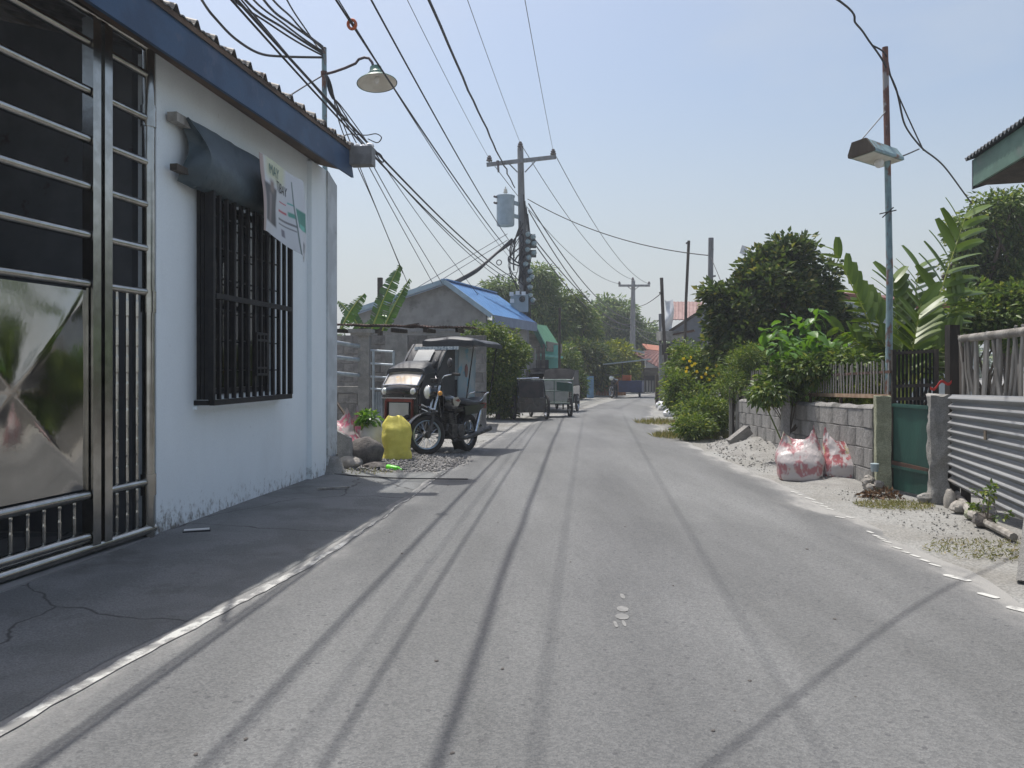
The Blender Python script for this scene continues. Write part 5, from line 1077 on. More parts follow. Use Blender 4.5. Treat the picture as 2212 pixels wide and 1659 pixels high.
part('sidecar_side', mb, MAT['vinyl'], tri)
mb = MB(); mb.slab(lambda u, v: (.22, -.62+.56*u, .52+1.12*v), 2, 2, (.02,0,0)); ip = part('side_panel_board', mb, MAT['bluepanel'], tri)
mb = MB(); mb.blob((.214,-.30,1.27), (.012,.05,.11), 9); part('figure_print', mb, M('faded_red_print', (.24,.09,.08), (.19,.13,.12), 9, .7), ip, True)
mb = MB(); mb.slab(lambda u, v: (.22+.70*u, -.60, .34+1.30*v), 2, 2, (0,.02,0)); part('rear_panel', mb, MAT['bluepanel'], tri)
mb = MB(); mb.box((.58,-.25,.62), (.6,.5,.14)); mb.box((.58,-.50,.88), (.6,.1,.5)); part('sidecar_seat', mb, MAT['vinyl'], tri)
def roof1(u, v):
    x = -.22+.90*u; y = .30-1.0*v; e = (1-abs(2*u-1)**6)*(1-abs(2*v-1)**6); return V((x, y, 1.71+.055*e**.5+.012*math.sin(x*9)+.01*math.sin(y*8)))
mb = MB(); mb.slab(roof1, 28, 24, (0,0,-.035)); part('roof', mb, MAT['roofvinyl'], tri, True)
mb = MB(); mb.slab(lambda u, v: (-.22+.90*u, .305, 1.695-.075*v), 30, 2, (0,-.01,0)); mb.slab(lambda u, v: (-.223, .30-1.0*u, 1.69-.05*v), 10, 1, (.01,0,0)); part('roof_valance', mb, MAT['vinyl'], tri)
mb = MB(); mb.slab(lambda u, v: (.02+.80*u, .312+.004*math.cos(u*90), 1.615-.05*v), 80, 1, (0,-.006,0)); part('roof_trim', mb, MAT['trim'], tri)
for (x, y) in ((-.16,-.62),(-.16,.15)): mb = MB(); mb.tube([(x+.12,y,.75),(x,y,1.69)], .012, 6); part('roof_strut', mb, MAT['blackpaint'], tri, True)
wheel(tri, (.99,.25,.285), (1,0,0), .285, .04, 'rim', name='sidecar_wheel')
wheel(tri, (.42,.98,.32), (.93,-.35,0), .25, .038, 'blueRim', spokes=20, name='spare_wheel')
mb = MB(); mb.tube([(.26,1.02,.70),(.16,1.10,.71),(.06,1.02,.66),(.02,.9,.62)], .016, 8); mb.tube([(.26,1.0,.64),(.17,1.07,.65),(.07,1.0,.60)], .012, 8); part('bumper', mb, MAT['rim'], tri, True)
# ------------------------------------------------------------------ things on the left verge
def gravel(name, label, n, area, rmin, rmax, mat, zf=lambda x, y: 0., seed=1):
    r_ = np.random.default_rng(seed); base = np.array([(1,0,0),(-1,0,0),(0,1,0),(0,-1,0),(0,0,1),(0,0,-1)], float)
    fc = np.array([(0,2,4),(2,1,4),(1,3,4),(3,0,4),(2,0,5),(1,2,5),(3,1,5),(0,3,5)])
    P = area(r_, n); s = r_.uniform(rmin, rmax, n)*r_.random(n)**.5+rmin*.5; vs = []; 
    a = r_.random(n)*6.28; sc = r_.uniform(.6,1.3,(n,3)); sc[:,2] *= .7
    B = base[None]*sc[:,None,:]*(1+r_.uniform(-.25,.25,(n,6,1))); ca, sa_ = np.cos(a)[:,None], np.sin(a)[:,None]
    X = B[...,0]*ca-B[...,1]*sa_; Y = B[...,0]*sa_+B[...,1]*ca; B = np.stack([X,Y,B[...,2]],2)*s[:,None,None]
    z = np.array([zf(x, y) for x, y in P]); C = np.concatenate([P, (z+s*.25)[:,None]],1); v = (B+C[:,None,:]).reshape(-1,3)
    f = (fc[None]+(np.arange(n)*6)[:,None,None]).reshape(-1,3)
    me = np_mesh(name, v, f, MAT[mat]); o = bpy.data.objects.new(name, me); COL.objects.link(o); return tag(o, label, 'gravel', None, 'stuff')
def heap(cx, cy, rx, ry, h): return lambda x, y: h*max(0., 1-((x-cx)/rx)**2-((y-cy)/ry)**2)**1.3
hl1 = heap(-1.75, 10.75, 1.15, 1.35, .10)
mb = MB(); mb.grid(lambda u, v: (lambda x, y: (x, y, hl1(x,y)-.004+.012*noise.noise(V((x*5,y*5,0)))*(1 if hl1(x,y) > .004 else 0)))(-2.9+2.3*u, 9.4+2.7*v), 40, 44); single('gravel_bed', 'low bed of grey gravel beside the white corner pillar', 'gravel', mb, MAT['sand'], (0,0,0), True, kind='stuff')
def disc(cx, cy, rx, ry):
    def f(r_, n): a = r_.random(n)*6.28; q = np.sqrt(r_.random(n)); return np.stack([cx+rx*q*np.cos(a), cy+ry*q*np.sin(a)],1)
    return f
gravel('gravel', 'loose grey gravel spread under the tricycle and yellow sack', 5200, disc(-1.65,10.85,1.1,1.4), .010, .030, 'gravel', hl1, 3)
gravel('gravel', 'scattered fine grit along the left road edge', 1500, disc(-.95,11.6,.9,2.8), .004, .012, 'gravel', lambda x, y: .004, 5)
gravel('gravel', 'scattered pebbles on the right verge below corrugated fence', 700, disc(3.62,6.6,.40,2.3), .004, .013, 'sand', lambda x, y: 0., 6)
def sack(name, label, c, w, dp, h, mat, seed=0, yaw=0., lean=(0,0), top='pinch', loc=None):
    rot = Matrix.Rotation(yaw, 3, 'Z'); c = V(c)
    def f(u, v):
        a = 2*math.pi*u; ca, sa_ = math.cos(a), math.sin(a); k = 1+.05*math.sin(v*9+seed)+.10*noise.noise(V((ca*1.5+seed, sa_*1.5, v*3)))
        if v < .12: pr = .86+.14*(v/.12)**.5
        else: pr = 1.0
        if top == 'pinch': wd = w/2*(1.0-.34*max(0,(v-.40)/.60)**1.2); dd = dp/2*(1-.93*max(0,(v-.35)/.65)**1.1)
        elif top == 'soft': wd = w/2*(1-.10*v-.42*max(0,(v-.78)/.22)**1.5); dd = dp/2*(1-.25*v-.45*max(0,(v-.7)/.3)**1.4)
        else: wd = w/2*(1-.30*v**2); dd = dp/2*(1-.5*v**2)
        e = .62 if v < .6 else .8
        p = V((wd*pr*k*math.copysign(abs(ca)**e, ca), dd*pr*k*math.copysign(abs(sa_)**e, sa_), h*v))
        if top == 'pinch' and v > .62: t_ = (v-.62)/.38; p.z += h*.26*t_*(abs(ca)**2.2*(1.25 if ca*math.sin(seed*2.3+1) > 0 else .75)-.45)+.025*noise.noise(V((ca*5, seed, 2)))*t_; p.y += .03*math.sin(ca*4+seed)*t_
        if top == 'soft' and v > .75: p.z += .035*noise.noise(V((ca*2.5, sa_*2.5, seed)))*(v-.75)*4; p.x -= .10*((v-.75)/.25)**2*(w/2)
        p += V((.012*noise.noise(V((u*22, v*9, seed))), .012*noise.noise(V((u*22, v*9, seed+3))), 0)); p.x += lean[0]*v**1.5; p.y += lean[1]*v**1.5
        return c+rot @ p
    mb = MB(); mb.grid(f, 44, 26); n = 45; mb.f.append(tuple(range(43,-1,-1))); mb.m.append(0)
    if top != 'pinch': mb.f.append(tuple(26*45+i for i in range(44))); mb.m.append(0)
    return single(name, label, 'sack', mb, MAT[mat], c, True)
c = V((-1.55,10.5,.05)); sack('yellow_sack', 'full yellow woven sack standing on gravel before the tricycle', c, .40, .34, .60, 'yellow', 2, .15, (-.01,.03), 'soft')
gb = V((-1.95,10.95,.06)); ob = thing('rubbish_bag', 'open clear bag of green scraps behind the yellow sack', 'bag', gb)
mb = MB(); mb.blob(gb+V((0,0,.25)), (.18,.15,.28), 10, .25, 2.5, 4); part('bag', mb, MAT['windowpane'], ob, True)
C, D, K = crown_pts([((gb.x-.02,gb.y,.62),(.15,.12,.08),14)], 12, .08, .1, .4, .1); v, f = leaf_arrays(C, D, np.full(len(C), .11), np.full(len(C), .06)); me = np_mesh('scraps', v, f, MAT['leaf_bright'], gb); o = bpy.data.objects.new('scraps', me); COL.objects.link(o); o.parent = ob
q = g(762, 960, .05); q = V((-2.52,10.95,.05))
sack('torn_sack', 'slumped pink and grey torn sack leaning against corner pillar', V((-2.32,10.85,.05)), .55, .30, .58, 'sack3', 6, -.1, (-.20,.12))
sack('torn_sack', 'upright narrow red torn sack behind the dark boulder', V((-2.18,11.35,.04)), .30, .22, .60, 'sack3', 9, .3, (-.16,.06))
c = V((-1.90,10.12,.21)); mb = MB(); mb.blob(c, (.215,.20,.20), 18, .16, 1.3, 2); single('boulder', 'big dark rounded boulder before the pink torn sack', 'rock', mb, MAT['stone'], c-V((0,0,.2)), True)
c = V((-2.10,9.95,.09)); mb = MB(); mb.blob(c, (.20,.15,.095), 14, .15, 1.5, 5, rot=Matrix.Rotation(-.3,3,'Z')); single('flat_stone', 'pale flattened stone lying left of the dark boulder', 'rock', mb, MAT['palestone'], c-V((0,0,.09)), True)
c = V((-1.72,9.88,.05)); mb = MB(); mb.blob(c, (.17,.14,.06), 12, .3, 2.2, 8); single('flat_stone', 'low dark stone wedged under the boulder', 'rock', mb, MAT['stone'], c-V((0,0,.05)), True)
c = V((-1.50,9.78,.045)); mb = MB(); rt_ = Matrix.Rotation(-.5,3,'Z'); mb.lathe([(.012,-.15),(.016,-.12),(.035,-.09),(.038,.05),(.036,.08),(.01,.09)], c, 14, rt_ @ V((-1,0,.08))); single('plastic_bottle', 'crushed lime green plastic bottle beside the boulder', 'bottle', mb, MAT['lime'], c, True)
mb = MB(); mb.slab(lambda u, v: V((-2.26,9.85,0))+V((.02+.22*u-.05*v, -.02+.1*u, .55*v*(1-.25*u))), 6, 5, (.02,.06,0)); single('cement_chunk', 'leaning grey cement slab at foot of the corner pillar', 'slab', mb, MAT['concrete'], (-2.2,9.85,0))
free([(-2.15,9.35,.03),(-1.8,9.15,.035),(-1.35,9.0,.03),(-.9,8.95,.03),(-.5,8.85,.04)], .008, 'thin black cable lying across the dirt near boulder', group='litter cables')
mb = MB(); p = V((-2.42,11.1,.6)); mb.bar(V((-2.62,11.2,.95)), V((-2.25,11.1,.45)), .05, .02); single('wooden_stick', 'pale wooden stick poking out above the torn sack', 'stick', mb, MAT['wood'], V((-2.4,11.1,.6)))
tuft('dry_grass', 'dry grass tufts at the foot of the boulder', (-1.85,9.72,0), .35, 260, .09, 'grass', None, 'grass', 'stuff', .9, .010)

# second tricycle, facing us, beyond the vine
t2_ = g(1148, 907); SY = 19.3
s2 = thing('pedal_sidecar', 'low dark open sidecar with windshield parked under the vine', 'tricycle', (d(1148,0,SY).x,SY,0), rot=(0,0,.10))
mb = MB(); mb.slab(lambda u, v: (-.34+.68*u, -.05+.02*math.sin(u*3.1), .20+.36*v), 8, 3, (0,.04,0)); part('front_panel', mb, MAT['blackpaint'], s2)
mb = MB(); mb.slab(lambda u, v: (-.31+.62*u, -.02+.12*v, .57+.40*v), 3, 3, (0,.01,0)); part('windshield', mb, M('dusty_dark_glass', (.05,.04,.035), (.025,.022,.022), 5, .5, spec=.3), s2)
mb = MB()
for x in (-.34,.34): mb.tube([(x,-.04,.2),(x,-.03,.56),(x*.95,.12,.98),(x*.95,.9,1.02)], .018, 8); mb.tube([(x,-.03,.24),(x,1.1,.24),(x,1.1,.7)], .018, 8)
mb.tube([(-.33,.12,.99),(.33,.12,.99)], .018, 8); mb.tube([(-.33,.9,1.02),(.33,.9,1.02)], .018, 8); part('frame', mb, MAT['blackpaint'], s2, True)
mb = MB(); mb.tube([(-.35,.10,1.04),(.20,.10,1.05)], .022, 8); mb.tube([(-.35,.0,.58),(.35,.0,.58)], .016, 8); part('chrome_rail', mb, MAT['rim'], s2, True)
mb = MB(); mb.box((0,.6,.45), (.6,.5,.12)); mb.box((0,.9,.66), (.6,.1,.4)); part('seat', mb, MAT['vinyl'], s2)
for x in (-.40, .43): wheel(s2, (x,.35,.31), (1,0.05,0), .31, .035, 'rim', 20)
mb = MB(); mb.box((0,.5,.22), (.66,1.1,.03)); part('floor', mb, MAT['blackpaint'], s2)
# green push cart
cY = 20.6; cx = d(1205,0,cY).x
ct = thing('push_cart', 'pale green tubular cart with wire mesh sides on road edge', 'cart', (cx,cY,0), rot=(0,0,.08))
mb = MB()
for y in (-.2,.75):
    for z in (.38,.70,.98): mb.tube([(-.62,y,z),(.36,y,z)], .016, 8)
    for x in (-.62,-.12,.36): mb.tube([(x,y,.38),(x,y,.98)], .018, 8)
for x in (-.62,.36):
    for z in (.38,.98): mb.tube([(x,-.2,z),(x,.75,z)], .016, 8)
part('frame', mb, MAT['greencart'], ct, True)
mb = MB()
for k in range(20): mb.bar((-.60+.048*k,-.19,.39), (-.60+.048*k,-.19,.97), .005, .005)
for k in range(13): mb.bar((-.61,-.185,.40+.045*k), (.35,-.185,.40+.045*k), .005, .005)
part('mesh_side', mb, MAT['meshwire'], ct, kind='stuff')
mb = MB(); mb.box((-.13,.28,.36), (.98,.95,.02)); part('deck', mb, MAT['planks'], ct)
mb = MB(); mb.slab(lambda u, v: (-.6+.95*u, .72, .4+.56*v), 2, 2, (0,.012,0)); part('back_board', mb, MAT['meshwire'], ct)
wheel(ct, (.30,-.16,.27), (1,.05,0), .27, .035, 'engine', 16); wheel(ct, (-.68,.3,.27), (1,.05,0), .27, .035, 'engine', 16)
mb = MB(); mb.slab(lambda u, v: (-.06+.42*u, -.215, .72+.22*v-.05*u), 3, 3, (0,.006,0)); part('green_cloth', mb, MAT['greengate'], ct)
# two more tricycles behind the cart
def far_tri(name, label, x, Y, rz, bodymat, hood, roofon, y_roof=790):
    p = d(x,0,Y); t = thing(name, label, 'tricycle', (p.x,Y,0), group='tricycles parked by turquoise shop', rot=(0,0,rz))
    m = MB(); m.slab(lambda u, v: (-.45+.9*u, -.1+.06*math.sin(u*3.1)-.04*math.sin(v*3), .28+.52*v), 8, 4, (0,.05,0)); part('front_panel', m, MAT[bodymat], t, True)
    m = MB(); m.box((-.44,.6,.52), (.03,1.3,.5)); m.box((.44,.6,.52), (.03,1.3,.5)); m.box((0,.6,.29), (.84,1.3,.04)); part('body', m, MAT[bodymat], t)
    m = MB(); m.slab(lambda u, v: (-.45+.9*u, -.05+.42*v+.06*math.sin(v*3), .84+.46*math.sin(v*1.4)-.06*abs(2*u-1)**3), 8, 8, (0,.01,-.01)); m.slab(lambda u, v: (-.45+.9*u, .37+.8*v, 1.30-.05*v-.06*abs(2*u-1)**3), 8, 4, (0,0,-.01)); part('hood', m, MAT[hood], t, True)
    for x_ in (-.45,.44): m = MB(); m.slab(lambda u, v: (x_, .0+1.1*u, .8+(.44)*v*min(1, .2+u*2)), 6, 3, (.01,0,0)); part('side_curtain', m, MAT['vinyl'], t)
    m = MB(); m.slab(lambda u, v: (-.36+.72*u, -.175, .42+.30*v), 2, 2, (0,.01,0)); part('front_plate', m, MAT['palepanel' if x > 1200 else 'vinyl'], t)
    m = MB(); m.tube([(-.46,-.12,.62),(-.46,-.14,.86),(-.3,-.14,.90),(.3,-.14,.90),(.46,-.14,.86),(.46,-.12,.62)], .016, 8); part('rail', m, MAT['rim'], t, True)
    for x_ in (-.5,.5): wheel(t, (x_,.55,.27), (1,0,0), .27, .035, 'rim', 16)
    return t
far_tri('motor_tricycle', 'black hooded tricycle with pale front panel behind the cart', 1204, 22.9, -.25, 'blackpaint', 'mattblack', False)
far_tri('motor_tricycle', 'black hooded tricycle half hidden between sidecar and shop', 1172, 24.0, .05, 'blackpaint', 'mattblack', False)
mb = MB(); p = d(1187,806,24.2); mb.slab(lambda u, v: p+V((-.6+1.15*u, -.5+1.2*v, .04*math.sin(u*3.1)-.08*u)), 8, 3, (0,0,-.03)); ur = thing('shade_roof', 'thin flat shade roof on posts before the turquoise shop', 'canopy', (p.x,24.2,0))
part('roof', mb, MAT['darkedge'], ur)
for x in (-.5,.45): mb = MB(); mb.tube([(p.x+x,24.6,0), (p.x+x,24.6,p.z-.05)], .025, 8); part('post', mb, MAT['darkwood'], ur, True)
# far end: cargo tricycle, fences, shed
tY = 34.; tx_ = d(1345,0,tY).x
cg = thing('cargo_tricycle', 'distant cargo tricycle with tilted sheet roof and blue box', 'tricycle', (tx_,tY,0), rot=(0,0,-.25))
wheel(cg, (-.42,-.45,.3), (.8,.5,0), .3, .045, 'rim', 14, 'front_wheel'); wheel(cg, (.72,.2,.27), (1,0,0), .27, .04, 'rim', 14); wheel(cg, (-.35,.75,.29), (1,.1,0), .29, .045, 'rim', 14)
mb = MB(); mb.box((.35,.3,.50), (1.0,1.1,.5)); part('cargo_box', mb, MAT['bluebox'], cg)
mb = MB(); mb.blob((-.40,.05,.72), (.13,.30,.14), 10, .1); mb.blob((-.38,.5,.76), (.13,.35,.07), 10); part('tank_and_seat', mb, MAT['blackpaint'], cg, True)
mb = MB(); mb.tube([(-.42,-.45,.3),(-.42,-.2,.95)], .03, 8); mb.tube([(-.75,-.2,1.02),(-.42,-.2,.98),(-.1,-.2,1.02)], .018, 8); mb.box((-.38,.1,.42), (.2,.6,.3)); part('frame', mb, MAT['engine'], cg)
mb = MB(); mb.blob((-.45,-.34,.86), (.10,.07,.10), 9); part('headlight', mb, MAT['lens'], cg, True)
mb = MB(); mb.slab(lambda u, v: (-.80+1.95*u, -.55+1.6*v, 1.48+.22*u), 2, 2, (0,0,-.035)); part('roof', mb, MAT['transformer'], cg)
for (x, y) in ((.85,.8),(-.1,.8),(.85,-.2)): mb = MB(); mb.tube([(x,y,.7),(x,y,1.55+.10*x)], .018, 8); part('roof_post', mb, MAT['darkwood'], cg, True)
mb = MB(); mb.box((.15,.35,.86), (.36,.4,.26)); part('orange_crate', mb, MAT['orange'], cg)
fn = thing('board_fence', 'low orange brown board fence at the far bend', 'fence', (3.9,37.,0))
x0, x1 = d(1286,0,37).x, d(1352,0,37).x
for k in range(11): mb = MB(); x = x0+(x1-x0)*(k+.5)/11; mb.box((x,37.,.42), ((x1-x0)/11-.012,.025,.84+.02*(k%2))); part('board', mb, MAT['orangefence'], fn)
mb = MB(); mb.bar((x0,37.03,.7), (x1,37.03,.7), .03, .06); part('rail', mb, MAT['darkwood'], fn)
bp = thing('blue_board', 'faded blue upright board at end of the orange fence', 'board', (d(1275,0,34.).x,34,0))
mb = MB(); mb.box((d(1275,0,34.).x,34.,.45), (.30,.06,1.0)); part('panel', mb, MAT['bluepost'], bp)
mb = MB(); mb.box((d(1275,0,34.).x,34.05,.48), (.05,.05,1.1)); part('post', mb, MAT['darkwood'], bp)
bf = thing('plank_fence', 'dark low plank fence behind the parked tricycles', 'fence', (2.6,31,0))
for k in range(9): mb = MB(); a = d(1225+k*5,0,30+.4*k); mb.box((a.x,a.y,.42), (.10,.03,.84-.03*(k%3))); part('plank', mb, MAT['darkwood'], bf)
mb = MB(); a, b_ = d(1222,0,30), d(1270,0,33.6); mb.bar((a.x,a.y+.03,.5), (b_.x,b_.y+.03,.5), .03, .07); part('rail', mb, MAT['darkwood'], bf)
# red roofed shed at the bend
sY = 41.; sh = thing('shed', 'plank shed with red oxide roof closing the far bend', 'shed', (d(1410,0,sY).x,sY,0))
a, b_ = d(1366,760,sY), d(1448,812,sY-2)
for k in range(6): mb = MB(); y = 772+k*16; mb.bar(d(1362,y,sY), d(1392,y+3,sY), .04, .36); part('plank', mb, MAT['planks'], sh)
rA, rB, rC, rD = d(1366,762,sY-.4), d(1406,756,sY+3.), d(1450,762,sY+3.), d(1450,808,sY-.6)
mb = MB(); mb.slab(lambda u, v: (rA.lerp(rD,u)).lerp(rB.lerp(rC,u),v)+V((0,0,.015*math.cos(u*70))), 60, 4, (0,0,-.03)); part('roof', mb, MAT['redroof'], sh)
mb = MB(); mb.box(d(1420,803,sY-.1), (1.75,.12,.40)); part('beam', mb, MAT['planks'], sh)
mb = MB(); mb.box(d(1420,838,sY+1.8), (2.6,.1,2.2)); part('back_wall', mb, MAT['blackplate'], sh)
for k in range(9):
    mb = MB(); x = 1392+k*6.2; mb.bar(d(x,822,sY-.15), V((d(x,0,sY-.15).x,sY-.15,0)), .10, .02); part('gate_slat', mb, MAT['greywood'], sh)
mb = MB(); mb.bar(d(1366,756,sY-.3), d(1392,762,sY-.3), .1, .1); part('eave_board', mb, MAT['bluepanel'], sh)
oh = thing('house', 'far house with orange tiled roof beyond the plank shed', 'house', (d(1412,0,50).x,50,0))
mb = MB(); mb.slab(lambda u, v: d(1398+42*u, 740+5*u+14*v, 50.)+V((0,2-2*v,0)), 24, 4, (0,0,-.08)); part('roof', mb, MAT['orangeroof'], oh)
mb = MB(); mb.box(d(1415,800,51.), (1.3,.3,2.6)); part('wall', mb, MAT['greycement'], oh)
# ------------------------------------------------------------------ right side: block wall, picket fence, gate, sheets
WL, WR = V((4.04,13.5,0)), V((3.98,8.45,0)); WL = V((d(1605,0,13.5).x,13.5,0))
rwall = thing('block_wall', 'stained low hollow block wall along the right verge', 'wall', (4.0,11,0))
block_wall(rwall, WR, WL, -.02, .86, .22, .42, .15, 'blockdark', gap=.008, gapx=.002, jit=.003, seed=21, ztop=.72)
mb = MB(); u_ = (WL-WR).normalized()
def cop(u, v):
    p = WR.lerp(WL, u); a = v*math.pi; n = V((-u_.y,u_.x,0)); z = .855+(.72-.855)*u
    return p+n*(math.cos(a)*.08)+V((0,0,z+(.045+.03*noise.noise(V((u*14,3,0))))*math.sin(a)))
mb.grid(cop, 60, 6); part('coping', mb, MAT['blockdark'], rwall, True)
wp = thing('wall_post', 'slim cement post standing against middle of the low block wall', 'post', (d(1718,0,10.6).x-.14,10.6,0))
mb = MB(); mb.hexa([V((wp.location.x+a, 10.6+b_, z)) for z in (0,1.0) for (a,b_) in ((-.04,-.05),(.05,-.05),(.05,.05),(-.04,.05))]); part('shaft', mb, MAT['blockdark'], wp)
# iron pickets on the wall
pf = thing('picket_fence', 'rusty thin picket fence standing on the low block wall', 'fence', (4.0,11,.8))
A, B = V((4.13,8.5,.99)), V((d(1617,0,13.6).x+.05,13.6,.86))
mb = MB(); mb.bar(A, B, .04, .045); part('bottom_rail', mb, M('rusty_rail', (.42,.30,.20), (.30,.19,.12), 8, .8, bump=.3), pf)
mb = MB(); mb.bar(A+V((0,0,.27)), B+V((0,0,.25)), .025, .03); part('top_rail', mb, MAT['rust'], pf)
for k in range(5):
    q = A.lerp(B, (k+.3)/5); mb = MB(); mb.bar(V((q.x,q.y,q.z-.25)), q, .03, .03); part('upright', mb, MAT['rust'], pf)
pk = [mesh_of(MB().box((0,0,.19), (.011,.012,.38+.02*k)), 'picket', MAT['greywood']) for k in range(3)]
NP = 62
for k in range(NP):
    q = A.lerp(B, (k+.5)/NP); inst('picket', pk[k % 3], pf, q+V((-.012,0,random.uniform(-.015,.015))), (random.uniform(-.03,.03), random.uniform(-.04,.04), 0))
# gate posts and green sheet gate
def roughpost(name, label, poly, z, mat, seed, amp=.02, taper=0.):
    c = sum((V(p) for p in poly), V())/len(poly)
    def f(u, v):
        s = u*len(poly); i = int(s) % len(poly); q = V(poly[i]).lerp(V(poly[(i+1) % len(poly)]), s-int(s)); n = (q-c).normalized(); k = amp*(noise.noise(V((q.x*9+seed, q.y*9, v*5)))+.6*noise.noise(V((q.x*25, q.y*25+seed, v*16))))
        return V((q.x, q.y, 0))+n*k+V((0,0,-.03+(z+.03+amp*noise.noise(V((q.x*20,q.y*20,seed))))*v))
    mb = MB(); mb.grid(f, 32, 26); mb.f.append(tuple(26*33+i for i in range(32))); mb.m.append(0)
    return single(name, label, 'post', mb, MAT[mat], (c.x,c.y,0), True)
lp = g(1895,1062); 
roughpost('gate_post', 'mossy pale concrete gate post left of the green gate', [(3.86,8.26,0),(3.99,8.20,0),(4.06,8.42,0),(3.93,8.48,0)], 1.0, 'mossy', 2, .012)
rp0 = g(2010,1085)
roughpost('gate_post', 'broken rough concrete gate post between green gate and corrugated sheets', [(4.03,7.50,0),(4.17,7.42,0),(4.24,7.66,0),(4.10,7.72,0)], 1.03, 'concrete', 9, .035)
gg = thing('sheet_gate', 'small dark green sheet metal gate between concrete posts', 'gate', (4.02,7.95,0))
ga, gb_ = V((4.01,8.20,0)), V((4.09,7.64,0)); gn = V((-.99,-.14,0))
mb = MB(); mb.slab(lambda u, v: ga.lerp(gb_, u)+V((0,0,.03+.90*v))+gn*(.010*math.sin(u*9)*.3), 10, 8, gn*-.012); part('sheet', mb, MAT['greengate'], gg)
for z in (.27,.91): mb = MB(); mb.bar(ga+V((0,0,z))+gn*.012, gb_+V((0,0,z))+gn*.012, .02, .03); part('frame_rail', mb, MAT['greengate'], gg)
mb = MB(); mb.bar(ga+V((0,0,.31))+gn*.014, gb_+V((0,0,.295))+gn*.014, .012, .04); part('scratched_band', mb, MAT['rust'], gg)
# dark iron frame above the gate
df = thing('iron_gate', 'dark upper iron gate frame behind the green sheet gate', 'gate', (4.3,8.5,0))
p0, p1 = V((d(1930,0,8.5).x,8.5,0)), V((d(2022,0,8.3).x,8.3,0))
mb = MB()
for z in (.96,1.10,1.46): mb.bar(p0+V((0,0,z)), p1+V((0,0,z+.02)), .025, .035)
for p in (p0,p1): mb.bar(p, p+V((0,0,1.5)), .04, .04)
part('frame', mb, MAT['darkwood'], df)
for k in range(11): mb = MB(); q = p0.lerp(p1, (k+.5)/11); mb.bar(q+V((0,0,.2)), q+V((0,0,1.5)), .018, .018); part('bar', mb, MAT['blackiron'], df)
# corrugated sheets with driftwood pickets above
cs = thing('corrugated_fence', 'grey corrugated sheet fence with horizontal ribs at right', 'fence', (4.1,6,0))
def corr(y0, y1, zoff, nr=11):
    def f(u, v): Y = y0+(y1-y0)*u; zb = .20+(Y-7.3)*.13+zoff; z = zb+(1.05+.02*(7.4-Y)-zb)*v; return V((4.13-.06*(7.4-Y)*.3+.022*math.cos(v*nr*2*math.pi)+.01*noise.noise(V((u*4,v*3,1))), Y, z))
    return f
mb = MB(); mb.slab(corr(7.36,5.2,0), 24, 11*10, (.004,0,0)); part('sheet', mb, MAT['corr'], cs, True)
mb = MB(); mb.slab(corr(5.28,2.9,.02), 24, 11*10, (.004,0,0)); sh2 = part('sheet', mb, MAT['corr'], cs, True); sh2.location.x += -.012
mb = MB(); mb.slab(corr(2.98,-2.5,.55), 24, 11*10, (.004,0,0)); sh3 = part('sheet', mb, MAT['corr'], cs, True); sh3.location.x += -.02
for y in (7.25,6.0,4.9,3.6,2.,0.,-2.): mb = MB(); mb.bar((4.22,y,0), (4.20,y,1.5), .06, .06); part('stake', mb, MAT['darkwood'], cs)
mb = MB(); mb.box((4.095,6.75,.72), (.01,.03,.08)); part('latch', mb, MAT['wood'], cs)
wf = thing('stick_fence', 'pale driftwood stick fence rising above the corrugated sheets', 'fence', (4.2,6,1))
mb = MB(); mb.tube([(4.16,7.22,1.57),(4.17,6.2,1.60),(4.16,5.0,1.66),(4.15,3.6,1.7)], [.035,.04,.04,.045], 10); part('top_pole', mb, MAT['greywood'], wf, True)
random.seed(5)
for k in range(66):
    Y = 7.2-.056*k; 
    if Y < 3.6: break
    a = V((4.17+random.uniform(-.012,.012), Y+random.uniform(-.02,.02), 1.0)); b_ = V((4.17+random.uniform(-.015,.015), Y+random.uniform(-.10,.10), 1.55+random.uniform(-.03,.09)+.02*(7.2-Y))); m_ = a.lerp(b_,.5)+V((random.uniform(-.01,.01), random.uniform(-.025,.025), 0))
    r0 = random.uniform(.012,.024); mb = MB(); mb.tube([a,m_,b_], [r0,r0*1.1,r0*.85], 6); part('stick', mb, MAT['greywood'], wf, True)
mb = MB(); q = d(2060,0,7.6).x; mb.bar((q,7.62,0), (q,7.62,1.72), .10, .09); single('wooden_post', 'dark square wooden post behind end of the stick fence', 'post', mb, MAT['darkwood'], (q,7.62,0))
mb = MB(); mb.slab(lambda u, v: d(2010+46*u, 835-16*u+6*v+6*math.sin(u*9), 7.55), 10, 2, (0,.006,0)); single('plastic_tape', 'strip of red plastic tied between gate post and fence', 'tape', mb, MAT['redtape'], d(2010,835,7.55))
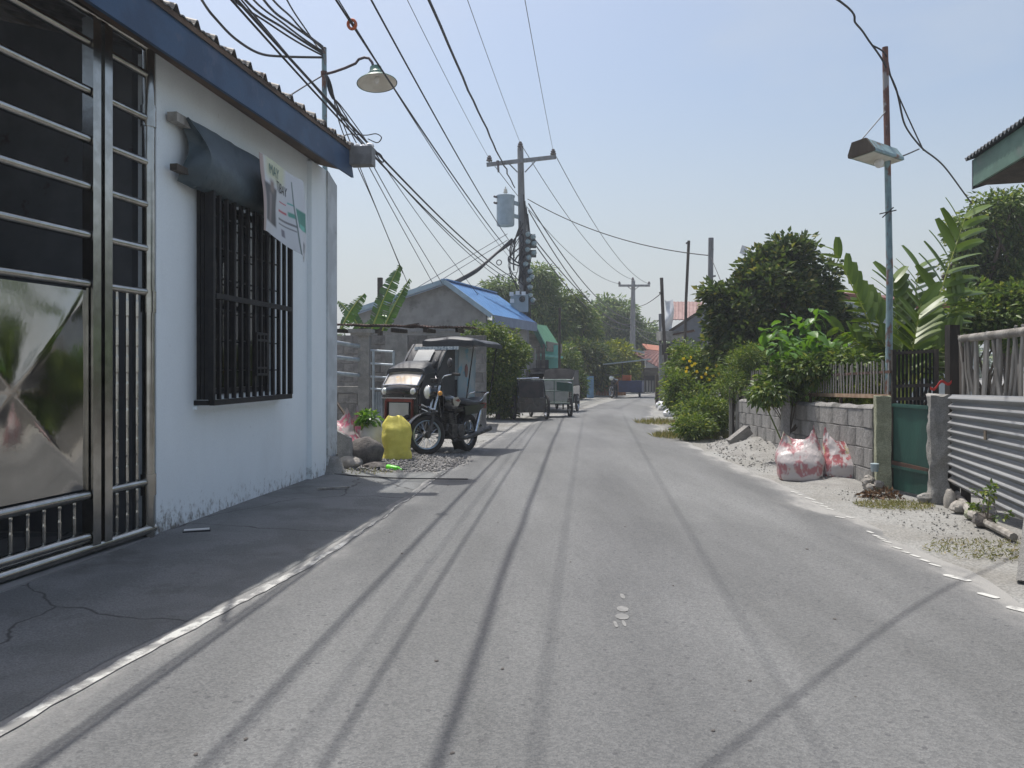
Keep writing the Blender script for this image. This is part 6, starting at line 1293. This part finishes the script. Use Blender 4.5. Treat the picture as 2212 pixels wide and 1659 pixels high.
# leaning slab at right edge
mb = MB(); s0, s1 = V((3.10,4.60,0)), V((3.42,4.35,0))
mb.hexa([V((3.05,4.72,.02)),V((3.50,4.30,.02)),V((3.54,4.36,.0)),V((3.09,4.78,.0)),V((3.52,5.30,.62)),V((3.95,4.88,.62)),V((3.98,4.93,.58)),V((3.55,5.35,.58))])
single('cement_slab', 'pale cement slab leaning at the right edge of verge', 'slab', mb, MAT['sand'], (3.2,4.6,0))
rocks = [(1998,1086,.07,'concrete','small rock at the foot of the broken gate post'),(2052,1096,.085,'palestone','upright pale stone below corner of corrugated sheets'),(2072,1108,.08,'palestone','rounded pale stone right of the upright stone'),(2102,1122,.07,'mossy','mossy stone below the corrugated sheets'),(2126,1138,.09,'stone','dark stone below the small weed'),(2030,1080,.05,'palestone','tiny pale stone near the broken gate post')]
for k, (x, y, r, m_, lab) in enumerate(rocks):
    p = g(x, y); mb = MB(); mb.blob(p+V((0,0,r*.6)), (r*(.55 if k == 1 else 1), r*.8, r*(1.5 if k == 1 else .75)), 9, .25, 1.8, k+3); single('stone', lab, 'rock', mb, MAT[m_], p, True, 'stones below the right fence')
mb = MB(); mb.tube([g(2045,1075,.05)+V((.1,0,.04)), g(2100,1112,.05), g(2190,1160,.04)], [.03,.035,.03], 8); single('log', 'grey branch lying along foot of the corrugated sheets', 'branch', mb, MAT['greywood'], g(2100,1112), True)
# sacks and sand on the right
p = g(1735,1037); sack('red_sack', 'slumped red and white printed sack, left of two', p+V((-.02,.05,0)), .54, .36, .52, 'sack1', 3, -.25, (.0,.1))
p = g(1822,1037); sack('red_sack', 'upright red and yellow printed sack, right of two', p+V((.0,.05,0)), .48, .34, .50, 'sack2', 12, -.15, (.0,.06))
hp1 = heap(3.98,12.3,.85,1.8,.20); hp2 = heap(3.75,9.6,.55,1.5,.09)
mb = MB(); mb.grid(lambda u, v: (lambda x, y: (x, y, max(hp1(x,y), hp2(x,y))*(1+.35*noise.noise(V((x*3,y*3,1))))-.016))(2.9+1.35*u, 8.2+5.6*v), 44, 90); single('sand_heap', 'pale heap of sand and dust against low block wall', 'sand', mb, MAT['sand'], (0,0,0), True, kind='stuff')
cb = d(1600,938,12.4)-V((0,0,.05)); mb = MB(); mb.bar(cb+V((-.16,.0,-.10)), cb+V((.14,.05,.12)), .15, .15); blk = single('cinder_block', 'grey hollow block tilted on the sand heap', 'block', mb, MAT['block'], cb-V((0,0,.1)))
mb = MB()
e = (V((.30,.05,.22))).normalized()
for k in (-.03,.04): mb.bar(cb+V((.14,.05,.12))+V((0,0,k))-e*.02, cb+V((.14,.05,.12))+V((0,0,k))+e*.004, .09, .05)
part('hollow', mb, MAT['blackplate'], blk)
gravel('gravel', 'small stones strewn over the sand heap at right', 700, disc(3.6,11.2,.55,2.4), .006, .02, 'sand', lambda x, y: max(hp1(x,y), hp2(x,y))-.004, 9)
for k, (x, y, r, lab) in enumerate(((1572,936,.06,'small pale rock beside the tilted hollow block'),(1556,944,.05,'white crumpled litter at the grass edge'),(1436,880,.22,'large whitish rock at foot of the bend posts'),(1426,874,.16,'smaller whitish rock left of the large one'),(1445,893,.15,'whitish rock nearest the flowering shrub'))):
    p = g(x, y+6); mb = MB(); mb.blob(p+V((0,0,r*.5)), (r,r*.9,r*.75), 9, .35, 2., k+20); single('stone', lab, 'rock', mb, MAT['palestone'] if k < 2 else MAT['whitesheet'], p, True, 'stones on the right verge')
for k, (x, y, lab) in enumerate(((1873,1000,'blue plastic cup stuck by the mossy gate post'),)):
    p = d(1873,1000,8.1); mb = MB(); mb.lathe([(.035,0),(.045,.08),(.03,.085)], V((3.79,8.15,.22)), 12); single('cup', lab, 'cup', mb, MAT['bluepanel'], V((3.79,8.15,.22)), True)
rb = MB(); 
for k in range(9): rb.blob(V((3.74+.1*random.random(), 8.05+.35*random.random(), .03+.012*k)), (.05,.05,.04), 6, .4, 2., k)
single('rubble_pile', 'small pile of rubble between right sack and mossy post', 'rubble', rb, MAT['palestone'], (3.78,8.2,0), True)
C, D, K = crown_pts([((3.72,7.85,.02),(.2,.12,.02),10)], 12, .07, .1, .2, .2); C[:,2] = np.abs(C[:,2])*.6+.01; v, f = leaf_arrays(C, D, np.full(len(C), .07), np.full(len(C), .028)); me = np_mesh('dry_leaves', v, f, MAT['dryleaf']); o = bpy.data.objects.new('dry_leaves', me); COL.objects.link(o); tag(o, 'dry brown leaves fallen in front of the mossy gate post', 'leaves', None, 'stuff')
# green roofed house, top right
rh = thing('house', 'house corner with pale green fascia and corrugated roof, top right', 'house', (5.2,6.5,0))
e1 = V((4.72,8.0,3.13)); ed = V((-.2,-1,0)).normalized(); e2 = e1+ed*4.2; outw = V((1,-.2,0)).normalized()
mb = MB(); mb.slab(lambda u, v: e1.lerp(e2,u)+V((0,0,.03+.27*v))+outw*.05*(1-v)*0, 3, 2, outw*.03); part('fascia', mb, MAT['greenfascia'], rh)
mb = MB(); mb.slab(lambda u, v: e1+V((0,.004,.0))+outw*(2.4*u)+V((0,0,.0+.30*v+.75*u)), 4, 2, ed*.03-V((0,0,0))); part('barge_board', mb, MAT['darkedge'], rh)
mb = MB(); mb.slab(lambda u, v: e1-ed*.06+ed*4.3*u+outw*(-.05+2.5*v)+V((0,0,.325+.78*v+.018*math.cos(u*4.3/.085*2*math.pi))), 50*8, 3, (0,0,-.01)); part('roof', mb, MAT['darkedge'], rh)
mb = MB(); mb.slab(lambda u, v: e1+ed*.05+ed*4.1*u+outw*(.04+1.3*v)+V((0,0,.03+.02*v)), 4, 2, (0,0,.015)); part('soffit', mb, MAT['darkwood'], rh)
mb = MB(); w0 = e1+outw*1.25+ed*.2; w1 = e2+outw*1.25; mb.hexa([V((w0.x,w0.y,0)),V((w1.x,w1.y,0)),V((w1.x+.1,w1.y,0)),V((w0.x+.1,w0.y,0)),V((w0.x,w0.y,3.2)),V((w1.x,w1.y,3.2)),V((w1.x+.1,w1.y,3.2)),V((w0.x+.1,w0.y,3.2))]); part('wall', mb, MAT['greycement'], rh)
# grey building behind the garden
bb = thing('building', 'long grey building with maroon roof edge behind the garden', 'building', (9.5,20,0))
a, b_ = d(1790,636,19.), d(2110,674,15.5)
mb = MB(); mb.slab(lambda u, v: V((a.lerp(b_,u).x, a.lerp(b_,u).y, (a.z-.12)*v*(1-u)+(b_.z-.12)*v*u)), 6, 2, (.1,.15,0)); part('wall', mb, M('bluish_grey_wall', (.36,.40,.43), (.31,.35,.38), 3, .8), bb)
mb = MB(); mb.bar(a, b_, .08, .16); part('fascia', mb, MAT['redroof'], bb)
mb = MB(); mb.slab(lambda u, v: a.lerp(b_,u)+V((2.5*v,2.2*v,.08+.10*v)), 6, 2, (0,0,-.03)); part('roof', mb, MAT['redroof'], bb)
# pink roofed house at the bend
kY = 27.5; pk_ = thing('house', 'grey gabled house with faded pink sheet roof at bend', 'house', (d(1490,0,kY).x,kY,0))
mb = MB(); mb.slab(lambda u, v: d(1451+70*u, 690-38*v-0*u, kY+1.2*v)+V((0,0,.015*(1 if int(u*18) % 2 else 0))), 72, 2, (0,0,-.03)); part('roof', mb, MAT['pinkroof'], pk_)
P = [d(1448,800,kY-.4), d(1448,714,kY-.4), d(1470,700,kY-.4), d(1530,664,kY-.6), d(1560,700,kY-.8), d(1560,800,kY-.8)]; mb = MB(); mb.prism(P, (.1,.4,0)); part('gable_wall', mb, M('blue_grey_render', (.19,.205,.225), (.15,.16,.175), 3, .9), pk_)
mb = MB(); mb.bar(d(1446,716,kY-.6), d(1532,660,kY-.8), .12, .10); part('barge_board', mb, MAT['darkwood'], pk_)
mb = MB(); mb.box(d(1449,726,kY-1.2), (.8,.9,.30)); part('balcony', mb, MAT['concrete'], pk_)
mb = MB(); mb.bar(d(1452,724,kY-1.4), d(1500,714,kY-1.6), .5, .05); part('awning', mb, MAT['rust'], pk_)
mb = MB(); mb.box(d(1465,830,kY+.3), (1.2,.3,2.9)); part('lower_wall', mb, MAT['darkwood'], pk_)
mb = MB(); mb.slab(lambda u, v: d(1436+17*u+3*math.sin(v*4), 648+64*v+3*math.sin(u*4), kY-.7+.1*math.sin(v*6+u*3)), 6, 10, (0,.02,0)); single('white_sheet', 'white plastic sheet hanging beside the pink roof', 'sheet', mb, MAT['whitesheet'], d(1444,710,kY-.7), True)
gpx = d(1433,0,26.8).x
roughpost('gate_post', 'square concrete post at the bend beside leaning pole', [(gpx-.13,26.65,0),(gpx+.13,26.65,0),(gpx+.13,26.95,0),(gpx-.13,26.95,0)], 1.75, 'concrete', 5, .012)
mb = MB(); q = d(1420,0,27.2).x; mb.bar((q,27.2,0),(q,27.2,1.05), .14, .1); single('wooden_post', 'short dark stump left of square concrete post', 'post', mb, MAT['darkwood'], (q,27.2,0))
# weathered wooden posts where the shrub meets the wall
wpz = thing('post_row', 'row of dark wooden posts where shrub meets block wall', 'fence', (d(1590,0,13.8).x,13.8,0))
for k in range(6): mb = MB(); x = d(1578+k*6.2,0,13.8).x; mb.bar((x,13.8+.03*(k%2),0), (x+.01*k,13.8+.03*(k%2),.98-.05*(k%3)), .045, .05); part('post', mb, MAT['darkwood'] if k % 2 else MAT['greywood'], wpz)

# ------------------------------------------------------------------ vegetation
tree('climbing_shrub', 'leafy vine-covered shrub between tricycle and blue roofed house', (d(1075,0,19.8).x,19.8,0), blobs_px([(1075,790,52,60,0,130),(1058,735,34,34,0,60),(1100,760,34,40,.2,60),(1095,850,40,50,.2,90),(1060,850,40,50,.3,80),(1120,770,18,26,0,20),(1028,716,14,18,0,12)], 19.8), 'leaf_bush', 34, .20, (.085,.05), .05, 'shrub', None, .3)
# mango and other trees behind the houses
g3 = 'trees behind the houses'
tree('mango_tree', 'pale green mango tree top left of the main pole', (d(1080,0,40).x,40,0), blobs_px([(1085,640,38,32,0,60),(1060,650,22,20,0,22),(1105,640,22,28,.5,22)], 40.), 'leaf_far', 40, .55, (.30,.08), .2, 'tree', g3, .7)
tree('mango_tree', 'tall mango tree just right of main pole', (d(1168,0,38).x,38,0), blobs_px([(1170,610,26,32,0,46),(1172,665,32,40,0,70),(1150,680,24,30,.5,30),(1205,700,28,40,0,45)], 38.), 'leaf_far', 44, .5, (.28,.08), .2, 'tree', g3, .7)
tree('mango_tree', 'rounded dark mango tree above the turquoise shop', (d(1235,0,39).x,39,0), blobs_px([(1230,668,38,36,0,70),(1245,725,44,46,0,95),(1215,720,28,32,-.5,40),(1262,690,24,24,.5,26)], 39.), 'leaf_mid', 44, .5, (.27,.075), .2, 'tree', g3, .7)
tree('leafy_tree', 'loose airy tree behind the far utility pole', (d(1325,0,58).x,58,0), blobs_px([(1305,690,30,44,0,60),(1338,680,28,32,0,44),(1360,720,26,34,0,40),(1392,726,16,24,0,22),(1400,760,18,26,0,18),(1320,740,40,36,0,60)], 58.), 'leaf_far', 40, .75, (.34,.15), .24, 'tree', g3, .4)
tree('leafy_tree', 'dark shady tree right of the turquoise shop wall', (d(1262,0,36).x,36,0), blobs_px([(1262,780,40,44,0,80),(1285,800,34,40,.6,50),(1242,830,28,28,0,36)], 36.), 'leaf_dark', 44, .48, (.24,.09), .18, 'tree', g3, .4)
tree('leafy_shrub', 'mid green shrub against the turquoise wall corner', (d(1228,0,32.5).x,32.5,0), blobs_px([(1226,790,22,40,0,40),(1240,830,24,24,0,30),(1222,845,16,18,0,16)], 32.5), 'leaf_mid', 40, .33, (.17,.07), .08, 'shrub', None, .3)
tree('leafy_shrub', 'yellow green sunlit shrub behind the orange fence', (d(1325,0,41).x,41,0), blobs_px([(1335,780,38,36,0,70),(1310,800,30,30,0,46),(1352,800,20,28,-.3,26),(1300,830,28,16,0,30)], 41.), 'leaf_yellow', 40, .45, (.22,.09), .1, 'shrub', None, .3)
# dark glossy tree, right
tree('jackfruit_tree', 'dense dark rounded tree behind the yellow flowering shrub', (d(1660,0,16.5).x,16.5,0), blobs_px([(1665,640,90,84,0,170),(1700,575,52,50,0,64),(1600,690,68,66,0,100),(1745,660,52,66,.2,66),(1640,740,100,50,-.2,110),(1728,535,16,24,0,10),(1690,535,14,18,0,7),(1545,640,20,30,0,12),(1640,565,22,20,0,9),(1790,600,16,26,0,8),(1560,660,26,40,0,22),(1780,640,22,30,0,16),(1800,700,40,34,.4,50)], 16.5), 'leaf_dark', 26, .24, (.15,.085), .10, 'tree', None, .05, .55)
# yellow flowering shrub and its flowers
ys_ = tree('flowering_shrub', 'green shrub with yellow flowers spilling onto right verge', (d(1500,0,17.5).x,17.5,0), blobs_px([(1490,790,40,50,.3,90),(1520,800,56,44,0,110),(1475,850,30,42,-.6,80),(1550,840,44,44,-.4,80),(1500,870,36,36,-1.2,60),(1590,790,40,34,-.6,60),(1450,830,14,40,-.2,24)], 17.5), 'leaf_bush', 34, .20, (.085,.04), .04, 'shrub', None, .3)
fl = [(1477,775),(1490,780),(1495,790),(1501,786),(1484,795),(1515,815),(1524,808),(1540,812),(1552,808),(1567,812),(1573,806),(1532,820),(1505,803),(1482,802),(1560,822),(1547,790),(1440+90,770),(1580,835),(1492,772),(1528,796)]
pm_ = []
fm = MB()
for k in range(5):
    a = 2*math.pi*k/5; e = V((math.cos(a), 0, math.sin(a))); s = V((-math.sin(a), 0, math.cos(a))); fm.add([(0,-.01,0), e*.03+s*.018+V((0,-.02,0)), e*.055+V((0,-.005,0)), e*.03-s*.018+V((0,-.02,0))], [(0,1,2,3)])
fme = mesh_of(fm, 'flower', MAT['petal'])
for k, (x, y) in enumerate(fl): inst('flower', fme, ys_, d(x, y, 16.55-.12*(k % 4)), (random.uniform(-.5,.5), random.uniform(0,3), random.uniform(-.6,.6)), (.75,.75,.75))
tree('weed_clump', 'low weedy bush with grass at foot of flowering shrub', (d(1520,0,14.6).x,14.6,0), blobs_px([(1525,895,46,34,0,90),(1500,920,36,22,-.6,60),(1550,905,26,34,.2,50)], 14.6), 'leaf_bush', 30, .15, (.075,.03), .02, 'shrub', None, .1)
tuft('verge_grass', 'dry and green grass fringe below the flowering shrub', g(1500,945), .55, 1500, .16, 'grass', None, 'grass', 'stuff', .6, .012)
tuft('verge_grass', 'grass fringe at the bend below whitish rocks', g(1450,915), .6, 900, .16, 'grass', None, 'grass', 'stuff', .6, .014)
tuft('verge_grass', 'dry grass strip in front of the green gate', g(1930,1092), .26, 900, .05, 'grass', None, 'grass', 'stuff', 1.2, .008)
tuft('verge_grass', 'dry grass strip under the corrugated sheets', g(2150,1190), .35, 700, .045, 'grass', None, 'grass', 'stuff', 1.2, .008)
# feathery plants and broad leaf plant over the wall
tree('feathery_shrub', 'fine leaved feathery shrub left of the broad leaf plant', (d(1600,0,13.6).x,13.9,0), blobs_px([(1600,800,34,40,.3,60),(1625,775,26,30,.3,40),(1580,830,26,30,0,36)], 13.9), 'leaf_bush', 40, .18, (.07,.018), .02, 'shrub', None, .2)
bl = thing('broadleaf_plant', 'bright broad-leaved plant leaning over the low block wall', 'plant', (d(1710,0,11.2).x,11.2,0))
bm_ = MB()
def bleaf(u, v): w_ = .5*math.sin(math.pi*v**.8)**.8; x = (u-.5)*w_; return V((x, v, -.25*v*v+.12*abs(x)*2+.03*math.sin(v*14)*abs(u-.5)))
bm_.grid(bleaf, 4, 6); blm = mesh_of(bm_, 'leaf', MAT['leaf_bright'], smooth=True)
random.seed(21); stems = MB(); root_ = V((d(1710,0,11.2).x,11.3,0))
tips = []
for k in range(33):
    x = random.gauss(1730, 50); y = random.gauss(745, 42)
    if y > 850: y = 800
    tips.append(d(min(1830,max(1648,x)), min(860,max(672,y)), 11.0+random.uniform(-.5,.5)))
for tpt in tips: stems.tube([root_, root_.lerp(tpt,.5)+V((random.uniform(-.1,.1),0,.12)), tpt], [.014,.010,.005], 5, cap=False)
part('stems', stems, MAT['stemgreen'], bl, True)
for tpt in tips:
    for j in range(9):
        a = random.uniform(0, 6.28); s = random.uniform(.12,.23); p = tpt+V((random.uniform(-.12,.12), random.uniform(-.12,.12), random.uniform(-.16,.08)))
        inst('leaf', blm, bl, p, (random.uniform(-.9,.15), random.uniform(-.4,.4), a), (s*1.15,s,s))
tree('creeper', 'tangled creeper hanging along the picket fence below broad leaf plant', (d(1690,0,10.9).x,10.9,0), blobs_px([(1690,830,40,34,0,60),(1760,800,60,22,-.4,50),(1830,790,50,26,-.6,46),(1660,850,22,18,-.2,26)], 10.9), 'leaf_mid', 26, .16, (.09,.05), .02, 'plant', None, .5)
tree('garden_shrub', 'yellow green low plants seen through the picket fence', (d(1800,0,10.6).x,11.2,0), blobs_px([(1770,845,36,22,.6,40),(1840,850,50,20,.4,50),(1900,800,30,30,.3,36),(1860,790,30,24,1.,30)], 11.0), 'leaf_yellow', 22, .16, (.11,.05), .02, 'shrub', None, .2)
# palm behind the lamp post
plm = thing('palm', 'young palm with broad split fronds behind right lamp post', 'palm', (d(1952,0,11.).x,11.0,0))
pbase = V((d(1952,0,11.).x,11.,.75)); mb = MB(); mb.tube([(pbase.x,11.,-.1),(pbase.x,11.,.4),pbase], [.12,.10,.07], 10); part('trunk', mb, MAT['bark'], plm, True)
lfm = MB(); lfm.grid(lambda u, v: V(((u-.5)*.10*math.sin(math.pi*(.12+.8*v))**.5, v, -.16*v*v+.02*abs(u-.5)*2)), 2, 5); lme = mesh_of(lfm, 'leaflet', MAT['leaf_palm'], smooth=True)
fr = [((1800,540),10.6,.10,.30,0),((2085,470),11.3,.02,.50,1),((1930,610),11.5,.0,.42,0),((2075,640),11.2,.10,.42,1),((1812,712),10.8,.16,.26,0),((1985,580),11.8,.05,.46,1),((2060,730),10.9,.12,.34,1),((1880,660),10.9,.12,.32,0),((1990,655),10.7,.06,.40,1),((1905,735),10.8,.10,.26,0)]
for k, ((x, y), Y, bow, ll, side) in enumerate(fr):
    tip = d(x, y, Y); mid = pbase.lerp(tip,.5)+V((0,0,bow*2.2)); pts = []
    for i in range(17): t = i/16; pts.append(pbase*(1-t)**2+mid*2*t*(1-t)+tip*t*t)
    m = MB(); m.tube(pts, [.022*(1-.8*i/16) for i in range(17)], 6); frp = part('frond', m, MAT['midrib'], plm, True)
    for i in range(5, 17, 1):
        for s in (-1, 1):
            if random.random() < .12: continue
            p = pts[i]; ax = (pts[min(i+1,16)]-pts[i-1]).normalized(); sdv = ax.cross(V((0,-1,.25))).normalized()*s
            dr = (ax*(.62+.5*(i/16)**3)+sdv*.75+V((0,.12*s,-.05))).normalized(); zt = dr.cross(ax).normalized()
            q = V((0,1,0)).rotation_difference(dr); ln = ll*(1.15-.5*abs(i/16-.65))
            e = (q @ Matrix.Rotation(random.uniform(-.5,.5)+(0 if s > 0 else .3), 3, 'Y').to_quaternion()).to_euler()
            inst('leaflet', lme, frp, p, tuple(e), (.75+1.6*ln, ln, ln))
# big trees at right back
tree('large_tree', 'large loose dark tree behind palm at right edge', (d(2190,0,17).x,17,0), blobs_px([(2165,470,60,60,0,90),(2110,500,44,50,0,56),(2200,560,60,60,0,100),(2120,600,50,50,.3,70),(2210,640,60,50,-.3,80),(2150,650,50,40,0,60),(2085,570,30,40,.2,26),(2250,500,50,90,0,60)], 17.), 'leaf_mid', 34, .27, (.13,.055), .16, 'tree', None, .5, .4)
tree('leafy_shrub', 'sunlit green shrub behind the stick fence', (d(2140,0,12).x,12.,0), blobs_px([(2130,690,66,34,0,80),(2190,660,40,40,0,60),(2080,700,30,28,0,30),(2200,720,40,30,-.3,40),(2100,650,30,28,.3,26)], 12.), 'leaf_mid', 32, .2, (.10,.05), .05, 'shrub', None, .3)
tree('leafy_shrub', 'dark shrub closing the garden below the palm', (d(1990,0,12.6).x,12.6,0), blobs_px([(1960,770,70,40,0,80),(2040,760,40,40,0,50),(1900,760,40,36,.4,50)], 12.6), 'leaf_dark', 32, .22, (.10,.05), .05, 'shrub', None, .3)
wd_ = d(2140,1085,6.35); tree('weed', 'small leafy weed growing before the corrugated sheets', (d(2138,0,6.3).x-.03,6.3,0), blobs_px([(2138,1065,8,18,0,7),(2142,1100,9,16,0,6)], 6.25), 'leaf_bush', 12, .035, (.038,.024), .006, 'plant', None, .2)
# trees out of frame on the right, mirrored in the steel gate
tree('roadside_tree', 'roadside tree reflected in the steel gate panel', (6.2,2.5,0), [((6.2,2.5,2.9),(1.3,1.6,1.2),70),((6.0,4.2,2.6),(.9,1.0,.8),40)], 'leaf_mid', 30, .3, (.16,.07), .12, 'tree', None, .4)
# banana plants
bn = thing('banana_plant', 'banana plant with torn leaves behind the block wall', 'banana plant', (d(790,0,20).x,20.,0))
mb = MB(); bx = d(790,0,20).x; mb.tube([(bx,20.,-.1),(bx,20,1.6),(bx+.05,20.,2.3)], [.13,.11,.07], 10); part('stem', mb, MAT['stemgreen'], bn, True)
def banana(p0, p1, w_, bow, twist, seed):
    p0, p1 = V(p0), V(p1); ax = (p1-p0); sv = V((ax.z, 0, -ax.x)).normalized(); nn = V((0,-1,.2)).normalized()
    m = MB(); rb = random.Random(seed); K = 34                    # blade torn into strips along the veins
    for sg in (1, -1):
        gap = 0.
        for k in range(K):
            v0, v1 = k/K, (k+1)/K; tear = rb.random() < .30; droop = rb.uniform(-.03,.05); sk = .05
            def q(v, s, e=0.):
                vv = min(1., v+sk*s); c = p0.lerp(p1, v)+V((0,0,bow*math.sin(math.pi*v)))+nn*.05*math.sin(v*3); ww = w_*math.sin(math.pi*(.06+.90*min(1,vv)))**.55*(1 if sg > 0 else twist)
                return c+ax*sk*s*(1-v)+sv*ww*s*sg*(1-e)+nn*(-.10*s+droop*s*s)+V((0,0,-.02*s))
            va = v0+(.25/K if gap else 0); vb = v1-(.30/K if tear else 0); gap = tear; e = rb.uniform(0,.10)
            P = [q(va,0),q(v1,0),q(va*.5+v1*.5*0+va*.5,.5),q(vb,.5),q(va,1,e),q(vb,1,e*.6)]
            P = [q(v0,0), q(v1,0), q(vb,.5), q(va,.5), q(vb,1,e), q(va,1,e*.5)]
            m.add(P, [(0,1,2,3),(3,2,4,5)])
    lf = part('leaf', m, MAT['leaf_banana'], bn, True)
    m = MB(); m.tube([p0.lerp(p1, t/8)+V((0,0,bow*math.sin(math.pi*t/8)))+nn*(.05*math.sin(t/8*3)+.012) for t in range(9)], [.022*(1-t/10) for t in range(9)], 6); part('midrib', m, MAT['midrib'], lf, True)
banana(d(800,720,19.9), d(864,572,19.7), .21, .05, 1.1, 1); banana(d(826,715,20.), d(885,602,20.), .15, .03, .8, 2); banana(d(735,715,19.6), d(788,634,19.5), .17, .08, 1.0, 3)
banana(d(790,730,20.2), d(730,650,20.3), .17, .1, 1., 4); banana(d(770,720,20.3), d(850,680,20.4), .16, .05, 1., 5)
pq = d(821,630,21.); mb = MB(); mb.tube([(pq.x,21.,0), d(821,600,21.)], .075, 8); single('wooden_post', 'dark wooden post standing up behind the banana leaves', 'post', mb, MAT['darkwood'], (pq.x,21.,0))
# hazy belt of trees closing the horizon
def belt(name, label, x0, x1, Y, n, h, mat):
    bl_ = []
    for k in range(n): x = x0+(x1-x0)*(k+random.random()*.6)/n; hh_ = h*random.uniform(.7,1.2); bl_.append(((x, Y+random.uniform(-6,6), hh_*.5), ((x1-x0)/n*.8, 4, hh_*.55), 44))
    C, D, K = crown_pts(bl_, 34, 1.1, .5, .3, .3); C[:,2] = np.maximum(C[:,2], 0.1); nn_ = len(C); v, f = leaf_arrays(C, D, rng.uniform(.5,1.,nn_), rng.uniform(.3,.5,nn_)); me = np_mesh(name, v, f, MAT[mat]); o = bpy.data.objects.new(name, me); COL.objects.link(o); tag(o, label, 'trees', None, 'stuff')
random.seed(77)
belt('tree_belt', 'far belt of trees seen between houses', -50, 70, 95, 24, 5.0, 'leaf_far')
# ------------------------------------------------------------------ thin daylight haze
hz = MB(); hz.hexa([V((x, y, z)) for z in (-1.2, 12.) for (x, y) in ((-60,-12),(80,-12),(80,112),(-60,112))])
hm = bpy.data.materials.new('haze'); hm.use_nodes = True; N = hm.node_tree.nodes; N.remove(N['Principled BSDF'])
pv = N.new('ShaderNodeVolumePrincipled'); pv.inputs['Color'].default_value = (.86,.90,.96,1); pv.inputs['Density'].default_value = .0022; pv.inputs['Anisotropy'].default_value = .3
hm.node_tree.links.new(pv.outputs[0], N['Material Output'].inputs['Volume'])
single('haze', None, None, hz, hm, (0,0,0), kind='stuff')
